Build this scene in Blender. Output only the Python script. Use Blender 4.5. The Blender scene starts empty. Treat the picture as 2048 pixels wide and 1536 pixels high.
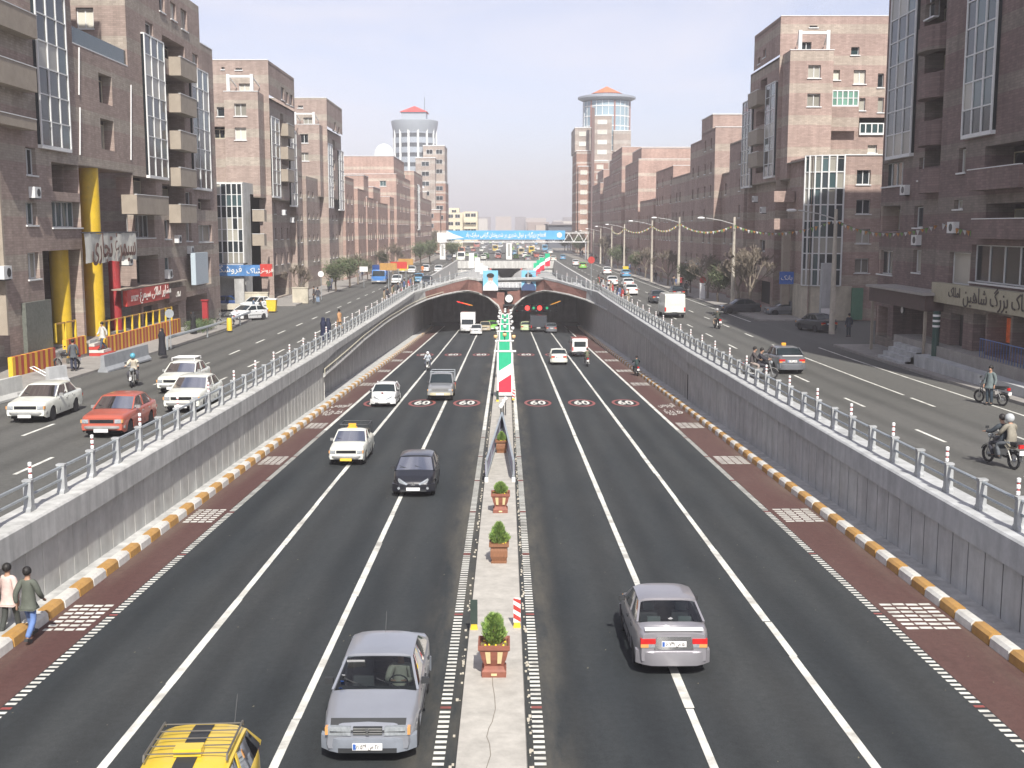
import bpy, bmesh, math, random
from math import sin, cos, tan, atan, radians, pi, sqrt
from mathutils import Vector, Matrix
random.seed(7)
HAZE = .0006
S = bpy.context.scene
COL = S.collection
# ---------------------------------------------------------------- camera, sky, sun, exposure
F, CXP, CYP = 2300.0, 1024.0, 768.0
PITCH = atan((768 - 455) / F); YAW = atan(12 / F); CH = 8.6
cam = bpy.data.objects.new('camera', bpy.data.cameras.new('camera'))
COL.objects.link(cam); S.camera = cam
cam.data.sensor_width = 36; cam.data.lens = 36 * F / 2048
cam.data.clip_start = .5; cam.data.clip_end = 9000
cam.location = (0, 0, CH)
cam.rotation_euler = (radians(90) - PITCH, 0, -YAW)
RM = cam.rotation_euler.to_matrix()
SUN_EL, SUN_AZ = radians(45), radians(9.5)          # the sun stands behind the camera, a little to its right
w = bpy.data.worlds.new('World'); S.world = w; w.use_nodes = True
nt = w.node_tree; nt.nodes.clear()
sky = nt.nodes.new('ShaderNodeTexSky'); sky.sky_type = 'NISHITA'; sky.sun_disc = False
sky.sun_elevation = SUN_EL; sky.sun_rotation = pi - SUN_AZ
sky.air_density = 1.0; sky.dust_density = 3.0; sky.ozone_density = 1.0; sky.altitude = 1100
bg = nt.nodes.new('ShaderNodeBackground'); bg.inputs[1].default_value = .112
out = nt.nodes.new('ShaderNodeOutputWorld')
hs = nt.nodes.new('ShaderNodeHueSaturation'); hs.inputs['Saturation'].default_value = .55
mx = nt.nodes.new('ShaderNodeMix'); mx.data_type = 'RGBA'; mx.blend_type = 'MULTIPLY'; mx.inputs[0].default_value = 1
mx.inputs[7].default_value = (1.0, .965, 1.07, 1)
nt.links.new(sky.outputs[0], hs.inputs['Color']); nt.links.new(hs.outputs[0], mx.inputs[6])
# thin high cloud veil
tcw = nt.nodes.new('ShaderNodeTexCoord'); mpw = nt.nodes.new('ShaderNodeMapping'); mpw.inputs['Scale'].default_value = (1.2, 1.2, 4.)
nzw = nt.nodes.new('ShaderNodeTexNoise'); nzw.inputs['Scale'].default_value = 2.2; nzw.inputs['Detail'].default_value = 7; nzw.inputs['Roughness'].default_value = .55; nzw.inputs['Distortion'].default_value = .6
mrw = nt.nodes.new('ShaderNodeMapRange'); mrw.inputs[1].default_value = .4; mrw.inputs[2].default_value = .66; mrw.inputs[3].default_value = 0; mrw.inputs[4].default_value = .6
cl = nt.nodes.new('ShaderNodeMix'); cl.data_type = 'RGBA'; cl.inputs[7].default_value = (6.6, 6.4, 6.9, 1)
nt.links.new(tcw.outputs['Generated'], mpw.inputs[0]); nt.links.new(mpw.outputs[0], nzw.inputs['Vector']); nt.links.new(nzw.outputs[0], mrw.inputs[0])
nt.links.new(mrw.outputs[0], cl.inputs[0]); nt.links.new(mx.outputs[2], cl.inputs[6]); nt.links.new(cl.outputs[2], bg.inputs[0]); nt.links.new(bg.outputs[0], out.inputs[0])
sl = bpy.data.lights.new('sun', 'SUN'); sl.energy = 5.0; sl.angle = radians(.6); sl.color = (1, .955, .88)
sun = bpy.data.objects.new('sun', sl); COL.objects.link(sun)
sd = Vector((-sin(SUN_AZ) * cos(SUN_EL), cos(SUN_AZ) * cos(SUN_EL), -sin(SUN_EL)))
sun.rotation_euler = sd.to_track_quat('-Z', 'Y').to_euler(); sun.location = (20, -40, 60)
S.view_settings.view_transform = 'Standard'; S.view_settings.look = 'None'
S.view_settings.gamma = 1; S.view_settings.exposure = .45; S.view_settings.use_curve_mapping = False
S.cycles.max_bounces = 6; S.cycles.diffuse_bounces = 3; S.cycles.glossy_bounces = 3
S.cycles.transmission_bounces = 5; S.cycles.transparent_max_bounces = 12; S.cycles.volume_bounces = 0

# ---------------------------------------------------------------- measuring: pixel of the photograph (2048 wide) -> point of the place
def ray(px, py):
    return RM @ Vector(((px - CXP) / F, (CYP - py) / F, -1))
def onX(px, py, c):
    r = ray(px, py); t = c / r.x; return Vector((c, r.y * t, CH + r.z * t))
def onY(px, py, c):
    r = ray(px, py); t = c / r.y; return Vector((r.x * t, c, CH + r.z * t))
def interp(y, pts):
    if y <= pts[0][0]: return pts[0][1]
    for (a, b), (c, d) in zip(pts, pts[1:]):
        if y <= c: return b + (d - b) * (y - a) / (c - a)
    return pts[-1][1]
def zl(y): return -.0386 * y if y < 190 else -7.33 - .005 * (y - 190)
ZU = [(-80, 3.4), (0, 1.75), (20, 1.42), (27, 1.25), (45, .85), (60, .6), (75, .4), (110, .15), (153, -.05), (250, -.4), (400, -.5), (4000, -.5)]
def zu(y): return interp(y, ZU)
def ong(px, py, zf):
    r = ray(px, py); y = 30.
    for _ in range(60):
        t = (zf(y) - CH) / r.z; y = y * .5 + r.y * t * .5
    return Vector((r.x * t, r.y * t, zf(r.y * t)))

# ---------------------------------------------------------------- mesh helpers
class MB:
    def __init__(s): s.v = []; s.f = []; s.m = []
    def add(s, vs, fs, mi=0):
        n = len(s.v); s.v += [tuple(p) for p in vs]
        for f in fs: s.f.append(tuple(i + n for i in f)); s.m.append(mi)
        return s
    def box(s, x0, x1, y0, y1, z0, z1, mi=0):
        if x0 > x1: x0, x1 = x1, x0
        if y0 > y1: y0, y1 = y1, y0
        if z0 > z1: z0, z1 = z1, z0
        return s.add([(x0,y0,z0),(x1,y0,z0),(x1,y1,z0),(x0,y1,z0),(x0,y0,z1),(x1,y0,z1),(x1,y1,z1),(x0,y1,z1)],
              [(0,3,2,1),(4,5,6,7),(0,1,5,4),(1,2,6,5),(2,3,7,6),(3,0,4,7)], mi)
    def obox(s, a, b, wd, ht, up=(0,0,1), mi=0):
        a = Vector(a); b = Vector(b); d = (b - a).normalized(); u = Vector(up)
        sd_ = d.cross(u)
        if sd_.length < 1e-4: sd_ = Vector((1, 0, 0))
        sd_.normalize(); u = sd_.cross(d).normalized()
        vs = []
        for p in (a, b):
            for i, j in ((-1,-1),(1,-1),(1,1),(-1,1)): vs.append(p + sd_ * (i * wd / 2) + u * (j * ht / 2))
        return s.add(vs, [(0,1,2,3),(7,6,5,4),(0,4,5,1),(1,5,6,2),(2,6,7,3),(3,7,4,0)], mi)
    def tube(s, pts, r, n=8, mi=0, cap=True):
        pts = [Vector(p) for p in pts]
        rr = r if isinstance(r, (list, tuple)) else [r] * len(pts)
        base = len(s.v); prev = None
        for k, p in enumerate(pts):
            d = (pts[min(k+1, len(pts)-1)] - pts[max(k-1, 0)]).normalized()
            if prev is None:
                prev = d.orthogonal().normalized()
            a = (prev - d * prev.dot(d))
            a = a.normalized() if a.length > 1e-5 else d.orthogonal().normalized()
            prev = a; b = d.cross(a)
            for i in range(n):
                t = 2 * pi * i / n; s.v.append(tuple(p + (a * cos(t) + b * sin(t)) * rr[k]))
        for k in range(len(pts) - 1):
            for i in range(n):
                j = (i + 1) % n
                s.f.append((base+k*n+i, base+k*n+j, base+(k+1)*n+j, base+(k+1)*n+i)); s.m.append(mi)
        if cap:
            s.f.append(tuple(base + i for i in reversed(range(n)))); s.m.append(mi)
            s.f.append(tuple(base + (len(pts)-1)*n + i for i in range(n))); s.m.append(mi)
        return s
    def lathe(s, prof, c=(0,0,0), n=16, mi=0, axis='z', sq=False):
        base = len(s.v); c = Vector(c)
        for r, z in prof:
            for i in range(n):
                t = 2 * pi * (i + .5) / n; q = r * (1 / cos(pi / 4) if sq else 1)
                p = (q * cos(t), q * sin(t), z)
                if axis == 'x': p = (z, q * cos(t), q * sin(t))
                if axis == 'y': p = (q * sin(t), z, q * cos(t))
                s.v.append(tuple(c + Vector(p)))
        for k in range(len(prof) - 1):
            for i in range(n):
                j = (i + 1) % n; s.f.append((base+k*n+i, base+k*n+j, base+(k+1)*n+j, base+(k+1)*n+i)); s.m.append(mi)
        s.f.append(tuple(base + i for i in reversed(range(n)))); s.m.append(mi)
        s.f.append(tuple(base + (len(prof)-1)*n + i for i in range(n))); s.m.append(mi)
        return s
    def prism(s, poly, a0, a1, axis='z', mi=0):
        def mk(u, v, a): return {'z': (u, v, a), 'x': (a, u, v), 'y': (u, a, v)}[axis]
        n = len(poly); vs = [mk(u, v, a0) for u, v in poly] + [mk(u, v, a1) for u, v in poly]
        return s.add(vs, [tuple(reversed(range(n))), tuple(range(n, 2*n))] + [(i, (i+1) % n, n+(i+1) % n, n+i) for i in range(n)], mi)
    def ball(s, c, r, n=10, m=6, mi=0, sc=(1,1,1)):
        prof = [(max(1e-4, sin(pi*k/m)) * r, -cos(pi*k/m) * r) for k in range(m+1)]
        b = len(s.v); s.lathe(prof, (0,0,0), n, mi)
        for i in range(b, len(s.v)):
            p = s.v[i]; s.v[i] = (c[0]+p[0]*sc[0], c[1]+p[1]*sc[1], c[2]+p[2]*sc[2])
        return s
    def xf(s, M):
        s.v = [tuple(M @ Vector(p)) for p in s.v]; return s
    def mesh(s, name, mats, smooth=False, fix=True):
        me = bpy.data.meshes.new(name); me.from_pydata(s.v, [], s.f)
        if not isinstance(mats, (list, tuple)): mats = [mats]
        for m in mats: me.materials.append(m)
        if len(mats) > 1: me.polygons.foreach_set('material_index', s.m)
        if fix:
            bm = bmesh.new(); bm.from_mesh(me); bmesh.ops.recalc_face_normals(bm, faces=bm.faces); bm.to_mesh(me); bm.free()
        if smooth:
            me.polygons.foreach_set('use_smooth', [True] * len(me.polygons))
            if smooth != 2:
                try: me.set_sharp_from_angle(angle=radians(38))
                except Exception: pass
        me.update(); return me
    def build(s, name, mats, parent=None, smooth=False, fix=True, **kw):
        return link(name, s.mesh(name, mats, smooth, fix), parent, **kw)
def link(name, me, parent=None, loc=None, rot=None, **kw):
    o = bpy.data.objects.new(name, me); COL.objects.link(o)
    if parent is not None: o.parent = parent
    if loc is not None: o.location = loc
    if rot is not None: o.rotation_euler = rot
    for k, v in kw.items(): o[k] = v
    return o
def thing(name, label, cat, loc=(0,0,0), rz=0, group=None, rx=0):
    o = bpy.data.objects.new(name, None); COL.objects.link(o); o.empty_display_size = .2
    o.location = loc; o.rotation_euler = (rx, 0, rz); return tag(o, label, cat, group)
def tag(o, label, cat, group=None):
    o['label'] = label; o['category'] = cat
    if group: o['group'] = group
    return o
KIDS = {}
def kids(o):
    if o.name not in KIDS or True: KIDS[o.name] = [c for c in ALLK.get(o.name, [])]
    return KIDS[o.name]
ALLK = {}
def index_kids(o):
    def rec(p):
        ALLK[p.name] = list(p.children)
        for c in p.children: rec(c)
    rec(o)
def dup(root, loc, rz=0, label=None, group=None, mats=None, scale=None, rx=None):
    if root.name not in ALLK: index_kids(root)
    def cp(o, par):
        c = o.copy(); COL.objects.link(c)
        if par is not None: c.parent = par
        if mats and o.type == 'MESH':
            for i, sl_ in enumerate(c.material_slots):
                m = sl_.material
                if m and m.name in mats: sl_.link = 'OBJECT'; sl_.material = mats[m.name]
        for k in ALLK.get(o.name, []): cp(k, c)
        return c
    r = cp(root, None); r.location = loc; r.rotation_euler = (root.rotation_euler[0] if rx is None else rx, 0, rz)
    if label: r['label'] = label
    if group: r['group'] = group
    if scale: r.scale = (scale,) * 3 if not isinstance(scale, tuple) else scale
    return r
def struct(o): o['kind'] = 'structure'; return o
def stuff(o): o['kind'] = 'stuff'; return o

# ---------------------------------------------------------------- materials
MATS = {}
def nmat(name):
    m = bpy.data.materials.new(name); m.use_nodes = True; n = m.node_tree; n.nodes.clear()
    o = n.nodes.new('ShaderNodeOutputMaterial'); p = n.nodes.new('ShaderNodeBsdfPrincipled'); n.links.new(p.outputs[0], o.inputs[0])
    MATS[name] = m; return m, n, p
def N(n, t, **kw):
    x = n.nodes.new(t)
    for k, v in kw.items():
        if k.startswith('i_'):
            kk = k[2:]; kk = int(kk) if kk.isdigit() else kk.replace('_', ' ')
            x.inputs[kk].default_value = v
        else: setattr(x, k, v)
    return x
def c4(c): return (c[0], c[1], c[2], 1)
def mat(name, col, rough=.7, var=.12, scale=3., bump=0., bscale=20., metal=0., coat=0., stretch=(1,1,1), spec=.5, emit=None, es=1., dirt=0.):
    if name in MATS: return MATS[name]
    m, n, p = nmat(name)
    p.inputs['Roughness'].default_value = rough; p.inputs['Metallic'].default_value = metal
    p.inputs['Specular IOR Level'].default_value = spec
    if coat: p.inputs['Coat Weight'].default_value = coat; p.inputs['Coat Roughness'].default_value = .06
    tc = N(n, 'ShaderNodeTexCoord'); mp = N(n, 'ShaderNodeMapping'); mp.inputs['Scale'].default_value = stretch
    n.links.new(tc.outputs['Object'], mp.inputs[0])
    nz = N(n, 'ShaderNodeTexNoise', i_Scale=scale, i_Detail=6., i_Roughness=.6); n.links.new(mp.outputs[0], nz.inputs['Vector'])
    mr = N(n, 'ShaderNodeMapRange', i_1=.3, i_2=.7, i_3=1 - var, i_4=1 + var); n.links.new(nz.outputs[0], mr.inputs[0])
    mc = N(n, 'ShaderNodeVectorMath', operation='SCALE'); mc.inputs[0].default_value = col[:3]
    n.links.new(mr.outputs[0], mc.inputs['Scale'])
    last = mc.outputs[0]
    if dirt:
        n2 = N(n, 'ShaderNodeTexNoise', i_Scale=scale * .35, i_Detail=8., i_Roughness=.7); n.links.new(mp.outputs[0], n2.inputs['Vector'])
        m2 = N(n, 'ShaderNodeMapRange', i_1=.45, i_2=.75, i_3=0., i_4=dirt); n.links.new(n2.outputs[0], m2.inputs[0])
        mm = N(n, 'ShaderNodeMix', data_type='RGBA'); mm.inputs[7].default_value = (.12, .1, .08, 1)
        n.links.new(m2.outputs[0], mm.inputs[0]); n.links.new(last, mm.inputs[6]); last = mm.outputs[2]
    n.links.new(last, p.inputs['Base Color'])
    if bump:
        nb = N(n, 'ShaderNodeTexNoise', i_Scale=bscale, i_Detail=4.); n.links.new(tc.outputs['Object'], nb.inputs['Vector'])
        b = N(n, 'ShaderNodeBump', i_Strength=min(1., bump), i_Distance=.02); n.links.new(nb.outputs[0], b.inputs['Height']); n.links.new(b.outputs[0], p.inputs['Normal'])
    if emit: p.inputs['Emission Color'].default_value = c4(emit); p.inputs['Emission Strength'].default_value = es
    return m
def asphalt(name, col, tracks=(), patch=.25, light=(.1,.1,.095), dust=()):
    m, n, p = nmat(name); p.inputs['Roughness'].default_value = .85; p.inputs['Specular IOR Level'].default_value = .3
    tc = N(n, 'ShaderNodeTexCoord'); O = tc.outputs['Object']
    sx = N(n, 'ShaderNodeSeparateXYZ'); n.links.new(O, sx.inputs[0])
    a = N(n, 'ShaderNodeTexNoise', i_Scale=.25, i_Detail=8., i_Roughness=.65); mpa = N(n, 'ShaderNodeMapping'); mpa.inputs['Scale'].default_value = (1.6, .25, 1)
    n.links.new(O, mpa.inputs[0]); n.links.new(mpa.outputs[0], a.inputs['Vector'])
    g = N(n, 'ShaderNodeTexNoise', i_Scale=45., i_Detail=3., i_Roughness=.8); n.links.new(O, g.inputs['Vector'])
    g2 = N(n, 'ShaderNodeTexNoise', i_Scale=6., i_Detail=5., i_Roughness=.7); n.links.new(O, g2.inputs['Vector'])
    r1 = N(n, 'ShaderNodeMapRange', i_1=.38, i_2=.68, i_3=0., i_4=patch); n.links.new(a.outputs[0], r1.inputs[0])
    r2 = N(n, 'ShaderNodeMapRange', i_1=.25, i_2=.75, i_3=.6, i_4=1.4); n.links.new(g.outputs[0], r2.inputs[0])
    r3 = N(n, 'ShaderNodeMapRange', i_1=.3, i_2=.7, i_3=.85, i_4=1.15); n.links.new(g2.outputs[0], r3.inputs[0])
    mm = N(n, 'ShaderNodeMix', data_type='RGBA'); mm.inputs[6].default_value = c4(col); mm.inputs[7].default_value = c4(light)
    n.links.new(r1.outputs[0], mm.inputs[0])
    mu = N(n, 'ShaderNodeMath', operation='MULTIPLY'); n.links.new(r2.outputs[0], mu.inputs[0]); n.links.new(r3.outputs[0], mu.inputs[1])
    last = mu.outputs[0]
    for x in tracks:
        d = N(n, 'ShaderNodeMath', operation='SUBTRACT', i_1=x); n.links.new(sx.outputs[0], d.inputs[0])
        ab = N(n, 'ShaderNodeMath', operation='ABSOLUTE'); n.links.new(d.outputs[0], ab.inputs[0])
        q = N(n, 'ShaderNodeMapRange', interpolation_type='SMOOTHSTEP', i_1=0., i_2=.6, i_3=.78, i_4=1.); n.links.new(ab.outputs[0], q.inputs[0])
        t = N(n, 'ShaderNodeMath', operation='MULTIPLY'); n.links.new(last, t.inputs[0]); n.links.new(q.outputs[0], t.inputs[1]); last = t.outputs[0]
    sc = N(n, 'ShaderNodeVectorMath', operation='SCALE'); n.links.new(mm.outputs[2], sc.inputs[0]); n.links.new(last, sc.inputs['Scale'])
    fin = sc.outputs[0]
    st = N(n, 'ShaderNodeTexNoise', i_Scale=.9, i_Detail=9., i_Roughness=.75); n.links.new(mpa.outputs[0], st.inputs['Vector'])
    sr = N(n, 'ShaderNodeMapRange', i_1=.56, i_2=.74, i_3=0., i_4=.45); n.links.new(st.outputs[0], sr.inputs[0])
    sm = N(n, 'ShaderNodeMix', data_type='RGBA', blend_type='MULTIPLY'); sm.inputs[7].default_value = (.5,.5,.5,1); n.links.new(sr.outputs[0], sm.inputs[0]); n.links.new(fin, sm.inputs[6]); fin = sm.outputs[2]
    for x, wd in dust:
        d = N(n, 'ShaderNodeMath', operation='SUBTRACT', i_1=x); n.links.new(sx.outputs[0], d.inputs[0]); ab = N(n, 'ShaderNodeMath', operation='ABSOLUTE'); n.links.new(d.outputs[0], ab.inputs[0])
        q = N(n, 'ShaderNodeMapRange', interpolation_type='SMOOTHSTEP', i_1=0., i_2=wd, i_3=.38, i_4=0.); n.links.new(ab.outputs[0], q.inputs[0])
        dn = N(n, 'ShaderNodeTexNoise', i_Scale=.7, i_Detail=8., i_Roughness=.7); n.links.new(mpa.outputs[0], dn.inputs['Vector'])
        dr = N(n, 'ShaderNodeMapRange', i_1=.4, i_2=.66, i_3=.0, i_4=1.); n.links.new(dn.outputs[0], dr.inputs[0])
        f = N(n, 'ShaderNodeMath', operation='MULTIPLY'); n.links.new(q.outputs[0], f.inputs[0]); n.links.new(dr.outputs[0], f.inputs[1])
        dm = N(n, 'ShaderNodeMix', data_type='RGBA'); dm.inputs[7].default_value = (.2,.175,.13,1); n.links.new(f.outputs[0], dm.inputs[0]); n.links.new(fin, dm.inputs[6]); fin = dm.outputs[2]
    n.links.new(fin, p.inputs['Base Color'])
    b = N(n, 'ShaderNodeBump', i_Strength=.5, i_Distance=.01); n.links.new(g.outputs[0], b.inputs['Height']); n.links.new(b.outputs[0], p.inputs['Normal'])
    return m
def brick(name, c1, c2, z0=0., st=3.0, band=.38, c3=None):
    """coursed brick: broad courses of red-brown brick with a paler band at each floor"""
    m, n, p = nmat(name); p.inputs['Roughness'].default_value = .9; p.inputs['Specular IOR Level'].default_value = .2
    g = N(n, 'ShaderNodeNewGeometry'); sx = N(n, 'ShaderNodeSeparateXYZ'); n.links.new(g.outputs['Position'], sx.inputs[0])
    u = N(n, 'ShaderNodeMath', operation='ADD'); n.links.new(sx.outputs[0], u.inputs[0]); n.links.new(sx.outputs[1], u.inputs[1])
    cb = N(n, 'ShaderNodeCombineXYZ'); n.links.new(u.outputs[0], cb.inputs[0]); n.links.new(sx.outputs[2], cb.inputs[1])
    bt = N(n, 'ShaderNodeTexBrick', i_Scale=1., i_Mortar_Size=.012); bt.inputs['Brick Width'].default_value = .42; bt.inputs['Row Height'].default_value = .14
    bt.inputs['Color1'].default_value = (.86, .86, .86, 1); bt.inputs['Color2'].default_value = (1.1, 1.1, 1.1, 1); bt.inputs['Mortar'].default_value = (.78, .8, .8, 1)
    n.links.new(cb.outputs[0], bt.inputs['Vector'])
    fz = N(n, 'ShaderNodeMath', operation='SUBTRACT', i_1=z0); n.links.new(sx.outputs[2], fz.inputs[0])
    fd = N(n, 'ShaderNodeMath', operation='DIVIDE', i_1=st); n.links.new(fz.outputs[0], fd.inputs[0])
    fr = N(n, 'ShaderNodeMath', operation='FRACT'); n.links.new(fd.outputs[0], fr.inputs[0])
    lt = N(n, 'ShaderNodeMath', operation='LESS_THAN', i_1=band); n.links.new(fr.outputs[0], lt.inputs[0])
    mm = N(n, 'ShaderNodeMix', data_type='RGBA'); mm.inputs[6].default_value = c4(c1); mm.inputs[7].default_value = c4(c2); n.links.new(lt.outputs[0], mm.inputs[0])
    nz = N(n, 'ShaderNodeTexNoise', i_Scale=.35, i_Detail=8., i_Roughness=.65); n.links.new(g.outputs['Position'], nz.inputs['Vector'])
    mr = N(n, 'ShaderNodeMapRange', i_1=.3, i_2=.7, i_3=.84, i_4=1.12); n.links.new(nz.outputs[0], mr.inputs[0])
    mp = N(n, 'ShaderNodeMapping'); mp.inputs['Scale'].default_value = (2., 2., .12); n.links.new(g.outputs['Position'], mp.inputs[0])
    ns = N(n, 'ShaderNodeTexNoise', i_Scale=1., i_Detail=5.); n.links.new(mp.outputs[0], ns.inputs['Vector'])
    ms = N(n, 'ShaderNodeMapRange', i_1=.35, i_2=.7, i_3=1.06, i_4=.86); n.links.new(ns.outputs[0], ms.inputs[0])
    mu = N(n, 'ShaderNodeMath', operation='MULTIPLY'); n.links.new(mr.outputs[0], mu.inputs[0]); n.links.new(ms.outputs[0], mu.inputs[1])
    ml = N(n, 'ShaderNodeMix', data_type='RGBA', blend_type='MULTIPLY'); ml.inputs[0].default_value = 1
    n.links.new(mm.outputs[2], ml.inputs[6]); n.links.new(bt.outputs['Color'], ml.inputs[7])
    sc = N(n, 'ShaderNodeVectorMath', operation='SCALE'); n.links.new(ml.outputs[2], sc.inputs[0]); n.links.new(mu.outputs[0], sc.inputs['Scale'])
    n.links.new(sc.outputs[0], p.inputs['Base Color'])
    b = N(n, 'ShaderNodeBump', i_Strength=.4, i_Distance=.01); n.links.new(bt.outputs['Fac'], b.inputs['Height']); b.invert = True; n.links.new(b.outputs[0], p.inputs['Normal'])
    return m
def concrete(name, col, streak=.25, joint=0., scale=1.2):
    m, n, p = nmat(name); p.inputs['Roughness'].default_value = .88; p.inputs['Specular IOR Level'].default_value = .25
    g = N(n, 'ShaderNodeNewGeometry'); P = g.outputs['Position']
    a = N(n, 'ShaderNodeTexNoise', i_Scale=scale, i_Detail=9., i_Roughness=.68); n.links.new(P, a.inputs['Vector'])
    mp = N(n, 'ShaderNodeMapping'); mp.inputs['Scale'].default_value = (2.2, 2.2, .22); n.links.new(P, mp.inputs[0])
    s_ = N(n, 'ShaderNodeTexNoise', i_Scale=1., i_Detail=6., i_Roughness=.6); n.links.new(mp.outputs[0], s_.inputs['Vector'])
    r1 = N(n, 'ShaderNodeMapRange', i_1=.3, i_2=.7, i_3=.82, i_4=1.15); n.links.new(a.outputs[0], r1.inputs[0])
    r2 = N(n, 'ShaderNodeMapRange', i_1=.35, i_2=.72, i_3=1 + streak * .4, i_4=1 - streak); n.links.new(s_.outputs[0], r2.inputs[0])
    mu = N(n, 'ShaderNodeMath', operation='MULTIPLY'); n.links.new(r1.outputs[0], mu.inputs[0]); n.links.new(r2.outputs[0], mu.inputs[1])
    sc = N(n, 'ShaderNodeVectorMath', operation='SCALE'); sc.inputs[0].default_value = col[:3]; n.links.new(mu.outputs[0], sc.inputs['Scale'])
    n.links.new(sc.outputs[0], p.inputs['Base Color'])
    f = N(n, 'ShaderNodeTexNoise', i_Scale=18., i_Detail=5.); n.links.new(P, f.inputs['Vector'])
    b = N(n, 'ShaderNodeBump', i_Strength=.35, i_Distance=.01); n.links.new(f.outputs[0], b.inputs['Height']); n.links.new(b.outputs[0], p.inputs['Normal'])
    return m
def glass(name, col=(.025,.033,.038), rough=.14, var=.5):
    """window glazing seen from outside: dark, glossy, a little different from pane to pane"""
    m, n, p = nmat(name); p.inputs['Roughness'].default_value = rough; p.inputs['Specular IOR Level'].default_value = .4
    oi = N(n, 'ShaderNodeObjectInfo'); mr = N(n, 'ShaderNodeMapRange', i_1=0., i_2=1., i_3=1 - var, i_4=1 + var); n.links.new(oi.outputs['Random'], mr.inputs[0])
    sc = N(n, 'ShaderNodeVectorMath', operation='SCALE'); sc.inputs[0].default_value = col[:3]; n.links.new(mr.outputs[0], sc.inputs['Scale'])
    n.links.new(sc.outputs[0], p.inputs['Base Color'])
    tc = N(n, 'ShaderNodeTexCoord'); nb = N(n, 'ShaderNodeTexNoise', i_Scale=1.2, i_Detail=2.); n.links.new(tc.outputs['Object'], nb.inputs['Vector'])
    b = N(n, 'ShaderNodeBump', i_Strength=.08, i_Distance=.05); n.links.new(nb.outputs[0], b.inputs['Height']); n.links.new(b.outputs[0], p.inputs['Normal'])
    return m
def clear_glass(name, tint=(.5,.56,.55)):
    m = bpy.data.materials.new(name); m.use_nodes = True; n = m.node_tree; n.nodes.clear(); MATS[name] = m
    o = n.nodes.new('ShaderNodeOutputMaterial'); t = N(n, 'ShaderNodeBsdfTransparent'); t.inputs[0].default_value = c4(tint)
    gl = N(n, 'ShaderNodeBsdfGlossy', i_Roughness=.04); fr = N(n, 'ShaderNodeFresnel', i_IOR=1.36); ms = N(n, 'ShaderNodeMixShader')
    n.links.new(fr.outputs[0], ms.inputs[0]); n.links.new(t.outputs[0], ms.inputs[1]); n.links.new(gl.outputs[0], ms.inputs[2]); n.links.new(ms.outputs[0], o.inputs[0])
    return m
# ---------------------------------------------------------------- Persian lettering (presentation forms, laid out right to left)
PF = {'ا':'\ufe8d\ufe8e','ب':'\ufe8f\ufe90\ufe91\ufe92','پ':'\ufb56\ufb57\ufb58\ufb59','ت':'\ufe95\ufe96\ufe97\ufe98','ج':'\ufe9d\ufe9e\ufe9f\ufea0','خ':'\ufea5\ufea6\ufea7\ufea8',
 'ح':'\ufea1\ufea2\ufea3\ufea4','د':'\ufea9\ufeaa','ر':'\ufead\ufeae','ز':'\ufeaf\ufeb0','س':'\ufeb1\ufeb2\ufeb3\ufeb4','ش':'\ufeb5\ufeb6\ufeb7\ufeb8','ص':'\ufeb9\ufeba\ufebb\ufebc',
 'ط':'\ufec1\ufec2\ufec3\ufec4','ع':'\ufec9\ufeca\ufecb\ufecc','غ':'\ufecd\ufece\ufecf\ufed0','ف':'\ufed1\ufed2\ufed3\ufed4','ق':'\ufed5\ufed6\ufed7\ufed8','ک':'\ufb8e\ufb8f\ufb90\ufb91','گ':'\ufb92\ufb93\ufb94\ufb95',
 'ل':'\ufedd\ufede\ufedf\ufee0','م':'\ufee1\ufee2\ufee3\ufee4','ن':'\ufee5\ufee6\ufee7\ufee8','و':'\ufeed\ufeee','ه':'\ufee9\ufeea\ufeeb\ufeec','ی':'\ufbfc\ufbfd\ufbfe\ufbff'}
def fa(t):
    o = []
    for i, ch in enumerate(t):
        if ch not in PF: o.append(ch); continue
        f = PF[ch]; pv = i > 0 and t[i-1] in PF and len(PF[t[i-1]]) == 4; nx = len(f) == 4 and i + 1 < len(t) and t[i+1] in PF
        o.append(f[{(0,0):0,(1,0):1,(0,1):2,(1,1):3}[(int(pv), int(nx))]])
    out = []; num = ''
    for ch in o:                                  # digits keep their own left-to-right order
        if ch in '۰۱۲۳۴۵۶۷۸۹': num += ch
        else:
            if num: out.append(num); num = ''
            out.append(ch)
    if num: out.append(num)
    return ''.join(reversed(out))
def text_mesh(name, txt, size, m, extrude=.004, bold=0., wide=None):
    c = bpy.data.curves.new(name, 'FONT'); c.body = txt; c.size = size; c.extrude = extrude; c.align_x = 'CENTER'; c.align_y = 'CENTER'
    c.resolution_u = 2; c.offset = bold; c.fill_mode = 'BOTH'
    o = bpy.data.objects.new('tmp', c); COL.objects.link(o); dg = bpy.context.evaluated_depsgraph_get()
    me = bpy.data.meshes.new_from_object(o.evaluated_get(dg)); bpy.data.objects.remove(o); me.name = name
    me.materials.clear(); me.materials.append(m)
    if wide and len(me.vertices):
        xs = [v.co.x for v in me.vertices]; k = wide / (max(xs) - min(xs)); cx = (max(xs) + min(xs)) / 2
        for v in me.vertices: v.co.x = (v.co.x - cx) * k
    return me
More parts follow.
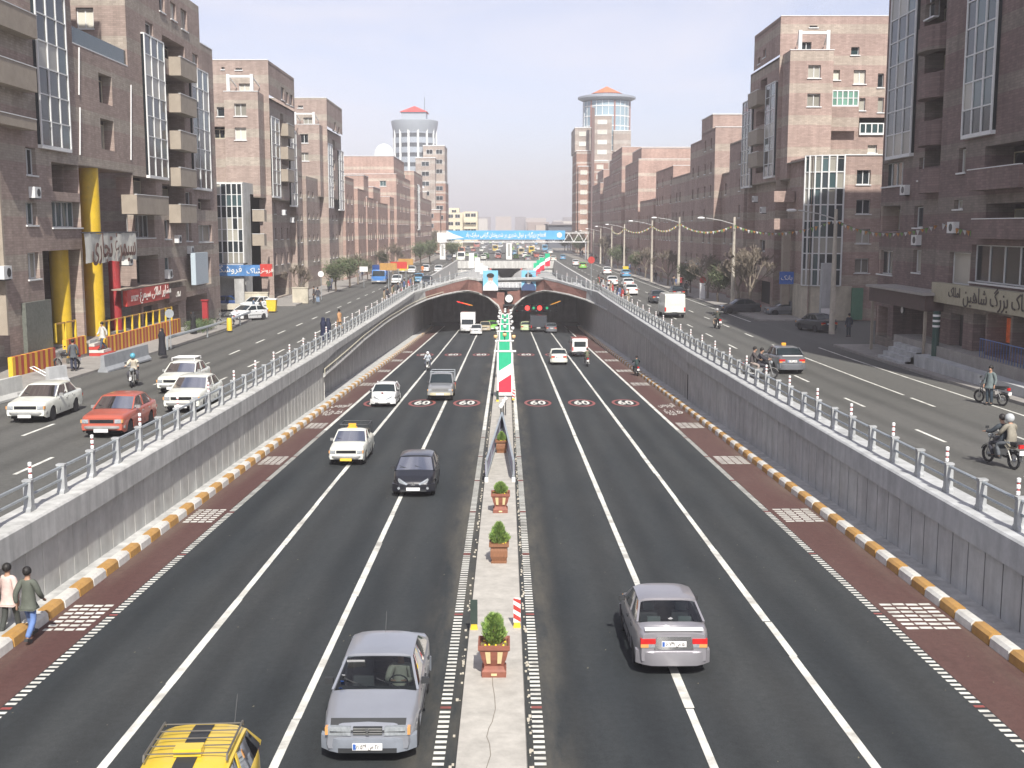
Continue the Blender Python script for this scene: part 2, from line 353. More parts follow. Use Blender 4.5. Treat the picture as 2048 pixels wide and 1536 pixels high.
# ================================================================ THE SETTING
M_lower = asphalt('asphalt_lower', (.027,.032,.035), tracks=(-9.2,-7.7,-6.3,-4.8,-3.4,-1.9,1.3,2.8,4.3,5.7,7.2,8.6), patch=.45, light=(.075,.077,.074), dust=((-1.25,1.1),(.8,.7),(-11.3,.5)))
M_upper = asphalt('asphalt_upper', (.098,.098,.09), tracks=(-21.,-19.4,-17.4,-16,14,15.2,17,18.5), patch=.35, light=(.15,.145,.135))
M_red = asphalt('asphalt_red', (.088,.042,.037), patch=.35, light=(.15,.1,.085), dust=((11.2,.9),(-11.3,.7)))
M_pave = concrete('paving', (.30,.285,.265), .1)
M_paved = concrete('dusty_ground', (.24,.225,.2), .1, scale=.4)
M_conc = concrete('concrete_grey', (.44,.45,.45), .18)
M_conc2 = concrete('concrete_panel', (.50,.50,.47), .14)
M_concl = concrete('concrete_light', (.48,.48,.46), .3)
M_joint = mat('joint_mortar', (.5,.49,.45), .9)
M_median = concrete('median_concrete', (.43,.41,.37), .12, scale=2.5)
M_white = mat('road_paint', (.70,.70,.64), .6, .12, 3., dirt=.75)
M_whitec = mat('white_paint', (.75,.75,.74), .5, .06)
M_rfade = mat('faded_red_paint', (.28,.07,.06), .6, .2, 2., dirt=.5)
M_redp = mat('red_paint', (.45,.05,.04), .5, .1)
M_dkconc = concrete('tunnel_concrete', (.40,.40,.39), .25)
M_spandrel = brick('spandrel_brick', (.24,.12,.1), (.26,.135,.11), 0, 3, .2)
M_yel = mat('yellow_paint', (.72,.5,.04), .5, .12, 4)
M_orange = mat('kerb_orange', (.45,.25,.07), .7, .15, 3., dirt=.4)
M_kwhite = mat('kerb_white', (.62,.61,.57), .7, .1, 3., dirt=.4)
M_steel = mat('galvanised_pipe', (.42,.46,.48), .45, .12, 4., metal=.5)
M_post = concrete('post_concrete', (.36,.37,.37), .2, scale=4)
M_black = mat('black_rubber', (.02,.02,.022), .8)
M_dark = mat('dark_metal', (.035,.037,.04), .45, metal=.4)

def sheet(name, xs, ys, zf, m, off=0., skip=None, kind='structure', parent=None):
    b = MB()
    nx = len(xs)
    for y in ys:
        for x in xs: b.v.append((x, y, zf(y) + off))
    for j in range(len(ys) - 1):
        for i in range(nx - 1):
            if skip and skip(xs[i], xs[i+1], ys[j], ys[j+1]): continue
            b.f.append((j*nx+i, j*nx+i+1, (j+1)*nx+i+1, (j+1)*nx+i)); b.m.append(0)
    o = b.build(name, m, parent, fix=False)
    if kind: o['kind'] = kind
    return o
def fr(a, b, st): n = max(1, int(round((b - a) / st))); return [a + (b - a) * i / n for i in range(n + 1)]
YG = fr(-80, 300, 5) + [310, 350, 400, 500, 700, 1000, 1600, 2600]
sheet('ground', [-1500,-600,-200,-60,-24.4,-12.95,12.95,24.4,60,200,600,1500], YG, zu, M_paved, -.03,
      skip=lambda a, b, c, d: (a >= -24.5 and b <= 24.5 and c < 299))
sheet('lower_road', [-12.9,-11.4,-9.9,-7,-4,-.9,.4,3.6,6.4,9.4,11.4,12.9], fr(-10, 400, 4), zl, M_lower)
for x0, x1 in ((-11.35,-10.03),(9.53,11.2)):
    sheet('red_lane', [x0, x1], fr(-10, 185, 4), zl, M_red, .004)
sheet('upper_road', [-23,-18,-12.85], fr(-80, 300, 5), zu, M_upper)
sheet('upper_road', [12.85,18,22.9], fr(-80, 300, 5), zu, M_upper)
sheet('avenue', [-20,-10,0,10,20], [300,310,350,400,500,700,1000,1600], zu, M_upper, .01)
# cross streets opening off the upper roads
sheet('side_street', [-60,-40,-23], fr(104, 126, 5), zu, M_upper, .004)
sheet('side_street', [22.9,30,60], fr(80, 104, 5), zu, M_upper, .004)
# pavements with their kerbs
def pavement(x0, x1, y0, y1, h=.15):
    b = MB(); ys = fr(y0, y1, 5)
    for a, c in zip(ys, ys[1:]):
        za, zc = zu(a), zu(c)
        b.add([(x0,a,za-.1),(x1,a,za-.1),(x1,c,zc-.1),(x0,c,zc-.1),(x0,a,za+h),(x1,a,za+h),(x1,c,zc+h),(x0,c,zc+h)], [(4,5,6,7),(1,2,6,5),(3,0,4,7)] + ([(0,1,5,4)] if a == y0 else []) + ([(2,3,7,6)] if c == y1 else []))
    o = b.build('pavement', M_pave, fix=False); o['kind'] = 'structure'; return o
pavement(-29, -23, -60, 104); pavement(-30, -23, 126, 420); pavement(22.9, 30, -60, 80); pavement(22.9, 30, 104, 420)

# ---------------------------------------------------------------- painted markings
def mark(name, quads, zf, m, off=.008):
    b = MB()
    for x0, x1, y0, y1 in quads:
        ys = fr(y0, y1, 6)
        for a, c in zip(ys, ys[1:]):
            b.add([(x0,a,zf(a)+off),(x1,a,zf(a)+off),(x1,c,zf(c)+off),(x0,c,zf(c)+off)], [(0,1,2,3)])
    o = b.build(name, m, fix=False); o['kind'] = 'structure'; return o
for x in (-7.05, -4.05, 3.63, 6.45):
    q = []; y = -5.
    while y < 183:
        ln = random.uniform(2.5, 9) if y < 60 else 12; j = random.uniform(-.012, .012); wj = random.uniform(-.01, .012); q.append((x-.085+j-wj, x+.085+j+wj, y, y+ln-random.choice((.0,.02,.05)))); y += ln
    mark('lane_line', q, zl, M_white)
for x in (-9.9, 9.4, -1.2, .6):
    q = []; rq = []; y = 14.; k = 0
    while y < 62:
        (rq if k % 26 == 6 else q).append((x-.105, x+.105, y, y+.12)); y += .24; k += 1
    q.append((x-.1, x+.1, 62, 185)); mark('edge_line', q, zl, M_white); mark('edge_line', rq, zl, M_rfade)
q = []
for x in (-18., -15.1):
    y = 2. if x < -17 else 2.5
    while y < 300: q.append((x-.07, x+.07, y, y+3.)); y += 8.05
for x in (15.8, 18.9):
    y = 3.
    while y < 300:
        if not (x > 18 and 53 < y < 77): q.append((x-.07, x+.07, y, y+3.))
        y += 9.4
q.append((18.85, 18.97, 54, 80))
mark('lane_line', q, zu, M_white, .008)
q = []
for x in (-9, -5.5, 5.5, 9):
    y = 310.
    while y < 700: q.append((x-.09, x+.09, y, y+3.)); y += 9
mark('lane_line', q, zu, M_white, .02)
mark('edge_line', [(21.55, 21.68, 10, 79), (21.9, 22.05, 103, 300)], zu, M_white, .008)
# rumble bars across the red lanes
for s, xa, xb in ((-1,-11.2,-10.15),(1,9.68,11.05)):
    for k in range(9):
        y0 = 26.7 + 12.05 * k; q = []
        for r in range(7):
            for c in range(4):
                wd = (xb - xa) / 4; q.append((xa + c*wd + .02, xa + (c+1)*wd - .03, y0 + r*.33 + .03*(c % 2), y0 + r*.33 + .17 + .03*(c % 2)))
        if k == 4: continue
        mark('rumble_bars', q, zl, M_white)
    o = link('road_lettering', text_mesh('road_lettering', fa('خط ویژه'), 1.1, M_white, 0, .012, 1.1), None, ((xa+xb)/2, 70.5, zl(70.5)+.01), (-.0386, 0, 0)); o.scale = (1, 3.2, 1); o['kind'] = 'structure'
    o = link('road_lettering', text_mesh('road_lettering', fa('اتوبوس'), 1.0, M_white, 0, .012, 1.1), None, ((xa+xb)/2, 73.9, zl(73.9)+.01), (-.0386, 0, 0)); o.scale = (1, 2.6, 1); o['kind'] = 'structure'
# the red 60 roundels
def ring(y, xc):
    b = MB(); n = 36; r0, r1, ky = .72, .9, 2.3
    vs = []
    for i in range(n):
        t = 2*pi*i/n
        for r in (r0, r1): vs.append((xc + r*cos(t), y + r*ky*sin(t), zl(y + r*ky*sin(t)) + .009))
    o = b.add(vs, [(2*i, 2*i+1, (2*i+3) % (2*n), (2*i+2) % (2*n)) for i in range(n)]).build('speed_roundel', M_rfade, fix=False); o['kind'] = 'structure'
    o = link('speed_number', text_mesh('speed_number', '60', 1.05, M_white, 0, .03), None, (xc, y, zl(y)+.011), (-.0386, 0, 0)); o.scale = (1, 3.0, 1); o['kind'] = 'structure'
for y in (75.2, 120):
    for x in (-8.5, -5.55, -2.6, 2.1, 5., 7.9): ring(y, x)

# ---------------------------------------------------------------- median island
b = MB(); ys = fr(-8, 172, 6)
for a, c in zip(ys, ys[1:]):
    x0, x1 = -.9, .38
    b.add([(x0,a,zl(a)-.05),(x1,a,zl(a)-.05),(x1,c,zl(c)-.05),(x0,c,zl(c)-.05),(x0+.03,a,zl(a)+.14),(x1-.03,a,zl(a)+.14),(x1-.03,c,zl(c)+.14),(x0+.03,c,zl(c)+.14)],
          [(4,5,6,7),(1,2,6,5),(3,0,4,7)])
struct(b.build('median_island', M_median, fix=False))
# crack and dirt beside the median
b = MB(); y = 14.; x = -.3
while y < 24:
    y2 = y + random.uniform(.25, .6); x2 = max(-.6, min(.1, x + random.uniform(-.08, .075)))
    b.add([(x-.008,y,zl(y)+.143),(x+.008,y,zl(y)+.143),(x2+.008,y2,zl(y2)+.143),(x2-.008,y2,zl(y2)+.143)], [(0,1,2,3)]); x, y = x2, y2
struct(b.build('median_crack', mat('crack', (.2,.18,.15), .9), fix=False))
M_rub = mat('pale_rubble', (.5,.46,.38), .9)
b = MB()
for k in range(420):
    y = random.uniform(12, 75); x = random.choice((.42 + random.random()*.07, .42 + random.random()*.05, -.93 - random.random()*.06)); r = random.uniform(.008, .028)
    b.box(x-r, x+r, y-r*1.6, y+r*1.4, zl(y), zl(y)+r)
stuff(b.build('rubble', M_rub))
b = MB()
for k in range(260):
    y = random.uniform(14, 70); x = random.uniform(-11, 11); r = random.uniform(.006, .018)
    if abs(x) < 1.2: continue
    b.add([(x-r,y-r*2,zl(y)+.012),(x+r*1.4,y-r,zl(y)+.012),(x+r,y+r*2,zl(y)+.014)], [(0,1,2)])
stuff(b.build('litter', mat('leaf_litter', (.2,.19,.13), .9)))

# ---------------------------------------------------------------- retaining walls, ledges, kerbs, railings
LEDGE = [(-20,2.3),(10,1.75),(27,1.34),(50,.95),(75,.62),(110,.42),(140,.3),(153,.32)]
def zled(y): return max(zu(y) + .12, interp(y, LEDGE))
# curve of the ledge where it swings in over the portal, and of the arch edge below it (left side; mirrored for the right)
LC = [(-11.85, y, zled(y)) for y in (75, 80, 88, 96, 104, 112, 120, 128, 136, 144, 150)]
AC = [(-12., y, onX(px, py, -12).z) for y, px, py in [(75,640,756),(80,664,736),(88,697,707),(96,723,683),(104,746,665),(112,765,650),(120,781,639),(128,796,630),(136,808,622),(144,820,615),(150,830,609)]]
for (lx, ly), (ax, ay), y in [((850,578),(852,600),155),((880,569),(885,590),160),((910,560),(915,584),165),((938,554),(935,582),168.5),((955,557),(955,586),170),((972,567),(975,594),170.5),((990,578),(996,611),170.5),((1009,579),(1009,640),170.5)]:
    LC.append(tuple(onY(lx, ly, y))); AC.append(tuple(onY(ax, ay, y)))
PROF = [(12.6,0,75),(12.6,2.,75),(12.6,3.2,75),(12.2,4.4,152),(11,5.15,156),(9,5.75,160),(7,6.,165),(5.3,5.95,168),(3.8,5.6,170),(2.3,4.6,170),(1.2,3.2,170),(.55,1.9,170),(.42,.9,170),(.42,0,170)]
for s in (-1, 1):
    side = 'left' if s < 0 else 'right'
    wall = thing('retaining_wall', ('sunlit' if s < 0 else 'shaded') + ' concrete panel retaining wall along the %s side of the sunken road' % side, 'retaining wall')
    y = 8.
    while y < 74.9:
        y2 = y + 1.05; za, zb = zl(y)+.02, zl(y2)+.02
        b = MB(); X0, X1 = s*12.02, s*12.2; t1, t2 = zled(y)-.72, zled(y2)-.72
        vs = [(X0,y+.03,za),(X1,y+.03,za),(X1,y2-.03,zb),(X0,y2-.03,zb),(X0,y+.03,t1),(X1,y+.03,t1),(X1,y2-.03,t2),(X0,y2-.03,t2)]
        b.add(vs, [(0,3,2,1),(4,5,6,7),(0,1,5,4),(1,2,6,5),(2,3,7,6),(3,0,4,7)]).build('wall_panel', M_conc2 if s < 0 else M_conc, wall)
        y = y2
    b = MB(); ys = fr(6, 75.4, 4)
    for a, c in zip(ys, ys[1:]):
        b.add([(s*12.035,a,zl(a)-.2),(s*12.035,c,zl(c)-.2),(s*12.035,c,zled(c)-.6),(s*12.035,a,zled(a)-.6)], [(0,1,2,3)])
    b.add([(s*12.0,75.4,zl(75)-.2),(s*12.75,75.4,zl(75)-.2),(s*12.75,75.4,.4),(s*12.0,75.4,.4)], [(0,1,2,3)])
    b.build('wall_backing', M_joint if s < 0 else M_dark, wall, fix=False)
    # plinth walk between kerb and wall
    b = MB(); ys = fr(-8, 184, 4); xi, xo = (s*11.62 if s < 0 else 11.45), s*12.6
    for a, c in zip(ys, ys[1:]):
        xo2 = s*12.03 if c < 76 else s*12.6
        b.add([(xi,a,zl(a)+.2),(xo2,a,zl(a)+.2),(xo2,c,zl(c)+.2),(xi,c,zl(c)+.2),(xi,a,zl(a)-.1),(xi,c,zl(c)-.1)], [(0,1,2,3),(0,3,5,4)])
    b.build('plinth', M_concl, wall, fix=False)
    # ledge (coping) with weathered fascia
    LL = [(s*abs(-11.85), y, zled(y)) for y in fr(8, 72, 4)] + [(x*-s if s > 0 else x, y, z) for x, y, z in LC]
    LL = [(abs(x)*s if y < 169.9 else (x if s < 0 else -x), y, z) for x, y, z in LL]
    b = MB(); n0 = 0; rows = []
    for i, (x, y, z) in enumerate(LL):
        p, q_ = Vector(LL[max(0, i-1)]), Vector(LL[min(len(LL)-1, i+1)])
        d = (q_ - p); d.z = 0; d.normalize(); nrm = Vector((d.y, -d.x, 0)) * (-1 if s > 0 else 1)    # towards the sunken road
        if nrm.dot(Vector((-s, -.3, 0))) < 0: nrm = -nrm
        th = .72 if y < 76 else (.5 if y < 150 else .34); wd = .95 if y < 150 else .6
        P0 = Vector((x, y, z)); P1 = P0 - nrm * wd
        rows.append([P0 + Vector((0,0,-th)), P0 + Vector((0,0,-.05)), P0 - nrm*.05, P1, P1 + Vector((0,0,-th-.3)), P0 - nrm*.2 + Vector((0,0,-th))])
    vs = [p for r in rows for p in r]
    fs = [(i*6+k, i*6+(k+1) % 6, (i+1)*6+(k+1) % 6, (i+1)*6+k) for i in range(len(rows)-1) for k in range(6)]
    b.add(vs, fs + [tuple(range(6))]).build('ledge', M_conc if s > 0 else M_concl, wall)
    # brick spandrel between ledge and arch edge, and the rounded arch edge
    b = MB(); AS = [(x*(1 if s < 0 else -1), y, z) for x, y, z in AC]
    LS = [((x + (.1 if y < 150 else 0))*(1 if s < 0 else -1) if y < 150 else x*(1 if s < 0 else -1), y + (.12 if y > 152 else 0), z - .3) for x, y, z in LC]
    LS = [(s*11.98 if y < 150 else x, y, z) for x, y, z in LS]
    vs = []
    for a_, l_ in zip(AS, LS): vs += [a_, l_]
    kk = 11
    b.add(vs, [(2*i, 2*i+2, 2*i+3, 2*i+1) for i in range(len(AS)-1)], 0)
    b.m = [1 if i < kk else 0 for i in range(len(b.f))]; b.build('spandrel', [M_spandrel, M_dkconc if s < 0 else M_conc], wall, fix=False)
    AS2 = AS if s < 0 else AS[8:]
    MB().tube(AS2, [.15]*len(AS2), 8).build('arch_edge', M_concl, wall, smooth=True)
    if s < 0:
        tp = [Vector(p) + Vector((.1,0,.42)) for p in AS[:13]]; b = MB().tube(tp, .045, 6)
        for p in AS[:13:1]: b.tube([Vector(p)+Vector((.1,0,.1)), Vector(p)+Vector((.1,0,.42))], .03, 5)
        for p, q_ in zip(AS[:12], AS[1:13]):
            for f_ in (.2,.4,.6,.8): c_ = Vector(p).lerp(Vector(q_), f_); b.tube([c_+Vector((.1,0,.1)), c_+Vector((.1,0,.42))], .018, 4)
        b.build('edge_rail', mat('cream_pipe', (.55,.52,.4), .6), wall)
    # tunnel tube
    b = MB(); ye = 400; n = len(PROF)
    YS = [0, .15, .35, .6, 1]
    for (x, z, y0) in PROF:
        if s > 0 and x == 12.6: x = 12.12
        for t in YS:
            y = y0 + (ye - y0) * t; b.v.append((s*x, y, zl(y) + z - .02))
    for i in range(n-1):
        for k in range(len(YS)-1): b.f.append((i*5+k, i*5+k+1, (i+1)*5+k+1, (i+1)*5+k)); b.m.append(0)
    tn = b.build('tunnel_tube', M_dkconc, None, smooth=True, fix=False)
    tag(tn, 'dark vaulted concrete tunnel bore on the %s of the clock pier' % side, 'tunnel')
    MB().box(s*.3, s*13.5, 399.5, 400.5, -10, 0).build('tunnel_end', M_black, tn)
    # kerbstones, orange and white in turn
    kb = thing('kerb', 'orange and white block kerb at the foot of the %s retaining wall' % ('sunlit' if s < 0 else 'shaded'), 'kerb')
    def kmesh(m):
        b = MB(); x0, x1 = 0, .3
        pf = [(x0,0),(x1,0),(x1,.27),(x0+.09,.27),(x0+.02,.2)]
        return b.prism([(u*s, v) for u, v in pf], .02, .98, 'y').mesh('kerbstone', m)
    km = (kmesh(M_orange), kmesh(M_kwhite)); y = 9.; k = 0
    while y < 178:
        link('kerbstone', km[k % 2], kb, (s*(11.32 if s < 0 else 11.15) , y, zl(y)+random.uniform(-.008,.008)), (-.0386, 0, random.uniform(-.008,.008)))
        y += 1.03; k += 1
    # railing
    rl = thing('guard_rail', 'twin pipe railing on concrete posts along the %s ledge' % side, 'railing')
    b = MB()
    b.prism([(-.17,0),(.17,0),(.17,.08),(.105,.14),(.085,.78),(-.085,.78),(-.105,.14),(-.17,.08)], -.1, .1, 'x')
    b.box(-.12, .12, -.1, .1, .78, .83)
    pm = b.mesh('post', M_post)
    pts = []; y = 22.4; L3 = []
    def lp(y):
        if y < 150: return Vector((s*12.35, y, zled(y)))
        for (a_, c_) in zip(LL, LL[1:]):
            if a_[1] <= y <= c_[1] and c_[1] > a_[1]:
                t = (y - a_[1]) / (c_[1] - a_[1]); return Vector(a_).lerp(Vector(c_), t) + Vector((s*.4, .3, 0))
        return Vector(LL[-3])
    k = 0; DS = []
    while y < 169:
        p = lp(y); link('post', pm, rl, p); pts.append(p)
        if k % 2 == (1 if s < 0 else 0): DS.append(p)
        k += 1; y += 2.25 if y < 152 else 1.6
    for h, r in ((.74,.045),(.4,.036)):
        e = [pts[0] + Vector((0,-14,.25+h))] + [p + Vector((0,0,h)) for p in pts]
        MB().tube(e, r, 6).build('pipe', M_steel, rl, smooth=True)
    # delineator wands with their white collars
    dm = MB().tube([(0,0,0),(0,0,.62)], .022, 6)
    wand = thing('delineator', 'thin white wand with three white collars beside a post of the %s railing' % side, 'delineator', DS[0] + Vector((-s*.0, .17, .62)), 0, 'wands along the %s railing' % side)
    dm.build('wand', M_whitec, wand)
    for z in (.26, .42, .58): MB().lathe([(.04,z-.055),(.05,z-.04),(.05,z+.04),(.03,z+.055)], n=8).build('collar', M_whitec, wand)
    for z in (.34, .5): MB().lathe([(.035,z-.014),(.035,z+.014)], n=8).build('red_band', M_redp, wand)
    for p in DS[1:]: dup(wand, p + Vector((0, .17, .62)), 0)

# ---------------------------------------------------------------- portal: clock pier, deck behind it, pit and far opening
pier = thing('portal_pier', 'red brick pier between the two tunnel mouths under the clock', 'tunnel portal')
MB().box(-.42, .42, 171, 260, -9, -4.2).build('pier_wall', M_spandrel, pier)
MB().box(-2.6, 2.6, 171.2, 171.8, -.62, -.25).build('parapet', M_concl, pier)
b = MB()
for x in fr(-2.6, 2.6, .52): b.box(x-.04, x+.04, 171.4, 171.5, -.25, .45)
for z in (.1, .42): b.box(-2.6, 2.6, 171.42, 171.48, z, z+.06)
b.build('hand_rail', M_whitec, pier)
deck = struct(sheet('portal_deck', [-12.8,-6,-2,2,6,12.8], [171,180,196], lambda y: -.65, M_conc))
b = MB(); b.box(-12.8, 12.8, 196, 196.3, -9, -.66)
struct(b.build('portal_back', M_conc))
# pit between the portal and the cross deck
struct(sheet('pit_floor', [-12.85, 0, 12.85], [196, 300], lambda y: -6., M_conc))
pw = thing('cross_deck', 'concrete deck with a dark opening and red posts behind the clock pier', 'bridge')
b = MB(); b.box(-12.8, -6, 300, 301, -8, -1.9); b.box(6, 12.8, 300, 301, -8, -1.9); b.box(-12.8, 12.8, 299.6, 302, -1.9, -.52); b.box(-6, 6, 300, 301, -8, -4.7)
b.build('deck_wall', M_concl, pw)
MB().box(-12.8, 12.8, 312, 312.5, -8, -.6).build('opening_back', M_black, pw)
for x in (-4., 4.): MB().box(x-.22, x+.22, 299.5, 300, -4.7, -1.9).build('post', M_redp, pw)
b = MB(); b.box(-12.8, 12.8, 299.7, 299.95, -.52, .05); b.build('parapet', M_concl, pw)
for s in (-1, 1):
    w_ = thing('parapet_wall', 'pale concrete parapet between the pit and the %s upper road' % ('left' if s < 0 else 'right'), 'wall')
    b = MB(); ys = fr(172, 299.5, 10)
    for a, c in zip(ys, ys[1:]):
        b.add([(s*12.5,a,-7),(s*12.85,a,-7),(s*12.85,c,-7),(s*12.5,c,-7),(s*12.5,a,zu(a)+.75),(s*12.85,a,zu(a)+.75),(s*12.85,c,zu(c)+.75),(s*12.5,c,zu(c)+.75)], [(0,3,7,4),(4,5,6,7),(1,5,6,2),(0,1,5,4)])
    b.build('wall_face', M_concl, w_, fix=False)
    b = MB(); b.box(s*12.86, s*13.0, 74, 172, -.6, .05); struct(b.build('ledge_backing', M_conc))
# clock on the pier
cp = onY(1018, 597, 170.2)
ck = thing('street_clock', 'round white clock on the brick pier between the tunnel mouths', 'clock', (cp.x, 170.25, cp.z))
MB().lathe([(.62,0),(.68,.04),(.68,.14),(.6,.18)], (0,-.12,0), 24, axis='y').build('case', M_dark, ck, smooth=True)
MB().lathe([(.55,-.15),(.55,-.12)], (0,0,0), 24, axis='y').build('dial', mat('clock_white', (.85,.85,.82), .4, .02), ck)
MB().obox((.03,-.17,.08), (-.1,-.17,.42), .05, .02).build('hand', M_black, ck); MB().obox((-.04,-.18,.05), (.08,-.18,-.34), .06, .02).build('hand', M_black, ck)
MB().box(-.85, .85, -.2, .1, -1.12, -.84).build('bracket', M_dark, ck)
# ================================================================ BUILDINGS
B_L = brick('brick_west', (.35,.275,.24), (.38,.33,.28), .2, 3.0, .3)
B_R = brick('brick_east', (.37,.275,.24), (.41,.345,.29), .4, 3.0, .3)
B_R1 = brick('brick_shaded_block', (.21,.155,.145), (.235,.2,.175), .4, 3.0, .3)  # east brick with the near right block's shade painted into its colour
B_far = brick('brick_far', (.41,.285,.24), (.47,.395,.33), .3, 3.1, .2)
B_tow = brick('brick_tower', (.34,.21,.165), (.47,.41,.36), .3, 3.3, .2)
B_cream = brick('brick_cream', (.37,.31,.27), (.43,.39,.35), .3, 3.3, .35)
M_beige = mat('beige_render', (.33,.285,.23), .9, .1, 1.5, dirt=.2)
M_lime = concrete('limestone', (.5,.46,.37), .15)
M_wframe = mat('white_frame', (.66,.67,.66), .5, .05)
M_gframe = mat('cream_frame', (.52,.48,.36), .5, .08)
G_dark = glass('glazing_dark'); G_teal = glass('glazing_teal', (.05,.085,.09), .1, .4)
G_curt = glass('glazing_curtained', (.30,.29,.25), .3, .35); G_green = glass('glazing_green', (.16,.30,.24), .2, .2); G_bright = glass('glazing_bright', (.6,.58,.5), .3, .15)
M_roof = mat('roof_gravel', (.32,.3,.28), .95)
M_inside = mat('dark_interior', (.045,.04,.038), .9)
M_redcol = mat('red_column_paint', (.33,.025,.03), .5, .12, 2, dirt=.2); M_yelcol = mat('yellow_column_paint', (.60,.40,.02), .5, .1, 2, dirt=.2)
M_signred = mat('sign_red', (.5,.05,.04), .45, .08); M_signblue = mat('sign_blue', (.04,.12,.4), .4, .1); M_signtan = mat('sign_tan', (.36,.33,.24), .6, .1)
M_letter = mat('letter_white', (.8,.78,.72), .5, .03); M_letterd = mat('letter_dark', (.05,.04,.035), .5, .03)

class Plane:
    """a facade plane: u along the wall, v = height, d = depth inwards"""
    def __init__(s, kind, c, side=1): s.k = kind; s.c = c; s.s = side
    def P(s, u, v, d=0): return (s.s * (s.c + d), u, v) if s.k == 'x' else (u, s.c + d, v)
    def dirv(s, u, v, d): return (s.s * d, u, v) if s.k == 'x' else (u, d, v)
    def key(s): return (s.k, s.s if s.k == 'x' else 0)
def R(pl, x0, x1, yt, yb):
    """rectangle on the plane from its pixel box in the photograph"""
    if pl.k == 'x':
        c = pl.s * pl.c; xm = (x0 + x1) / 2
        a, b_ = onX(x0, (yt+yb)/2, c).y, onX(x1, (yt+yb)/2, c).y
        return (min(a, b_), max(a, b_), onX(xm, yb, c).z, onX(xm, yt, c).z)
    a, b_ = onY(x0, yb, pl.c), onY(x1, yt, pl.c); return (a.x, b_.x, a.z, b_.z)
def q1(v): return round(v * 10) / 10
WC = {}
def pbox(b, pl, u0, u1, v0, v1, d0, d1, mi=0, loc=True):
    f = pl.dirv if loc else pl.P
    c = [f(u, v, d) for d in (d0, d1) for u, v in ((u0,v0),(u1,v0),(u1,v1),(u0,v1))]
    b.add(c, [(0,1,2,3),(7,6,5,4),(0,4,5,1),(1,5,6,2),(2,6,7,3),(3,7,4,0)], mi)
def window(bld, pl, r, depth=.2, mull=1, fm=None, gm=None, sill=True, trans=0):
    u0, u1, v0, v1 = r; wd, ht = q1(u1-u0), q1(v1-v0); fm = fm or M_wframe
    gm = gm or random.choices((G_dark, G_teal, G_curt, G_bright), (5, 3, 3, 1))[0]
    k = (pl.key(), wd, ht, mull, fm.name, trans)
    if k not in WC:
        b = MB(); t = .07
        pbox(b, pl, 0, wd, 0, t, 0, .07); pbox(b, pl, 0, wd, ht-t, ht, 0, .07); pbox(b, pl, 0, t, t, ht-t, 0, .07); pbox(b, pl, wd-t, wd, t, ht-t, 0, .07)
        for i in range(mull): x = wd*(i+1)/(mull+1); pbox(b, pl, x-t/2, x+t/2, t, ht-t, -.01, .06)
        if trans: pbox(b, pl, t, wd-t, ht*.72, ht*.72+.06, -.005, .055)
        p_ = MB(); p_.add([pl.dirv(u, v, .05) for u, v in ((t,t),(wd-t,t),(wd-t,ht-t),(t,ht-t))], [(0,1,2,3)])
        s_ = MB(); pbox(s_, pl, -.1, wd+.1, -.09, 0, -depth-.1, .0)
        WC[k] = (b.mesh('window', fm), p_, s_.mesh('sill', M_wframe), {})
    fme, p_, sme, pc = WC[k]
    if gm.name not in pc: pc[gm.name] = p_.mesh('pane', gm, fix=False)
    w_ = link('window', fme, bld, pl.P(u0, v0, depth))
    link('pane', pc[gm.name], w_)
    if sill: link('sill', sme, w_)
    return w_
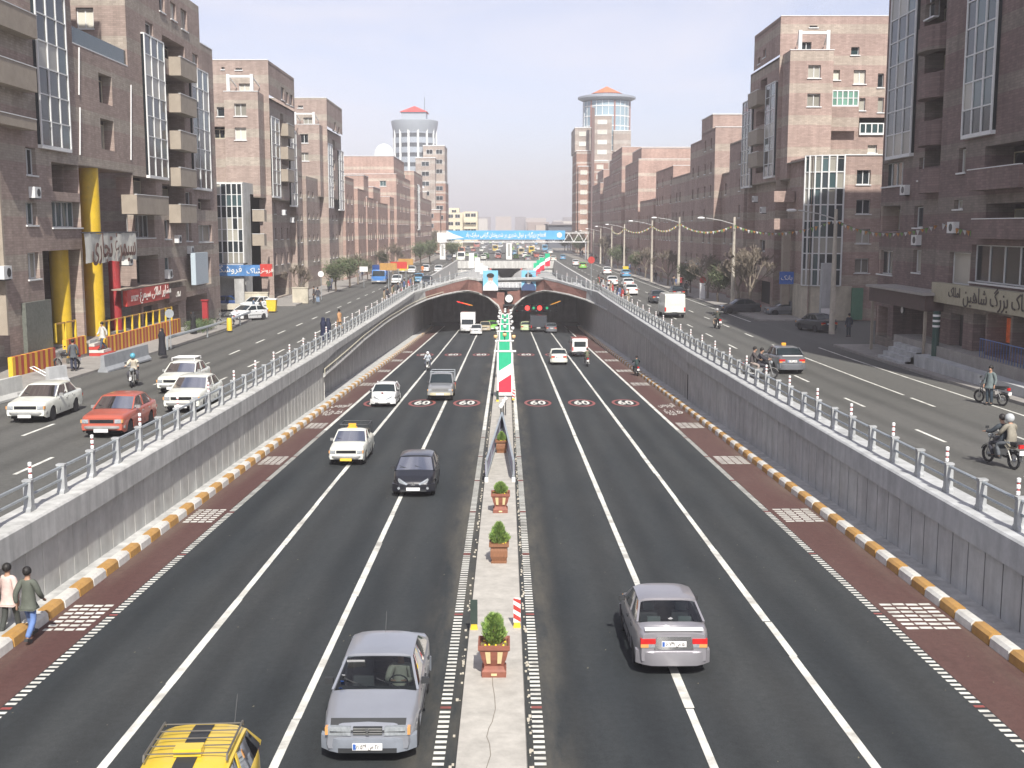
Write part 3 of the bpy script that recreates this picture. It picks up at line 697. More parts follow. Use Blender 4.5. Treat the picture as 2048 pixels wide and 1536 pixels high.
def wall(bld, pl, u0, u1, v0, v1, ops, m, back=True, name='wall', thick=.35):
    """brick wall with real openings. ops: (rect, kind, extra)"""
    b = MB(); rects = [o[0] for o in ops]
    rects = [(max(u0, r[0]), min(u1, r[1]), max(v0, r[2]), min(v1, r[3])) for r in rects]
    ok = [i for i, r in enumerate(rects) if r[1]-r[0] > .15 and r[3]-r[2] > .15]
    ops = [ops[i] for i in ok]; rects = [rects[i] for i in ok]
    us = sorted(set([u0, u1] + [x for r in rects for x in r[:2]])); vs = sorted(set([v0, v1] + [x for r in rects for x in r[2:]]))
    idx = {}
    def V(u, v):
        if (u, v) not in idx: idx[(u, v)] = len(b.v); b.v.append(pl.P(u, v))
        return idx[(u, v)]
    for i in range(len(us)-1):
        for j in range(len(vs)-1):
            cu, cv = (us[i]+us[i+1])/2, (vs[j]+vs[j+1])/2
            if any(r[0] < cu < r[1] and r[2] < cv < r[3] for r in rects): continue
            b.f.append((V(us[i],vs[j]), V(us[i+1],vs[j]), V(us[i+1],vs[j+1]), V(us[i],vs[j+1]))); b.m.append(0)
    dk = MB()
    for o, r in zip(ops, rects):
        kind = o[1]; ex = o[2] if len(o) > 2 else {}
        d = ex.get('d', {'w': .24, 'b': 1.2, 'o': 2.5}[kind])
        a, c, e, f = r
        for (ua, va), (ub, vb) in (((a,e),(c,e)),((c,e),(c,f)),((c,f),(a,f)),((a,f),(a,e))):
            b.add([pl.P(ua,va), pl.P(ub,vb), pl.P(ub,vb,d+.04), pl.P(ua,va,d+.04)], [(0,1,2,3)])
        if kind == 'w':
            window(bld, pl, r, d, ex.get('m', 1), ex.get('fm'), ex.get('g'), ex.get('sill', True), ex.get('t', 0))
            dk.add([pl.P(a,e,d+.08), pl.P(c,e,d+.08), pl.P(c,f,d+.08), pl.P(a,f,d+.08)], [(0,1,2,3)])
        elif kind == 'b':
            dk.add([pl.P(a,e,d+.04), pl.P(c,e,d+.04), pl.P(c,f,d+.04), pl.P(a,f,d+.04)], [(0,1,2,3)])
            if ex.get('win', True): window(bld, pl, (a+.15, c-.15, e+.05, f-.25), d-.06, ex.get('m', 1), M_gframe, ex.get('g', random.choice((G_dark, G_dark, G_curt))), False)
        else:
            dk.add([pl.P(a,e,d+.04), pl.P(c,e,d+.04), pl.P(c,f,d+.04), pl.P(a,f,d+.04)], [(0,1,2,3)])
    o = b.build(name, m, bld, fix=False)
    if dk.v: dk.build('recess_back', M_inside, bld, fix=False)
    return o
def bay(bld, pl, r, cols=3, rows=6, proj=.6, mix=(5,3,3), fm=None):
    u0, u1, v0, v1 = r; fm = fm or M_wframe; t = .11; proj = min(proj, .28)
    b = MB(); pbox(b, pl, u0, u1, v0-.1, v0+t, -proj, .05, loc=False); pbox(b, pl, u0, u1, v1-t, v1, -proj, .05, loc=False)
    for i in range(cols+1):
        x = u0 + (u1-u0)*i/cols; x = min(max(x, u0+t/2), u1-t/2); pbox(b, pl, x-t/2, x+t/2, v0+t, v1-t, -proj-.01*(i % 2), -proj+.09, loc=False)
    for j in range(1, rows):
        z = v0 + (v1-v0)*j/rows
        for i in range(cols):
            xa, xb = u0 + (u1-u0)*i/cols + t/2, u0 + (u1-u0)*(i+1)/cols - t/2
            pbox(b, pl, xa, xb, z-.035, z+.035, -proj+.005, -proj+.08, loc=False)
    f = b.build('bay_window', fm, bld, fix=True)
    for x in (u0+.02, u1-.05):
        sb = MB(); pbox(sb, pl, x, x+.03, v0+t, v1-t, -proj+.1, .02, loc=False); sb.build('side_pane', G_dark, f)
    pw, ph = (u1-u0)/cols - t, (v1-v0)/rows - .07; pc = {}
    rowmat = [random.choices((G_dark, G_teal, G_curt), mix)[0] for _ in range(rows)]
    for i in range(cols):
        for j in range(rows):
            g = rowmat[j] if random.random() < .7 else random.choices((G_dark, G_teal, G_curt), mix)[0]
            if g.name not in pc:
                p_ = MB(); p_.add([pl.dirv(u, v, 0) for u, v in ((0,0),(pw,0),(pw,ph),(0,ph))], [(0,1,2,3)]); pc[g.name] = p_.mesh('pane', g, fix=False)
            link('pane', pc[g.name], f, pl.P(u0 + (u1-u0)*i/cols + t/2, v0 + (v1-v0)*j/rows + .035, -proj+.06))
    return f
def balcony(bld, pl, r, proj=1.1, m=None, roundy=False, rail=True):
    """solid parapet balcony; r is the parapet's own rectangle"""
    u0, u1, v0, v1 = r; m = m or M_beige; b = MB()
    if roundy:
        n = 8; pts = [(u0 + (u1-u0)*(1-cos(pi*i/n))/2, -proj*sin(pi*i/n)) for i in range(n+1)]
        vs = [pl.P(u, v, d) for v in (v0, v1) for u, d in pts] + [pl.P(u0+(u1-u0)*.5+(u-(u0+u1)/2)*.86, v1, d*.86) for u, d in pts]
        b.add(vs, [(i, i+1, n+2+i, n+1+i) for i in range(n)] + [(n+1+i, n+2+i, 2*n+3+i, 2*n+2+i) for i in range(n)] + [tuple(range(n+1))])
    else:
        pbox(b, pl, u0, u1, v0, v0+.18, -proj, 0, loc=False); pbox(b, pl, u0, u1, v0+.18, v1, -proj, -proj+.12, loc=False)
        pbox(b, pl, u0, u0+.12, v0+.18, v1, -proj+.12, 0, loc=False); pbox(b, pl, u1-.12, u1, v0+.18, v1, -proj+.12, 0, loc=False)
    o = b.build('balcony', m, bld, fix=not roundy)
    if rail and not roundy:
        c_ = MB(); pbox(c_, pl, u0-.03, u1+.03, v1, v1+.05, -proj-.03, -proj+.15, loc=False); c_.build('coping', M_wframe, o)
    return o
def mass(bld, x0, x1, y0, y1, z0, z1, m, name='block'):
    return MB().box(x0, x1, y0, y1, z0, z1).build(name, m, bld)
def roofslab(bld, x0, x1, y0, y1, z, m=None, par=.0):
    b = MB(); b.box(x0, x1, y0, y1, z, z+.06); o = b.build('coping', m or M_wframe, bld)
    return o
def pergola(bld, x0, x1, yf, yb, z0, z1):
    b = MB()
    for x in (x0, x1): b.box(x-.16, x+.16, yf, yf+.3, z0, z1)
    b.box(x0-.16, x1+.16, yf+.02, yf+.26, z1-.35, z1-.12)
    for x in (x0, x1): b.obox((x, yf+.3, z1-.2), (x+(.3 if x0 > 0 else .3), yb, z1-1.0), .1, .12)
    b.build('pergola', M_wframe, bld)

# ---------------------------------------------------------------- near left block with the yellow and red columns
L1 = thing('apartment_block', 'near brick apartment block with tall yellow and red columns and white bay windows', 'apartment building')
PL = Plane('x', 27., -1); g0 = .2
ZT = lambda px, py, c=-27.: onX(px, py, c).z
yA = onX(155, 300, -27).y; yC = onX(254, 100, -27).y; yE1 = onX(400, 100, -27).y; yE = onX(424, 100, -27).y
zB = ZT(205, 112); zC = ZT(330, -35); zD = ZT(410, 92)
ov = ZT(200, 335)
ops = [(R(PL,52,72,295,350),'w'), (R(PL,52,74,405,450),'w'), (R(PL,56,79,505,558),'w'), (R(PL,104,164,403,455),'w',{'m':4,'d':.5}),
       (R(PL,90,166,500,705),'o'), (R(PL,104,166,328,385),'b',{'m':2,'d':1.8})]
wall(L1, PL, 62.5, yA, g0, 34, ops, B_L)
PL0 = Plane('x', 27.7, -1)
o0 = [(R(PL0,-40,30,100,158),'b'), (R(PL0,-40,30,205,250),'b'), (R(PL0,-60,2,480,540),'w'), (R(PL0,2,28,655,745),'o',{'d':.6}), (R(PL0,-40,20,-30,20),'b')]
wall(L1, PL0, 44, 62.5, g0, 34, o0, B_L)
b = MB(); b.box(-27.72, -27., 62.3, 62.5, g0+2.6, 34); b.build('wall_return', M_beige, L1)
for yt, yb in ((12,60),(122,172),(230,252)): balcony(L1, Plane('x', 27., -1), R(PL,-45,46,yt,yb), .75)
mass(L1, -60, -27.05, 44, yA-.1, 33.9, 34.0, M_roof, 'roof'); mass(L1, -60, -27.9, yA-.3, yA, g0, 34, B_L, 'wall')
# projecting middle part over the columns, lower parapet
opsB = [(R(PL,198,224,150,208),'b',{'d':.7,'m':0}), (R(PL,202,228,240,300),'b',{'d':.7,'m':0})]
wall(L1, PL, yA, yC, ov, zB, opsB, B_L)
PLr = Plane('x', 29.6, -1)
wall(L1, PLr, yA, yC, g0, ov, [(R(PLr,178,240,520,660),'o',{'d':1.2})], M_redcol)
MB().box(-29.6, -27.02, yA, yC, ov-.05, ov+.1).build('soffit', M_beige, L1)
MB().box(-34, -27.02, yA, yC, zB-1.0, zB-.9).build('roof_terrace', M_roof, L1); MB().box(-27.2, -26.98, yA, yC, zB, zB+.07).build('coping', M_wframe, L1)
b = MB(); pbox(b, PL, yA+.1, yC, zB+.07, zB+1.1, .12, .16, loc=False); b.build('glass_guard', G_teal, L1)
# rear taller part: lit side facing the camera, with one bright window
PY = Plane('y', yC)
wall(L1, PY, -40, -27, ov, zC, [(R(PY,153,186,15,57),'w',{'g':G_bright}), (R(PY,209,236,-60,-20),'w')], B_L)
opsC = [(R(PL,291,306,45,78),'w',{'m':0}), (R(PL,318,329,-14,24),'w',{'m':0}), (R(PL,341,352,6,40),'w',{'m':0}), (R(PL,362,374,20,60),'w',{'m':0}), (R(PL,385,396,108,136),'w',{'m':0})]
for k in range(5): yt = 82 + k*72; opsC.append((R(PL,325,369,yt,yt+42),'b',{'d':1.4}))
opsC += [(R(PL,240,312,352,395),'b',{'m':2}), (R(PL,238,309,430,476),'w',{'m':3,'d':.5}), (R(PL,240,318,512,572),'o',{'d':1.5}),
         (R(PL,329,341,440,478),'w',{'m':0}), (R(PL,330,343,515,552),'w',{'m':0}), (R(PL,372,383,440,482),'w',{'m':0}), (R(PL,371,384,384,410),'w',{'m':0}),
         (R(PL,396,421,398,420),'b',{'d':.9}), (R(PL,397,424,450,484),'w',{'m':1}), (R(PL,395,422,515,570),'o'), (R(PL,244,284,610,668),'o',{'d':.5}), (R(PL,288,318,610,662),'o',{'d':.5}), (R(PL,328,358,612,658),'o',{'d':.5}), (R(PL,372,415,590,650),'o')]
opsC = [o for o in opsC if o[0][3] < 40]
wall(L1, PL, yC, yE, g0, zD, opsC, B_L)
wall(L1, PL, yC, yE1, zD, zC, opsC, B_L)
mass(L1, -40, -27.05, yC+.2, yE1-.02, zC-.2, zC-.02, M_roof, 'roof'); mass(L1, -42, -27.05, yE-.3, yE, g0, zD, B_L, 'rear_wall'); mass(L1, -42, -27.05, yE1-.3, yE1, zD, zC, B_L, 'rear_wall')
MB().box(-27.3, -26.97, yE1, yE, zD, zD+.08).build('coping', M_wframe, L1)
for k in range(5): yt = 122 + k*72; balcony(L1, PL, R(PL,338,371,yt,yt+36), .95)
balcony(L1, PL, R(PL,243,309,392,429), 1.1)
bay(L1, PL, R(PL,66,126,-65,296), 3, 7, .7); bay(L1, PL, R(PL,287,326,78,355), 3, 7, .6); bay(L1, PL, R(PL,381,414,140,378), 3, 6, .5)
for px, y0, y1 in ((158,95,190),(160,215,310),(262,170,320)):
    p0, p1 = onX(px, y0, -26.97), onX(px, y1, -26.97); MB().tube([p0, p1], .05, 6).build('drain_pipe', M_wframe, L1)
def column(px, w_, yb, zt, m, X=-27.9):
    p = onX(px, 600, X); z0 = zu(p.y) + .1; r = w_
    c_ = MB().lathe([(r*1.02,0),(r,.15),(r,zt-z0)], (X, p.y, z0), 24).build('column', m, L1, smooth=True)
column(122, .58, 700, ZT(122,500)+.1, M_yelcol); column(188, .66, 690, ov+.1, M_yelcol, -27.75); column(231, .4, 660, ZT(231,512), M_redcol, -27.75)
MB().box(-28.9, -28.2, onX(138,600,-28.5).y, onX(166,600,-28.5).y, .3, ZT(150,500)).build('column', M_redcol, L1)
# stone plinth panel at far left and dark stone corner
r_ = R(PL,45,97,602,720); b = MB(); pbox(b, PL, r_[0], r_[1], .5, r_[3], -.25, -.01, loc=False); b.build('stone_cladding', mat('green_stone', (.13,.14,.12), .4, .3, 6), L1)
# shop front sign, awning sign, air conditioners
def sign(label, pl, r, m, txt, lm, size, group=None, d=-.35, th=.12, seg=None, name='shop_sign'):
    u0, u1, v0, v1 = r
    t = thing(name, label, 'sign', pl.P((u0+u1)/2, (v0+v1)/2, d), 0, group)
    b = MB(); pbox(b, pl, -(u1-u0)/2, (u1-u0)/2, -(v1-v0)/2, (v1-v0)/2, 0, th); b.build('board', m, t)
    ang = (pi/2, 0, pi/2 if pl.s < 0 else -pi/2) if pl.k == 'x' else (pi/2, 0, 0)
    for tx, du, dv, sz in (seg or [(txt, 0, 0, size)]):
        me = text_mesh('lettering', tx, sz, lm, .01, .0); o = link('lettering', me, t, pl.dirv(du, dv, -.03), ang)
    return t
sign('long red shop sign with white Persian lettering over the shops by the red column', PL, R(PL,240,326,573,605), M_signred, '', M_letter, 1, None, -.5, .3, [(fa('مشاور املاکی سیمرغ'), 1.6, .1, .95), (fa('۶۶۹۱۳۳۰۰'), -3.3, -.1, .6)])
MB().box(-27.5, -26.5, onX(240,600,-27).y-.2, onX(364,600,-27).y, ZT(300,571), ZT(300,571)+.08).build('canopy', M_beige, L1)
sign('dull brown sign panel beside the red shop sign', PL, R(PL,327,362,575,603), mat('sign_brown', (.16,.11,.09), .6), fa('املاک'), M_letter, .6, None, -.45, .2)
sign('pale blue backlit sign box on the brick pier past the red sign', PL, R(PL,370,396,505,568), mat('sign_pale', (.42,.5,.55), .4, .05), '', M_letter, .5, None, -.9, .4, [])
# the cloth banner hung between the columns
bp = R(Plane('x', 26.1, -1), 170, 272, 466, 523)
t = thing('cloth_banner', 'white cloth banner with brown Persian lettering hung across the yellow column', 'banner', (-26.1, (bp[0]+bp[1])/2, (bp[2]+bp[3])/2))
b = MB(); nn = 24; W_, H_ = bp[1]-bp[0], bp[3]-bp[2]
for i in range(nn+1):
    for j in range(5):
        u = -W_/2 + W_*i/nn; v = -H_/2 + H_*j/4; b.v.append((.09*sin(i*.9)*(1.2-j/4)+.03*sin(i*2.3+j), u, v + .05*sin(i*.7)))
for i in range(nn):
    for j in range(4): b.f.append((i*5+j, (i+1)*5+j, (i+1)*5+j+1, i*5+j+1)); b.m.append(0)
b.build('cloth', mat('banner_cloth', (.55,.55,.5), .8, .08), t, smooth=2, fix=False)
b = MB().tube([(0,-W_/2-.5,H_/2+.04),(0,W_/2+.5,H_/2+.04)], .05, 6); b.build('pole', M_dark, t)
M_brownl = mat('letter_brown', (.12,.06,.045), .6)
link('lettering', text_mesh('lettering', fa('سیمرغ تجاری'), 2.1, M_brownl, .01, .03, W_*.86), t, (.16, .1, .05), (pi/2, 0, pi/2))
for px, py in ((252,520),(3,545),(333,548)):
    pp = onX(px, py, -27.); ac = thing('air_conditioner', {252:'boxy air conditioner hung in the dark recess above the red shop sign',3:'white air conditioner on the wall at the far left edge',333:'small air conditioner under the narrow window right of the recess'}[px], 'air conditioner', (-26.9, pp.y, pp.z))
    MB().box(-.25,.25,-.5,.5,-.35,.35).build('casing', M_wframe, ac); MB().lathe([(.24,.25),(.24,.28)], (0,.1,0), 14, axis='x').build('fan_grille', M_dark, ac)
    MB().box(-.35,.2,-.45,.45,-.42,-.36).build('bracket', M_dark, ac)
# red and yellow striped low wall, its rails
sw = thing('striped_wall', 'low wall painted in red and yellow stripes in front of the tall columns', 'wall')
sm = [MB().box(-.12,.12,0,.36,0,1.1).mesh('stripe', m) for m in (mat('stripe_yellow', (.75,.45,.03), .6, .1, 5, dirt=.1), mat('stripe_red', (.42,.05,.03), .6, .1, 5, dirt=.1), mat('stripe_ochre', (.55,.28,.05), .6, .1, 5, dirt=.1))]
for ya, yb, X, zz in ((60.5,66.3,-26.2,0),(68.6,71.8,-26.4,.25),(73.6,90.5,-25.8,0)):
    y = ya; k = 0
    while y < yb: link('stripe', sm[(0,1,2,1)[k % 4]], sw, (X, y, zu(y)+.1+zz)); y += .365; k += 1
b = MB(); b2 = MB()
for ya, yb, X, h0 in ((68.6,71.8,-26.9,1.3),(74.5,90.5,-26.3,1.0)):
    n = int((yb-ya)/1.5)
    for i in range(n+1): y = ya + (yb-ya)*i/n; MB().obox((X,y,zu(y)+h0), (X,y,zu(y)+h0+1.15), .12, .12).build('rail_post', M_yel, sw)
    for h in (1.1,): b2.obox((X,ya,zu(ya)+h0+h), (X,yb,zu(yb)+h0+h), .08, .08)
b2.build('top_rail', M_orange, sw)
MB().box(-28.5, -26.3, 66.4, 92, .2, zu(80)+1.0).build('terrace', M_pave, sw)
for k in range(5): MB().box(-26.2, -25.0+.0-.28*k, 72.0, 73.4, zu(72)+.15+.2*k, zu(72)+.33+.2*k).build('step', (M_redp, M_kwhite, M_redp, M_kwhite, M_conc)[k], sw)

# ---------------------------------------------------------------- second left block (sunlit end wall) and its glazed annexe
def ranks(bld, pl, u0, u1, z0, z1, st=3.0, gap=3.6, w_=1.3, h=1.35, base=1.0, prob=.85, m=1):
    """regular windows, storey by storey"""
    ops = []; z = z0
    while z + base + h < z1 - .3:
        n = max(1, int((u1-u0)/gap))
        for i in range(n):
            if random.random() > prob: continue
            u = u0 + (u1-u0)*(i+.5)/n; ops.append(((u-w_/2, u+w_/2, z+base, z+base+h), 'w', {'m': m, 'd': .2}))
        z += st
    return ops
def tall_block(bld, s, m, yF, yM, yE, xf, pyTopMain, pyTopBack, pxc, zov, px_camera, ops_cam, ops_back, bays, balc, outer, xback, pxback):
    """the recurring house type: main block with camera-side wall, taller part set back, pergola on the terrace"""
    sgn = s
    PY1, PY2, PS = Plane('y', yF), Plane('y', yM), Plane('x', xf, s)
    zM = onY(pxc, pyTopMain, yF).z; zK = onY(pxc, pyTopBack, yM).z
    xa = s*xf; xb = onY(px_camera, 300, yF).x
    wall(bld, PY1, min(xa, xb), max(xa, xb), zov, zM, ops_cam, m)
    xc = onY(pxback, 200, yM).x
    wall(bld, PY2, min(xc, outer), max(xc, outer), .0, zK, ops_back, m)
    wall(bld, PS, yF, yM, zov, zM, bays[0], m); 
    wall(bld, PS, yM, yE, zov, zM, bays[1], m)
    wall(bld, Plane('x', abs(xc), s), yM, yE-3, zM, zK, bays[2], m)
    MB().box(min(xa,xb), max(xa,xb), yF+.02, yM, zM-1., zM-.95).build('terrace', M_roof, bld)
    MB().box(min(xc,outer), max(xc,outer), yM+.05, yE-3, zK-.4, zK-.3).build('roof', M_roof, bld)
    MB().box(min(xa,outer), max(xa,outer), yM+.3, yE, zM-.2, zM-.1).build('roof', M_roof, bld)
    MB().box(min(xa,outer), max(xa,outer), yF+.05, yE, zov-.1, zov-.01).build('soffit', M_beige, bld)
    MB().box(min(xa,xb)-.04, max(xa,xb)+.04, yF-.05, yF+.2, zM, zM+.07).build('coping', M_wframe, bld)
    MB().box(min(xc,outer), max(xc,outer), yM-.04, yM+.2, zK, zK+.07).build('coping', M_wframe, bld)
    MB().box(min(xa,outer), max(xa,outer), yE-.3, yE, 0, zM).build('rear_wall', m, bld)
    return PY1, PY2, PS, zM, zK
L2 = thing('apartment_block', 'sunlit brick apartment block with a white pergola, second on the left', 'apartment building')
PY1, PY2, PS = Plane('y', 126.), Plane('y', 129.), Plane('x', 26.5, -1)
oc = [(R(PY1,469,492,207,232),'w',{'g':G_curt}), (R(PY1,470,492,255,280),'w',{'g':G_bright})]
ob = [(R(PY2,434,449,214,233),'w',{'m':0}), (R(PY2,423,450,253,277),'b',{'d':.8}), (R(PY2,478,500,167,183),'w'), (R(PY2,471,484,136,140),'w',{'m':0}), (R(PY2,443,449,134,139),'w',{'m':0})]
bb = [(R(PS,588,594,230,262),'w',{'m':0}), (R(PS,561,566,228,262),'b'), (R(PS,564,575,300,330),'b',{}), (R(PS,564,575,345,372),'b')]
tall_block(L2, -1, B_L, 126., 129., 147.5, 26.5, 183, 120, 490, onY(530,393,126.).z, 451, oc, ob, ([(R(PS,541,546,214,236),'w',{'m':0})], bb, [(R(PS,552,558,175,200),'w',{'m':0}),(R(PS,563,567,185,208),'w',{'m':0}),(R(PS,571,576,190,212),'w',{'m':0})]), 1, -50, 0, 538)
pergola(L2, onY(456,170,126.2).x, onY(503,170,126.2).x, 126.2, 128.8, onY(456,182,126.2).z, onY(456,148,126.2).z)
bay(L2, PS, R(PS,540,556,236,394), 2, 6, .5, (4,2,3)); bay(L2, PS, R(PS,578,590,262,412), 2, 6, .5, (4,2,3))
for yt in (250, 296, 340): balcony(L2, PS, R(PS,561,574,yt,yt+24), .9)
# lower storeys and the glazed corner
LY = Plane('y', 127.); zo = onY(530,392,126.).z
wall(L2, Plane('x', 27.3, -1), 127, 147.5, 0, zo, ranks(L2, Plane('x', 27.3, -1), 128, 147, 3.2, zo, 3., 3.2, 1.1) + [((128,134,.3,3.),'o'),((136,145,.3,3.),'o')], B_L)
la = onY(432,400,121.).x; lb = onY(486,400,121.).x
LG = Plane('y', 121.)
gz0, gz1 = onY(450,528,121.).z, onY(450,366,121.).z
bay(L2, LG, (la, lb, gz0, gz1), 5, 7, .3, (4,3,4))
wall(L2, LG, -50, la, .2, gz1, [], B_L); mass(L2, -50, lb, 121.1, 129, .2, gz1+.1, M_conc2, 'annexe')
LW = Plane('y', 124.); zr = onY(510,388,124).z
wall(L2, LW, lb, -27.3, .2, zr, [(R(LW,489,496,395,420),'w',{'m':0}), (R(LW,511,545,394,420),'b'), (R(LW,489,497,443,467),'w',{'m':0}), (R(LW,511,545,444,468),'b'), (R(LW,502,512,492,515),'w'), (R(LW,512,548,492,515),'w',{'m':3}), (R(LW,489,560,552,588),'o',{'d':1.5})], B_L)
for yt in (420, 468): balcony(L2, LW, R(LW,510,533,yt,yt+23), 1.2)
mass(L2, lb, -27.3, 124.4, 129, .2, zr, M_beige, 'annexe')
b = MB(); b.box(-46, -26.2, 117.5, 119.5, .3, .8); struct(b.build('plaza_step', M_lime))
wall(L2, Plane('y', 119.), -50, -27., .3, gz0+.1, [((-49,-44,.6,3.4),'o'), ((-43,-38,.6,3.4),'o'), ((-36.5,-32.5,.6,3.4),'o'), ((-31.5,-28,.6,3.4),'o')], M_dkconc)
MB().box(-50, -27., 119.1, 121, gz0, gz0+.12).build('canopy_roof', M_dark, L2)
SY = Plane('y', 118.7)
sign('blue and red shop sign board under the glazed corner of the second block', SY, R(SY,437,521,530,552), mat('sign_mix', (.08,.2,.42), .4, .35, 1.2), '', M_letter, 1, None, 0, .3, [(fa('فروشگاه'), -1.2, .1, .9), (fa('پوشاک'), 1.8, -.05, .8)])
sign('square red shop sign at the corner of the second block', SY, R(SY,521,544,528,553), M_signred, fa('فروش'), M_letter, .6, None, -.1, .3)

# third left block
L3 = thing('apartment_block', 'tall brick apartment block beyond the pergola block, third on the left', 'apartment building')
Q1, Q2, QS = Plane('y', 170.), Plane('y', 173.), Plane('x', 27., -1)
tall_block(L3, -1, B_L, 170., 173., 192., 27., 249, 196, 625, onY(640,392,170).z, 597, [(R(Q1,600,616,268,286),'w'),(R(Q1,600,617,305,322),'w')], [(R(Q2,607,624,235,248),'w'),(R(Q2,596,606,211,216),'w',{'m':0}),(R(Q2,600,615,400,420),'w',{'g':G_bright}),(R(Q2,625,640,400,420),'w')],
           ([], [(R(QS,665,670,280,300),'b'),(R(QS,665,670,320,340),'b'),(R(QS,665,670,360,380),'b')], [(R(QS,660,663,245,262),'w',{'m':0}),(R(QS,668,671,255,270),'w',{'m':0})]), 1, -45, 0, 653)
pergola(L3, onY(590,230,170.2).x, onY(627,230,170.2).x, 170.2, 172.8, onY(620,249,170.2).z, onY(620,224,170.2).z)
bay(L3, QS, R(QS,654,663,288,415), 2, 6, .5); bay(L3, QS, R(QS,676,685,302,420), 2, 6, .5)
zz = onY(640,392,170).z
wall(L3, Plane('x', 27.6, -1), 171, 192, 0, zz, ranks(L3, QS, 172, 191, 2.8, zz, 3., 3.2, 1.1, .8), B_L)
wall(L3, Plane('y', 160.), -36, -27.4, 0, onY(640,352,160).z, [(R(Plane('y',160.),626,637,392,411),'w',{'g':G_bright}),(R(Plane('y',160.),627,638,466,484),'w'),(R(Plane('y',160.),627,638,505,520),'w')], B_L)
wall(L3, Plane('x', 27.4, -1), 160, 171, 0, onY(640,352,160).z, ranks(L3, QS, 160, 171, 2.8, 15, 3., 3.2, 1.1, .8), B_L)
mass(L3, -36, -27.5, 160.1, 171, onY(640,352,160).z-.2, onY(640,352,160).z-.1, M_roof, 'roof')
L2b = thing('apartment_block', 'lower brown brick block between the pergola block and the third block on the left', 'apartment building')
wall(L2b, Plane('x', 27.9, -1), 147.6, 160, 0, 15.5, ranks(L2b, PS, 148, 160, 2.6, 15, 3., 3., 1.1, .8), B_L); mass(L2b, -45, -28, 147.6, 160, 15, 15.4, M_roof, 'roof')
wall(L2b, Plane('y', 152.), -40, -27.9, 15.4, 21, [], B_L); mass(L2b, -40, -27.9, 152.1, 160, 15.4, 21, B_L, 'upper_wall')
# ---------------------------------------------------------------- rows of lower blocks stepping away
def row_block(label, s, xf, ya, yb, z1, m=None, xo=None, st=3.05, prob=.7, gapc=3.4, back=None, bayq=None, cope=True):
    t = thing('apartment_block', label, 'apartment building'); m = m or B_far
    PS, PY = Plane('x', xf, s), Plane('y', ya); xo = xo or xf + 16
    z0 = zu(ya) + .1
    wall(t, PS, ya, yb, z0, z1, ranks(t, PS, ya+.4, yb-.4, z0+2.7, z1, st, gapc, 1.1, 1.4, .8, prob, 0), m)
    a, b_ = min(s*xf, s*xo), max(s*xf, s*xo)
    wall(t, PY, a, b_, z0, z1, ranks(t, PY, (a+1 if s > 0 else b_-5), (a+6 if s > 0 else b_-1), z0+5, z1, st, 3.2, 1.4, 1.2, .9, prob*.6), m)
    mass(t, a, b_, ya+.2, yb, z1-.3, z1-.2, M_roof, 'roof'); mass(t, a+.1, b_-.1, yb-.3, yb, z0, z1, m, 'rear_wall')
    if cope: MB().box(a-.04, b_+.04, ya-.05, ya+.15, z1, z1+.08).build('coping', M_wframe, t)
    if bayq: bay(t, PS, bayq, 2, 5, .5)
    if back:
        yb0, zb = back; MB().box(a+(0 if s < 0 else 1.5), b_-(1.5 if s < 0 else 0), yb0, yb-.4, z1, zb).build('penthouse', m, t)
        MB().box(a+(0 if s < 0 else 1.4), b_-(1.4 if s < 0 else 0), yb0-.1, yb-.3, zb, zb+.1).build('coping', M_wframe, t)
    return t
row_block('narrow brick block just beyond the third tall block on the left', -1, 26.6, 193, 204, 17.0)
row_block('low brick block with dull windows, second in the receding left row', -1, 26., 204.5, 216, 15.4)
row_block('low brick block, middle of the receding left row', -1, 25.8, 216.5, 232, 14.2, back=(224, 18.5))
row_block('brick block with a raised stair head in the receding left row', -1, 25.6, 232.5, 252, 13.6, back=(238, 16.8))
r8 = row_block('broad stepped brick block carrying a white dome, far left row', -1, 24.6, 262, 300, 20.5, xo=52, back=(272, 25.))
MB().lathe([(2.5,0),(2.5,.6),(2.3,1.5),(1.7,2.5),(.9,3.1),(.05,3.3)], (-29, 279, 25.1), 16).build('roof_dome', M_wframe, r8, smooth=True)
row_block('low brick block before the broad domed block on the left', -1, 25.2, 252.5, 262, 15.2)
row_block('brick block with glazed bay just before the round white tower', -1, 23.6, 300, 330, 23., bayq=(310,316,8,20))
row_block('brick block at the foot of the round white tower', -1, 23.8, 332, 372, 17.)

# right side, from the second block backwards
row_block('dark brick block with plain parapet beside the glazed corner block', 1, 27., 132, 141, 18.6, B_R, cope=False)
row_block('brick block with a pale upper band, third in the receding right row', 1, 27., 151, 161, 21.4, B_R)
row_block('brick block with pale top in the receding right row behind the lamp posts', 1, 28., 141, 151, 15.5, B_R)
row_block('tall brick block with a rounded corner, right row', 1, 27., 161, 171, 20.6, B_R, xo=60, back=(161.6, 24.))
row_block('low dark brick block near the middle lamp posts on the right', 1, 27., 171, 190, 16.6, B_R)
row_block('brick block with a white corner behind the low dark block', 1, 27.3, 190.5, 212, 18.6, B_far)
row_block('stepped brick block before the broad sunlit block on the right', 1, 27., 212.5, 234, 13.8, B_far)
row_block('broad sunlit brick block with small top windows, right row', 1, 26.8, 236, 262, 22.3, B_far, xo=60, back=(244, 25.))
row_block('brick block with a high back part, far right row', 1, 26.8, 270, 296, 27., B_far, xo=62)
row_block('slim brick block with shadowed side at the foot of the right tower', 1, 27., 298, 322, 22., B_far, xo=50, back=(304, 26.5))
row_block('last brick block before the right tower', 1, 26.4, 326, 356, 21., B_far, xo=46, back=(334, 25.))

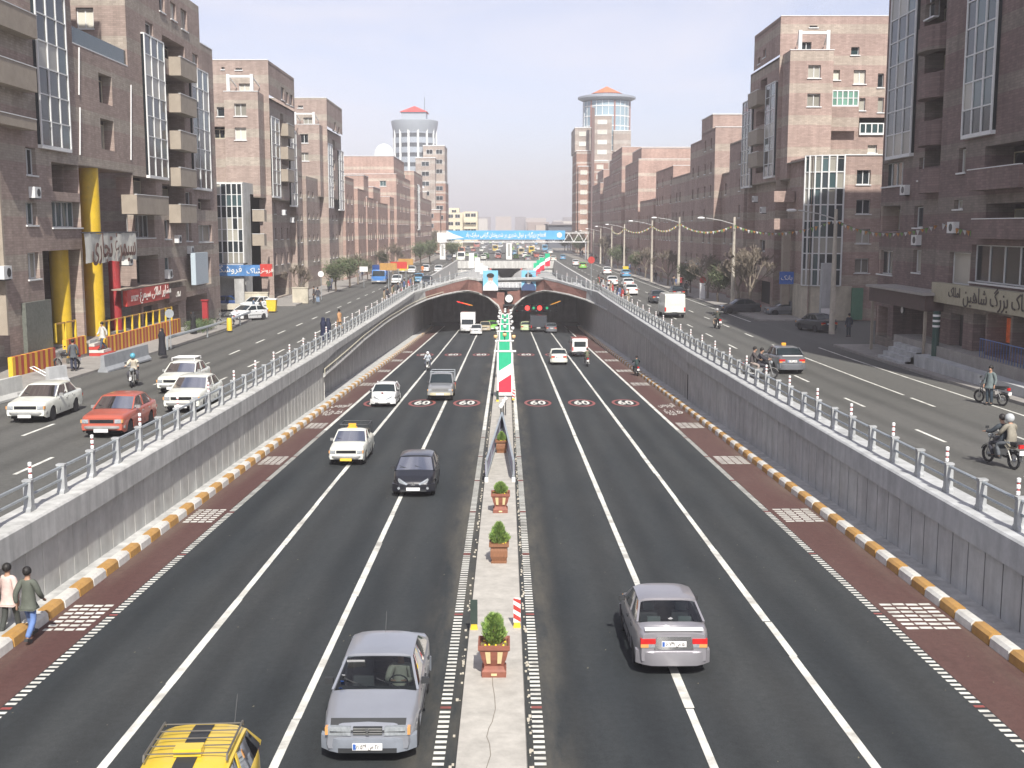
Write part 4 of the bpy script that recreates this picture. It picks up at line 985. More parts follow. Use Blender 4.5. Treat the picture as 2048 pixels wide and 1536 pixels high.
# ---------------------------------------------------------------- the two towers
def tbox(t, Y, x0, x1, yt, dep, m, name='wing', win=None, zb=0.):
    a, b_ = onY(x0, yt, Y), onY(x1, yt, Y)
    MB().box(a.x, b_.x, Y, Y+dep, zb, a.z).build(name, m, t)
    MB().box(a.x-.1, b_.x+.1, Y-.12, Y+dep, a.z, a.z+.25).build('coping', M_wframe, t)
    if win:
        pl = Plane('y', Y - .16); st, w_, gm, cols = win; z = a.z - st + .6; k = 0
        while z > max(zb, 8) and k < 22:
            for c in cols:
                u = a.x + (b_.x-a.x)*c
                window(t, pl, (u-w_/2, u+w_/2, z, z+1.5), .04, 1, M_wframe, gm or None, False)
            z -= st; k += 1
    return a
TL = thing('tower', 'round white-banded tower with a red hipped roof on the left', 'tower'); Y = 402.
tbox(TL, Y, 846, 889, 292, 18, B_cream, 'upper_wing', (3.3, 2.2, G_dark, (.3,.75)), 24)
tbox(TL, Y-3, 836, 891, 365, 20, B_tow, 'brick_wing', (3.3, 2.4, G_dark, (.35,.78)))
tbox(TL, Y-6, 831, 870, 316, 16, B_cream, 'upper_wing', (3.3, 2.6, G_dark, (.5,)), 12)
tbox(TL, Y-9, 832, 853, 384, 10, B_cream, 'lower_wing', None)
tbox(TL, Y-10, 832, 880, 420, 10, B_tow, 'lower_wing', (3.3, 2.2, G_dark, (.6,)))
c = onY(829.5, 250, Y+9); zb0, zt0 = 24, onY(829, 256, Y+9).z; r = 7.3
b = MB(); b2 = MB()
z = zb0; prof = []
b.lathe([(r,zb0),(r,zt0)], (c.x, c.y, 0), 32); b.build('drum', mat('tower_glass_band', (.09,.1,.11), .35), TL, smooth=True)
nb = MB(); st = 3.35; k = 0; z = zb0 + .2
while z < zt0 - 1: nb.lathe([(r+.12,z),(r+.12,z+1.95)], (c.x, c.y, 0), 32); z += st
nb.build('white_band', mat('tower_white', (.38,.42,.46), .3, .06, metal=.2), TL, smooth=True)
b = MB()
for i in range(14): t = 2*pi*i/14; b.obox((c.x+cos(t)*(r+.06), c.y+sin(t)*(r+.06), zb0), (c.x+cos(t)*(r+.06), c.y+sin(t)*(r+.06), zt0), .7, .4)
b.build('mullion', M_wframe, TL)
MB().lathe([(r+.2,zt0-1.6),(r+.6,zt0),(r+.85,zt0+1.2),(r+.95,zt0+2.2),(r+.6,zt0+2.5),(r,zt0+2.5)], (c.x, c.y, 0), 32).build('crown_ring', MATS['tower_white'], TL, smooth=True)
zr0 = onY(829, 243, Y+9).z; zr1 = onY(829, 226, Y+9).z; zr2 = onY(829, 212, Y+9).z
MB().box(c.x-4.2, c.x+4.2, c.y-4.2, c.y+4.2, zr0, zr1).build('roof_house', MATS['tower_white'], TL)
MB().add([(c.x-4.8,c.y-4.8,zr1),(c.x+4.8,c.y-4.8,zr1),(c.x+4.8,c.y+4.8,zr1),(c.x-4.8,c.y+4.8,zr1),(c.x,c.y,zr2)], [(0,1,4),(1,2,4),(2,3,4),(3,0,4),(3,2,1,0)]).build('hipped_roof', mat('roof_red', (.62,.1,.09), .5), TL)
MB().tube([(c.x+3.5,c.y,zr1),(c.x+3.5,c.y,zr2+3)], .07, 5).build('mast', M_dark, TL)
MB().lathe([(1.4,0),(1.3,.3),(.9,.7),(.1,.9)], (onY(838,375,380.).x, 386, onY(838,375,380.).z), 14).build('satellite_dish', M_wframe, TL, smooth=True)

TR = thing('tower', 'tall brick tower with a glazed drum, wide disc eaves and orange roof on the right', 'tower'); Y = 398.
tbox(TR, Y, 1150, 1184, 256, 22, B_cream, 'upper_wing', (3.3, 2.4, G_bright, (.45,)), 34)
tbox(TR, Y-2, 1153, 1262, 302, 24, B_tow, 'brick_wing', None, 0)
tbox(TR, Y-4, 1157, 1188, 333, 24, B_tow, 'brick_wing', (3.3, 2.3, G_bright, (.35,)))
tbox(TR, Y-5, 1189, 1224, 232, 10, B_cream, 'upper_wing', (3.3, 3.2, G_bright, (.45,)), 28)
tbox(TR, Y-7, 1187, 1216, 322, 10, B_tow, 'brick_wing', (3.3, 2.3, G_bright, (.45,)))
tbox(TR, Y-3, 1227, 1262, 262, 12, B_cream, 'upper_wing', None, 34)
a = onY(1186, 300, Y-8); MB().box(a.x-.5, a.x+.5, Y-8, Y-6.5, 0, onY(1186, 215, Y-8).z).build('pier', mat('tower_pier', (.16,.11,.1), .8), TR)
c = onY(1213, 230, Y+6); r = 8.0; z0, z1 = 34, onY(1213, 205, Y+6).z
MB().lathe([(r,z0),(r,z1)], (c.x, c.y, 0), 36).build('drum', glass('tower_glazing', (.3,.4,.46), .15, .1), TR, smooth=True)
b = MB(); b2 = MB()
for i in range(24):
    t = 2*pi*i/24; (b2 if i % 4 == 3 else b).obox((c.x+cos(t)*(r+.05), c.y+sin(t)*(r+.05), z0), (c.x+cos(t)*(r+.05), c.y+sin(t)*(r+.05), z1), .5 if i % 4 == 3 else .16, .3)
for k in range(5): b.lathe([(r+.08,z0+2+k*3.3),(r+.08,z0+2.35+k*3.3)], (c.x,c.y,0), 36)
b.build('mullion', M_wframe, TR); b2.build('rib', mat('tower_rib', (.28,.14,.12), .7), TR)
MB().lathe([(r-.5,z1),(9.9,z1+1.1),(9.9,z1+1.7),(8.5,z1+2.1),(4,z1+2.2)], (c.x,c.y,0), 36).build('disc_eaves', mat('eaves_grey', (.3,.33,.37), .5), TR, smooth=True)
zr1 = onY(1213, 188, Y+6).z; zr2 = onY(1213, 173, Y+6).z
MB().lathe([(4.6,z1+2.1),(4.6,zr1)], (c.x,c.y,0), 16).build('roof_house', M_wframe, TR)
MB().lathe([(5.4,zr1),(.1,zr2)], (c.x,c.y,0), 16).build('hipped_roof', mat('roof_orange', (.6,.19,.09), .6), TR)
dc = onY(1249, 290, Y-2.6); MB().lathe([(2.5,0),(2.5,.7),(2.1,1.8),(1.2,2.7),(.05,3.1)], (dc.x, Y+2, dc.z), 16).build('roof_dome', M_wframe, TR, smooth=True)
TR['label'] = 'tall brick tower with glazed drum, disc eaves and orange roof on the right'

# ---------------------------------------------------------------- second right block (sunlit end wall) with curved glazed corner
R2 = thing('apartment_block', 'sunlit brick apartment block with white pergola and green glazed balconies on the right', 'apartment building')
W1, W2, WS = Plane('y', 113.), Plane('y', 116.), Plane('x', 27.2, 1)
oc = [(R(W1,1616,1642,130,156),'w',{'g':G_curt}), (R(W1,1614,1641,187,213),'w',{'g':G_curt})]
ob = [(R(W2,1603,1623,84,100),'w'), (R(W2,1664,1680,140,160),'w',{'m':0,'g':G_bright}), (R(W2,1707,1732,140,168),'w',{'g':G_bright}), (R(W2,1702,1719,94,110),'w',{'m':0}), (R(W2,1755,1768,147,175),'w',{'m':0}),
      (R(W2,1755,1768,195,225),'w',{'m':0}), (R(W2,1718,1731,196,221),'w',{'m':0}), (R(W2,1717,1775,235,268),'b',{'win':False,'d':.5}), (R(W2,1735,1754,290,306),'w',{'m':0}), (R(W2,1619,1635,51,55),'w',{'m':0})]
tall_block(R2, 1, B_R, 113., 116., 131., 27.2, 100, 32, 1600, onY(1600,356,113.).z, 1661, oc, ob,
   ([(R(WS,1545,1550,145,166),'w',{'m':0})], [(R(WS,1521,1534,158,185),'b'),(R(WS,1512,1532,220,250),'b'),(R(WS,1512,1532,320,345),'b')], [(R(WS,1532,1538,98,115),'w',{'m':0}),(R(WS,1522,1527,115,128),'w',{'m':0}),(R(WS,1510,1514,118,132),'w',{'m':0})]), 1, 55, 0, 1557)
pergola(R2, onY(1601,80,113.2).x, onY(1657,80,113.2).x, 113.2, 115.8, onY(1657,100,113.2).z, onY(1657,60,113.2).z)
bay(R2, WS, R(WS,1534,1553,168,354), 2, 7, .6, (4,3,3)); bay(R2, WS, R(WS,1488,1506,202,374), 3, 7, .6, (4,3,3))
for yt in (185, 262, 306): balcony(R2, WS, R(WS,1512,1531,yt,yt+28), .9)
g_ = R(Plane('y', 115.6), 1661, 1716, 181, 213)
wall(R2, Plane('y', 115.2), onY(1661,213,115.2).x, onY(1718,213,115.2).x, onY(1690,262,115.2).z, onY(1690,213,115.2).z, [], B_R); bay(R2, Plane('y', 115.5), g_, 5, 2, .3, (1,1,1))
for o in list(bpy.data.objects):
    if o.name.startswith('pane') and o.parent and o.parent.parent == R2 and o.location.y < 115.4 and abs(o.location.z - (g_[2]+g_[3])/2) < 2 and g_[0]-.2 < o.location.x < g_[1]+.2 and o.location.y > 115.1:
        me = o.data.copy(); me.materials.clear(); me.materials.append(G_green); o.data = me
bay(R2, Plane('y', 115.9), R(Plane('y', 115.9), 1718, 1768, 246, 268), 4, 1, .1, (0,1,0))
# lower storeys below the overhang
zo = onY(1560,356,113.).z; WL = Plane('x', 28., 1)
wall(R2, WL, 107, 131, 0, zo, [(R(WL,1553,1575,425,447),'b'), (R(WL,1552,1586,477,500),'b'), (R(WL,1595,1603,480,500),'w',{'m':0}), (R(WL,1520,1530,480,502),'w',{'m':0}), (R(WL,1486,1500,425,450),'w'), (R(WL,1486,1500,470,500),'w'), (R(WL,1550,1588,560,612),'o'), (R(WL,1500,1540,560,608),'o',{'d':1})], B_R)
pc = onY(1572, 500, 110.5)
MB().box(pc.x-.35, pc.x+.35, 110.2, 110.9, .2, onY(1572,462,110.5).z).build('pillar', M_beige, R2)
for yt in (382, 437): 
    a = onY(1548, yt+22, 110.6); c = onY(1590, yt, 110.6); MB().box(a.x, c.x, 110.6, 113, a.z, c.z).build('balcony', B_R, R2)
R2a = thing('apartment_block', 'four storey brick corner block with a curved glass stair front, lower right', 'apartment building')
xg0, xg1 = onY(1617,400,104.).x, onY(1688,400,104.).x; za0, za1 = onY(1650,572,104.).z, onY(1650,310,104.).z
AY = Plane('y', 104.4)
wall(R2a, AY, xg1, 36, .2, za1, [(R(AY,1713,1742,340,369),'w'),(R(AY,1712,1741,399,428),'w'),(R(AY,1711,1740,458,487),'w'),(R(AY,1709,1738,517,546),'w'),(R(AY,1704,1726,577,612),'o',{'d':.2}),(R(AY,1690,1702,577,612),'o',{'d':.2})], B_R)
MB().box(xg1, 36.1, 104.3, 104.6, za1, za1+.1).build('coping', M_wframe, R2a)
wall(R2a, Plane('x', xg0+.5, 1), 104.8, 113, .2, za1, [], B_R)
# curved glazing: facets on a quarter-round plan
nf, nr = 6, 8; rad = (xg1-xg0); fz = [za0 + (za1-za0)*j/nr for j in range(nr+1)]
pts = []
for i in range(nf+1):
    t = pi/2 * (i/nf) * .78; pts.append(Vector((xg1 - rad*sin(t)/sin(pi/2*.78), 104.2 + rad*.62*(1-cos(t)), 0)))
fb = MB()
for p in pts: fb.obox(p + Vector((0,-.02,za0)), p + Vector((0,-.02,za1)), .13, .13, (0,1,0))
for z in fz:
    for p, q_ in zip(pts, pts[1:]): fb.obox(p + Vector((0,0,z)), q_ + Vector((0,0,z)), .1, .1)
gf = fb.build('glass_front', M_wframe, R2a)
for i in range(nf):
    for j in range(nr):
        p, q_ = pts[i], pts[i+1]; g = random.choices((G_dark, G_teal, G_curt), (3,4,4))[0]
        MB().add([p+Vector((0,.04,fz[j]+.05)), q_+Vector((0,.04,fz[j]+.05)), q_+Vector((0,.04,fz[j+1]-.05)), p+Vector((0,.04,fz[j+1]-.05))], [(0,1,2,3)]).build('pane', g, gf, fix=False)
b = MB(); b.prism([(p.x, p.y) for p in pts] + [(xg0, 113), (36, 113), (36, 104.45), (xg1, 104.45)], za1-.3, za1-.25, 'z'); b.build('roof', M_roof, R2a)
MB().prism([(p.x, p.y+.15) for p in pts] + [(xg0+.6, 113), (36, 113), (36, 104.6)], .2, za0-.02, 'z').build('ground_floor', M_lime, R2a)
SYR = Plane('y', 104.2)
a = onY(1703, 614, 104.1); c = onY(1727, 576, 104.1); MB().box(a.x, c.x, 104.1, 104.3, .3, c.z).build('shutter', mat('green_shutter', (.08,.2,.13), .6), R2a)
sign('blue and white shop sign projecting above the recessed doors on the right', Plane('y', 106.), R(Plane('y',106.),1557,1586,543,568), M_signblue, fa('بانک'), M_letter, .6)

# ---------------------------------------------------------------- near right block, in shade
R1 = thing('apartment_block', 'near dark brick apartment block in shade with rounded balconies, far right', 'apartment building')
P1, P2 = Plane('x', 26., 1), Plane('x', 25.3, 1)
ySplit = onX(1892, 300, 25.6).y; yFar = onX(1766, 300, 26.).y
o1 = [(R(P1,1852,1870,-30,35),'w',{'m':0})]
for k in range(4): yt = -12 + k*94; o1.append((R(P1,1850,1893,yt+12,yt+62),'b',{'m':1}))
o1 += [(R(P1,1838,1848,315,360),'w',{'m':0}), (R(P1,1766,1806,325,372),'w',{'m':3,'d':.3}), (R(P1,1755,1800,412,462),'b'), (R(P1,1828,1846,412,455),'w',{'m':0}), (R(P1,1748,1785,500,548),'w',{'m':1}), (R(P1,1826,1842,500,545),'w',{'m':0}), (R(P1,1745,1775,612,672),'o'), (R(P1,1785,1850,612,690),'o')]
o2 = [(R(P2,1917,1931,296,345),'w',{'m':0}), (R(P2,1970,2070,285,335),'b',{'d':1.5,'m':2}), (R(P2,1908,1925,400,418),'w',{'m':0}), (R(P2,1972,2080,405,438),'b',{'d':1.5,'m':2}), (R(P2,1898,1940,505,570),'w',{'m':0,'g':G_curt}), (R(P2,1942,2100,492,572),'w',{'m':4,'g':G_dark}),
      (R(P2,1900,1925,628,715),'o',{'d':.5}), (R(P2,1945,1970,628,712),'o',{'d':1.2}), (R(P2,1974,2020,630,715),'o',{'d':1.2}), (R(P2,2024,2100,630,715),'o',{'d':1.2})]
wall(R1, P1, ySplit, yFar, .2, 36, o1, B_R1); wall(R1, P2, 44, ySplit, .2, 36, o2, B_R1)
mass(R1, 25.32, 60, ySplit-.1, ySplit+.05, .2, 36, B_R, 'wall_return'); mass(R1, 26.05, 60, yFar-.3, yFar, .2, 36, B_R, 'rear_wall'); mass(R1, 26.1, 60, 44, yFar, 35.8, 36, M_roof, 'roof')
mass(R1, 25.32, 60, 43.7, 44, .2, 36, B_R, 'wall_return')
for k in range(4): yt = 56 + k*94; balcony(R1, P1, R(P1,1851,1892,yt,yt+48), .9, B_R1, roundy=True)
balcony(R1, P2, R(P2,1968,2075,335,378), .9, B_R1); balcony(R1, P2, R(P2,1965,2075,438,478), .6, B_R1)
bay(R1, P1, R(P1,1786,1836,-60,312), 3, 8, .6, (4,3,3)); bay(R1, P2, R(P2,1940,2000,-60,268), 3, 6, .7, (5,3,1))
# long tan sign, canopy, shop interior glow
def signx(label, X, x0, x1, yt, yb, m, segs, th=.25): return sign(label, Plane('x', X, 1), R(Plane('x', X, 1), x0, x1, yt, yb), m, '', M_letterd, 1, None, 0, th, segs)
sign('long tan fascia sign with dark Persian lettering over the shaded shop', Plane('x', 24.7, 1), R(Plane('x', 24.7, 1), 1862, 2090, 578, 622), M_signtan, '', M_letterd, 1, None, 0, .5,
     [(fa('املاک بزرگ شاهین'), -1.9, .05, 1.15), (fa('املاک'), 3.6, .1, .75)])
cn = thing('shop_canopy', 'dark boxed canopy over the corner shop at the near right block', 'canopy')
rr = R(Plane('x', 24.2, 1), 1738, 1850, 582, 612); b = MB(); b.box(24.2, 26, rr[0], rr[1], rr[2], rr[3]); b.build('fascia', mat('canopy_brown', (.08,.05,.045), .7), cn); MB().box(24.0, 26.0, rr[0]-.2, rr[1]+.2, rr[3], rr[3]+.15).build('canopy_roof', M_roof, cn)
for yy in (rr[0]+.3, rr[1]-.3): MB().box(24.3, 24.45, yy-.08, yy+.08, .5, rr[2]).build('post', M_beige, cn)
M_glow = mat('lit_display', (.3,.06,.02), .5, .8, 3., emit=(.8,.16,.04), es=.12)
rr = R(P2,1974,2020,640,690); MB().box(26.3, 26.35, rr[0], rr[1], rr[2], rr[3]).build('lit_display', M_glow, R1)
cl = thing('street_clock', 'small round pale clock on the corner shop canopy', 'clock', tuple(onX(1804, 620, 24.9))); MB().lathe([(.22,0),(.25,.03),(.25,.1)], n=16, axis='x').build('case', M_dark, cl); MB().lathe([(.2,-.01),(.2,.0)], n=16, axis='x').build('dial', M_whitec, cl)
gc = thing('striped_column', 'dark green column with white bands beside the shaded shop', 'column', (24.4, onX(1870,700,24.4).y, .7))
MB().lathe([(.2,0),(.2,3.2)], n=12).build('shaft', mat('dark_green', (.02,.06,.05), .6), gc)
for k in range(3): MB().lathe([(.21,2.3+k*.3),(.21,2.42+k*.3)], n=12).build('band', M_whitec, gc)
# raised stone terraces before the shaded shops
tw = thing('terrace_wall', 'low grey stone terrace wall with steps in front of the shaded shops', 'wall')
MB().box(24.4, 30, 46, 72, .2, zu(60)+1.35).build('terrace', M_pave, tw); MB().box(23.6, 24.4, 50, 66, .2, zu(60)+.75).build('ledge', M_conc, tw)
for k in range(4): MB().box(24.4-.32*(4-k), 24.4, 67, 71, .3, zu(69)+.3+.26*k).build('step', M_conc, tw)
b = MB()
for k in range(30): y = 50 + k*.32; b.tube([(24.6,y,zu(60)+1.35),(24.6,y,zu(60)+2.3)], .02, 4)
b.tube([(24.6,50,zu(60)+2.3),(24.6,59.3,zu(60)+2.3)], .03, 5); b.build('blue_rail', mat('rail_blue', (.06,.12,.3), .5), tw)

# ---------------------------------------------------------------- distant city
fc = thing('apartment_block', 'cream building with balconies beyond the left tower above the blue banner', 'apartment building'); Y = 520.
def fb_(t, Y, x0, x1, yt, dep, m, cols, st=3.3):
    a, b_ = onY(x0, yt, Y), onY(x1, yt, Y); MB().box(a.x, b_.x, Y, Y+dep, -1, a.z).build('wall', m, t)
    z = a.z - st + .9; pl = Plane('y', Y-.14)
    while z > 6:
        for c in cols: u = a.x + (b_.x-a.x)*c; window(t, pl, (u-1.1, u+1.1, z, z+1.6), .03, 1, M_wframe, G_dark, False)
        z -= st
M_cream = mat('cream_stone', (.6,.54,.4), .8, .08, .3)
fb_(fc, Y, 893, 927, 425, 20, M_cream, (.25,.65)); fb_(fc, Y-3, 927, 955, 423, 16, M_cream, (.3,.7)); fb_(fc, Y+4, 898, 918, 416, 8, M_cream, (.5,))
for k in range(4): a = onY(928, 440+k*13, Y-5); c = onY(953, 445+k*13, Y-5); MB().box(a.x, c.x, Y-5, Y-3, c.z, a.z).build('balcony', M_cream, fc)
pals = [mat('far_wall_a', (.42,.36,.31), .9, .1, .2), mat('far_wall_b', (.3,.24,.21), .9, .1, .2), mat('far_wall_c', (.5,.47,.42), .9, .1, .2), mat('far_wall_d', (.22,.2,.2), .9, .1, .2)]
rnd = random.Random(11); words = ['pale','brown','grey','dark']; k = 0
fbm = [MB().box(-1,1,0,1,0,1).mesh('distant_building', p) for p in pals]
for row, (Y, zmx) in enumerate(((620,12),(760,14),(950,16),(1250,20),(1700,26))):
    x = -1.0*Y*.30
    while x < .32*Y:
        wd = rnd.uniform(7, 15)*Y/700; hh = rnd.uniform(.55, 1.)*zmx; i = rnd.randrange(4)
        if abs(x) < 22 and row < 4: x += wd; continue
        o = link('distant_building', fbm[i], None, (x, Y + rnd.uniform(-20,20), -1)); o.scale = (wd/2*.93, wd*.8, hh)
        o['label'] = '%s flat-roofed block in the hazy distance on the %s, row %s beyond the avenue' % (('buff','brown','cream','slate grey')[i], 'left' if x < 0 else 'right', ('nearest','second','third','fourth','farthest')[row]); o['category'] = 'building'; o['group'] = 'flat-roofed blocks in the hazy distance'
        x += wd * rnd.uniform(.95, 1.3)
dk_ = thing('long_building', 'long dark low building on the right beyond the end of the gantry', 'building'); a = onY(1097, 450, 520.); c = onY(1150, 446, 520.)
MB().box(a.x, c.x+6, 520, 560, -1, a.z).build('wall', mat('slate_wall', (.1,.11,.13), .8), dk_); MB().box(a.x-.5, c.x+6.5, 519, 561, a.z, a.z+.6).build('roof', pals[3], dk_)
# distant ground-level trees of the far avenue are built with the planting
# ================================================================ VEHICLES
def paint(name, col, metal=.0, rough=.32):
    return mat(name, col, rough, .05, 1.5, metal=metal, coat=.6)
C_silver = paint('paint_silver_blue', (.32,.335,.37), .4, .36); C_silver2 = paint('paint_silver', (.34,.33,.35), .5, .36)
C_white = paint('paint_white', (.68,.69,.62)); C_white2 = paint('paint_pure_white', (.72,.73,.72)); C_red = paint('paint_brick_red', (.42,.10,.065)); C_yellow = paint('paint_yellow', (.66,.46,.04))
C_black = paint('paint_black', (.012,.013,.018), 0, .3); C_navy = paint('paint_navy', (.02,.06,.2)); C_grey = paint('paint_grey', (.16,.17,.185), .3); C_green = paint('paint_green', (.2,.5,.08)); C_lime = paint('paint_pale_green', (.5,.6,.35)); C_blue = paint('paint_blue', (.06,.2,.5)); C_sky = paint('paint_sky_blue', (.12,.32,.5)); C_dk = paint('paint_dark', (.05,.055,.065), .2); C_orange = paint('paint_orange', (.6,.2,.06)); C_tan = paint('paint_tan', (.45,.38,.25))
M_glassc = clear_glass('car_glass', (.42,.47,.47)); M_glassd = glass('car_glass_dark', (.02,.028,.032), .06, .1)
M_tyre = mat('tyre', (.022,.022,.024), .85); M_rim = mat('wheel_rim', (.38,.39,.4), .35, metal=.7); M_trim = mat('black_trim', (.028,.03,.032), .6); M_chrome = mat('chrome', (.6,.6,.6), .18, metal=.9)
M_lamp = mat('lamp_glass', (.42,.45,.47), .12, .25, 14, metal=.4); M_tail = mat('tail_lamp_red', (.5,.02,.02), .2); M_amber = mat('amber_lens', (.62,.3,.1), .25)
M_seat = mat('seat_cloth', (.09,.09,.095), .9); M_under = mat('underbody', (.015,.015,.016), .9); M_plate = mat('plate_white', (.78,.78,.76), .4, .02); M_platey = mat('plate_yellow', (.75,.5,.06), .4, .02)
M_chromedull = mat('dull_chrome', (.45,.45,.43), .35, metal=.6)
WM = {}
def wheel_meshes(r, w):
    k = (r, w)
    if k not in WM:
        ty = MB().lathe([(r*.66,-w/2),(r*.9,-w/2),(r,-w*.36),(r,w*.36),(r*.9,w/2),(r*.66,w/2)], n=22, axis='x').mesh('tyre', M_tyre, True)
        b = MB().lathe([(r*.66,-w*.3),(r*.66,w*.42),(r*.58,w*.5),(r*.5,w*.3),(r*.2,w*.34),(r*.12,w*.42),(.001,w*.42)], n=22, axis='x')
        rm = b.mesh('rim', M_rim, True); WM[k] = (ty, rm)
    return WM[k]
def wheel(root, x, y, r=.3, w=.18):
    ty, rm = wheel_meshes(r, w); o = link('wheel', ty, root, (x, y, r), (0, 0, 0 if x > 0 else pi)); link('rim', rm, o); return o
def car(name, label, cat, sp, m, full=True, group=None):
    """front towards +y. sp: dimensions in metres"""
    t = thing(name, label, cat, group=group); L, W, H = sp['L'], sp['W']/2, sp['H']; G = M_glassc if full else M_glassd
    top, wid, wr, wy = sp['top'], sp.get('wid', [(-.5,.86),(-.44,.96),(-.3,1),(.3,1),(.43,.95),(.5,.84)]), sp.get('wr', .3), sp['wy']
    sill = sp.get('sill', .2)
    ys = sorted(set([round(-L/2 + L*i/44, 3) for i in range(45)] + [round(c + wr*1.18*k/6, 3) for c in wy for k in range(-6, 7)]))
    cab = sp['cab']                        # (rear base y, rear top y, windscreen top y, cowl y)
    zt = lambda y: interp(y, top); zw = lambda y: interp(y/L, wid) * W
    zb = lambda y: interp(y/L, [(-.5, sill+.14),(-.46, sill+.02),(.45, sill),(.5, sill+.1)])
    b = MB(); rows = []
    for y in ys:
        z1 = zt(y); w_ = zw(y); z0 = zb(y)
        for c in wy:
            q = (wr*1.16)**2 - (y-c)**2
            if q > 0: z0 = max(z0, wr + sqrt(q)*.98)
        zm = max(z0 + .01, sill + .38*(z1-sill)); zs = max(zm + .01, z1 - .17)
        pts = [(w_*.965, z0), (w_*.99, max(z0+.005, sill+.16)), (w_, zm), (w_*.985, zs), (w_*.955, z1-.055), (w_*.90, z1-.012), (w_*.6, z1+.012), (0, z1+.02)]
        rows.append([b.add([(x, y, z)], []) and None or len(b.v)-1 for x, z in pts])
        pts2 = pts[:-1]
        rows[-1] += [b.add([(-x, y, z)], []) and None or len(b.v)-1 for x, z in reversed(pts2)]
    n = len(rows[0])
    for i in range(len(rows)-1):
        inside = cab[0]+.02 < (ys[i]+ys[i+1])/2 < cab[3]-.02
        for k in range(n-1):
            if inside and 5 <= k <= 8: continue
            b.f.append((rows[i][k], rows[i][k+1], rows[i+1][k+1], rows[i+1][k])); b.m.append(0)
    b.f.append(tuple(rows[0])); b.m.append(0); b.f.append(tuple(reversed(rows[-1]))); b.m.append(0)
    body = b.build('body', m, t, smooth=True)
    ub = MB(); ub.box(-W*.8, W*.8, -L/2+.12, L/2-.15, .17, .42)
    for c in wy: ub.box(-W*.93, W*.93, c-wr*1.15, c+wr*1.15, .3, wr*2.12)
    ub.build('underbody', M_under, t)
    # cabin
    yr, yrt, yft, yc = cab; zbR, zbF = zt(yr)-.01, zt(yc)-.01; wb = W*.92; wt = W*sp.get('tumble', .76); zr = H
    cB = {(0,1): (yr, wb, zbR), (1,1): (yc, wb, zbF), (0,2): (yrt, wt, zr-.1), (1,2): (yft, wt, zr-.1)}
    P_ = lambda k, s: Vector((cB[k][1]*s, cB[k][0], cB[k][2]))
    rb = MB(); nx, ny = 8, 8
    for j in range(ny+1):
        v = j/ny; y = yrt + (yft-yrt)*v
        for i in range(nx+1):
            u = -1 + 2*i/nx; rb.v.append((u*wt*(1+.02), y + (.05*(1-u*u)*(1 if v > .5 else -1)*abs(2*v-1)**3), zr - .06*abs(u)**4 - .035*abs(2*v-1)**4 + (.0 if abs(u) < 1 else -.01)))
    for j in range(ny):
        for i in range(nx): rb.f.append((j*(nx+1)+i, j*(nx+1)+i+1, (j+1)*(nx+1)+i+1, (j+1)*(nx+1)+i)); rb.m.append(0)
    nb = len(rb.v); rim_ = [i for i in range(nx+1)] + [j*(nx+1)+nx for j in range(1, ny+1)] + [ny*(nx+1)+i for i in range(nx-1, -1, -1)] + [j*(nx+1) for j in range(ny-1, 0, -1)]
    for i in rim_: x, y, z = rb.v[i]; rb.v.append((x, y, z-.055))
    for k in range(len(rim_)): k2 = (k+1) % len(rim_); rb.f.append((rim_[k], rim_[k2], nb+k2, nb+k)); rb.m.append(0)
    rf = rb.build('roof', sp.get('roofm', m), t, smooth=True)
    pb = MB(); yb = sp.get('bp', (yft+yrt)/2 + .02)
    for s in (-1, 1):
        A, B, C, D = P_((1,1), s), P_((1,2), s), P_((0,2), s), P_((0,1), s)
        if full: [MB().obox(*q_).build('pillar', m, t) for q_ in ((A, B + Vector((-.012*s,0,-.035)), .045, .06), (D + Vector((-.02*s,0,0)), C + Vector((-.015*s,0,-.05)), .045, .085))]
        else: pb.obox(A, B, .05, .07); pb.obox(D, C, .045, sp.get('cp', .12)); 
        zq = lambda y, f: A.lerp(D, (A.y-y)/(A.y-D.y)); 
        lo = Vector((wb*s, yb, zbF + (zbR-zbF)*(A.y-yb)/(A.y-D.y))); hi = Vector((wt*s, yb-.02, zr-.1)); MB().obox(lo, hi, .07, .04).build('pillar', m, t) if full else pb.obox(lo, hi, .07, .04)
        if sp.get('c3'):
            # solid rear quarter
            q0 = sp['c3']; e = D.lerp(A, q0); f = C.lerp(B, q0*.8)
            pb.add([D, e, f, C, D-Vector((.03*s,0,0)), e-Vector((.03*s,0,0)), f-Vector((.03*s,0,0)), C-Vector((.03*s,0,0))], [(0,1,2,3),(7,6,5,4),(1,5,6,2)])
    if pb.v: pb.build('rear_pillars' if full else 'pillars', m, t)
    def pane(nm, q, nrm, g=G, bulge=.03, mg=.02):
        a_, b_, c_, d_ = [Vector(p) for p in q]; cc = (a_+b_+c_+d_)/4; nrm = Vector(nrm)
        mb = MB(); kx = 6
        for j in range(4):
            for i in range(kx+1):
                u, v = i/kx, j/3; p = a_.lerp(b_, u).lerp(d_.lerp(c_, u), v); p = cc + (p-cc)*(1-mg); mb.v.append(tuple(p + nrm*(bulge*(1-(2*u-1)**2) + .006)))
        for j in range(3):
            for i in range(kx): mb.f.append((j*(kx+1)+i, j*(kx+1)+i+1, (j+1)*(kx+1)+i+1, (j+1)*(kx+1)+i)); mb.m.append(0)
        return mb.build(nm, g, t, smooth=2, fix=False)
    fw = pane('windscreen', (P_((1,1),-1), P_((1,1),1), P_((1,2),1), P_((1,2),-1)), (0,.8,.5), G, .05, .05)
    if not sp.get('solidrear'): pane('rear_window', (P_((0,1),1), P_((0,1),-1), P_((0,2),-1), P_((0,2),1)), (0,-.8,.5), G, .04, .09)
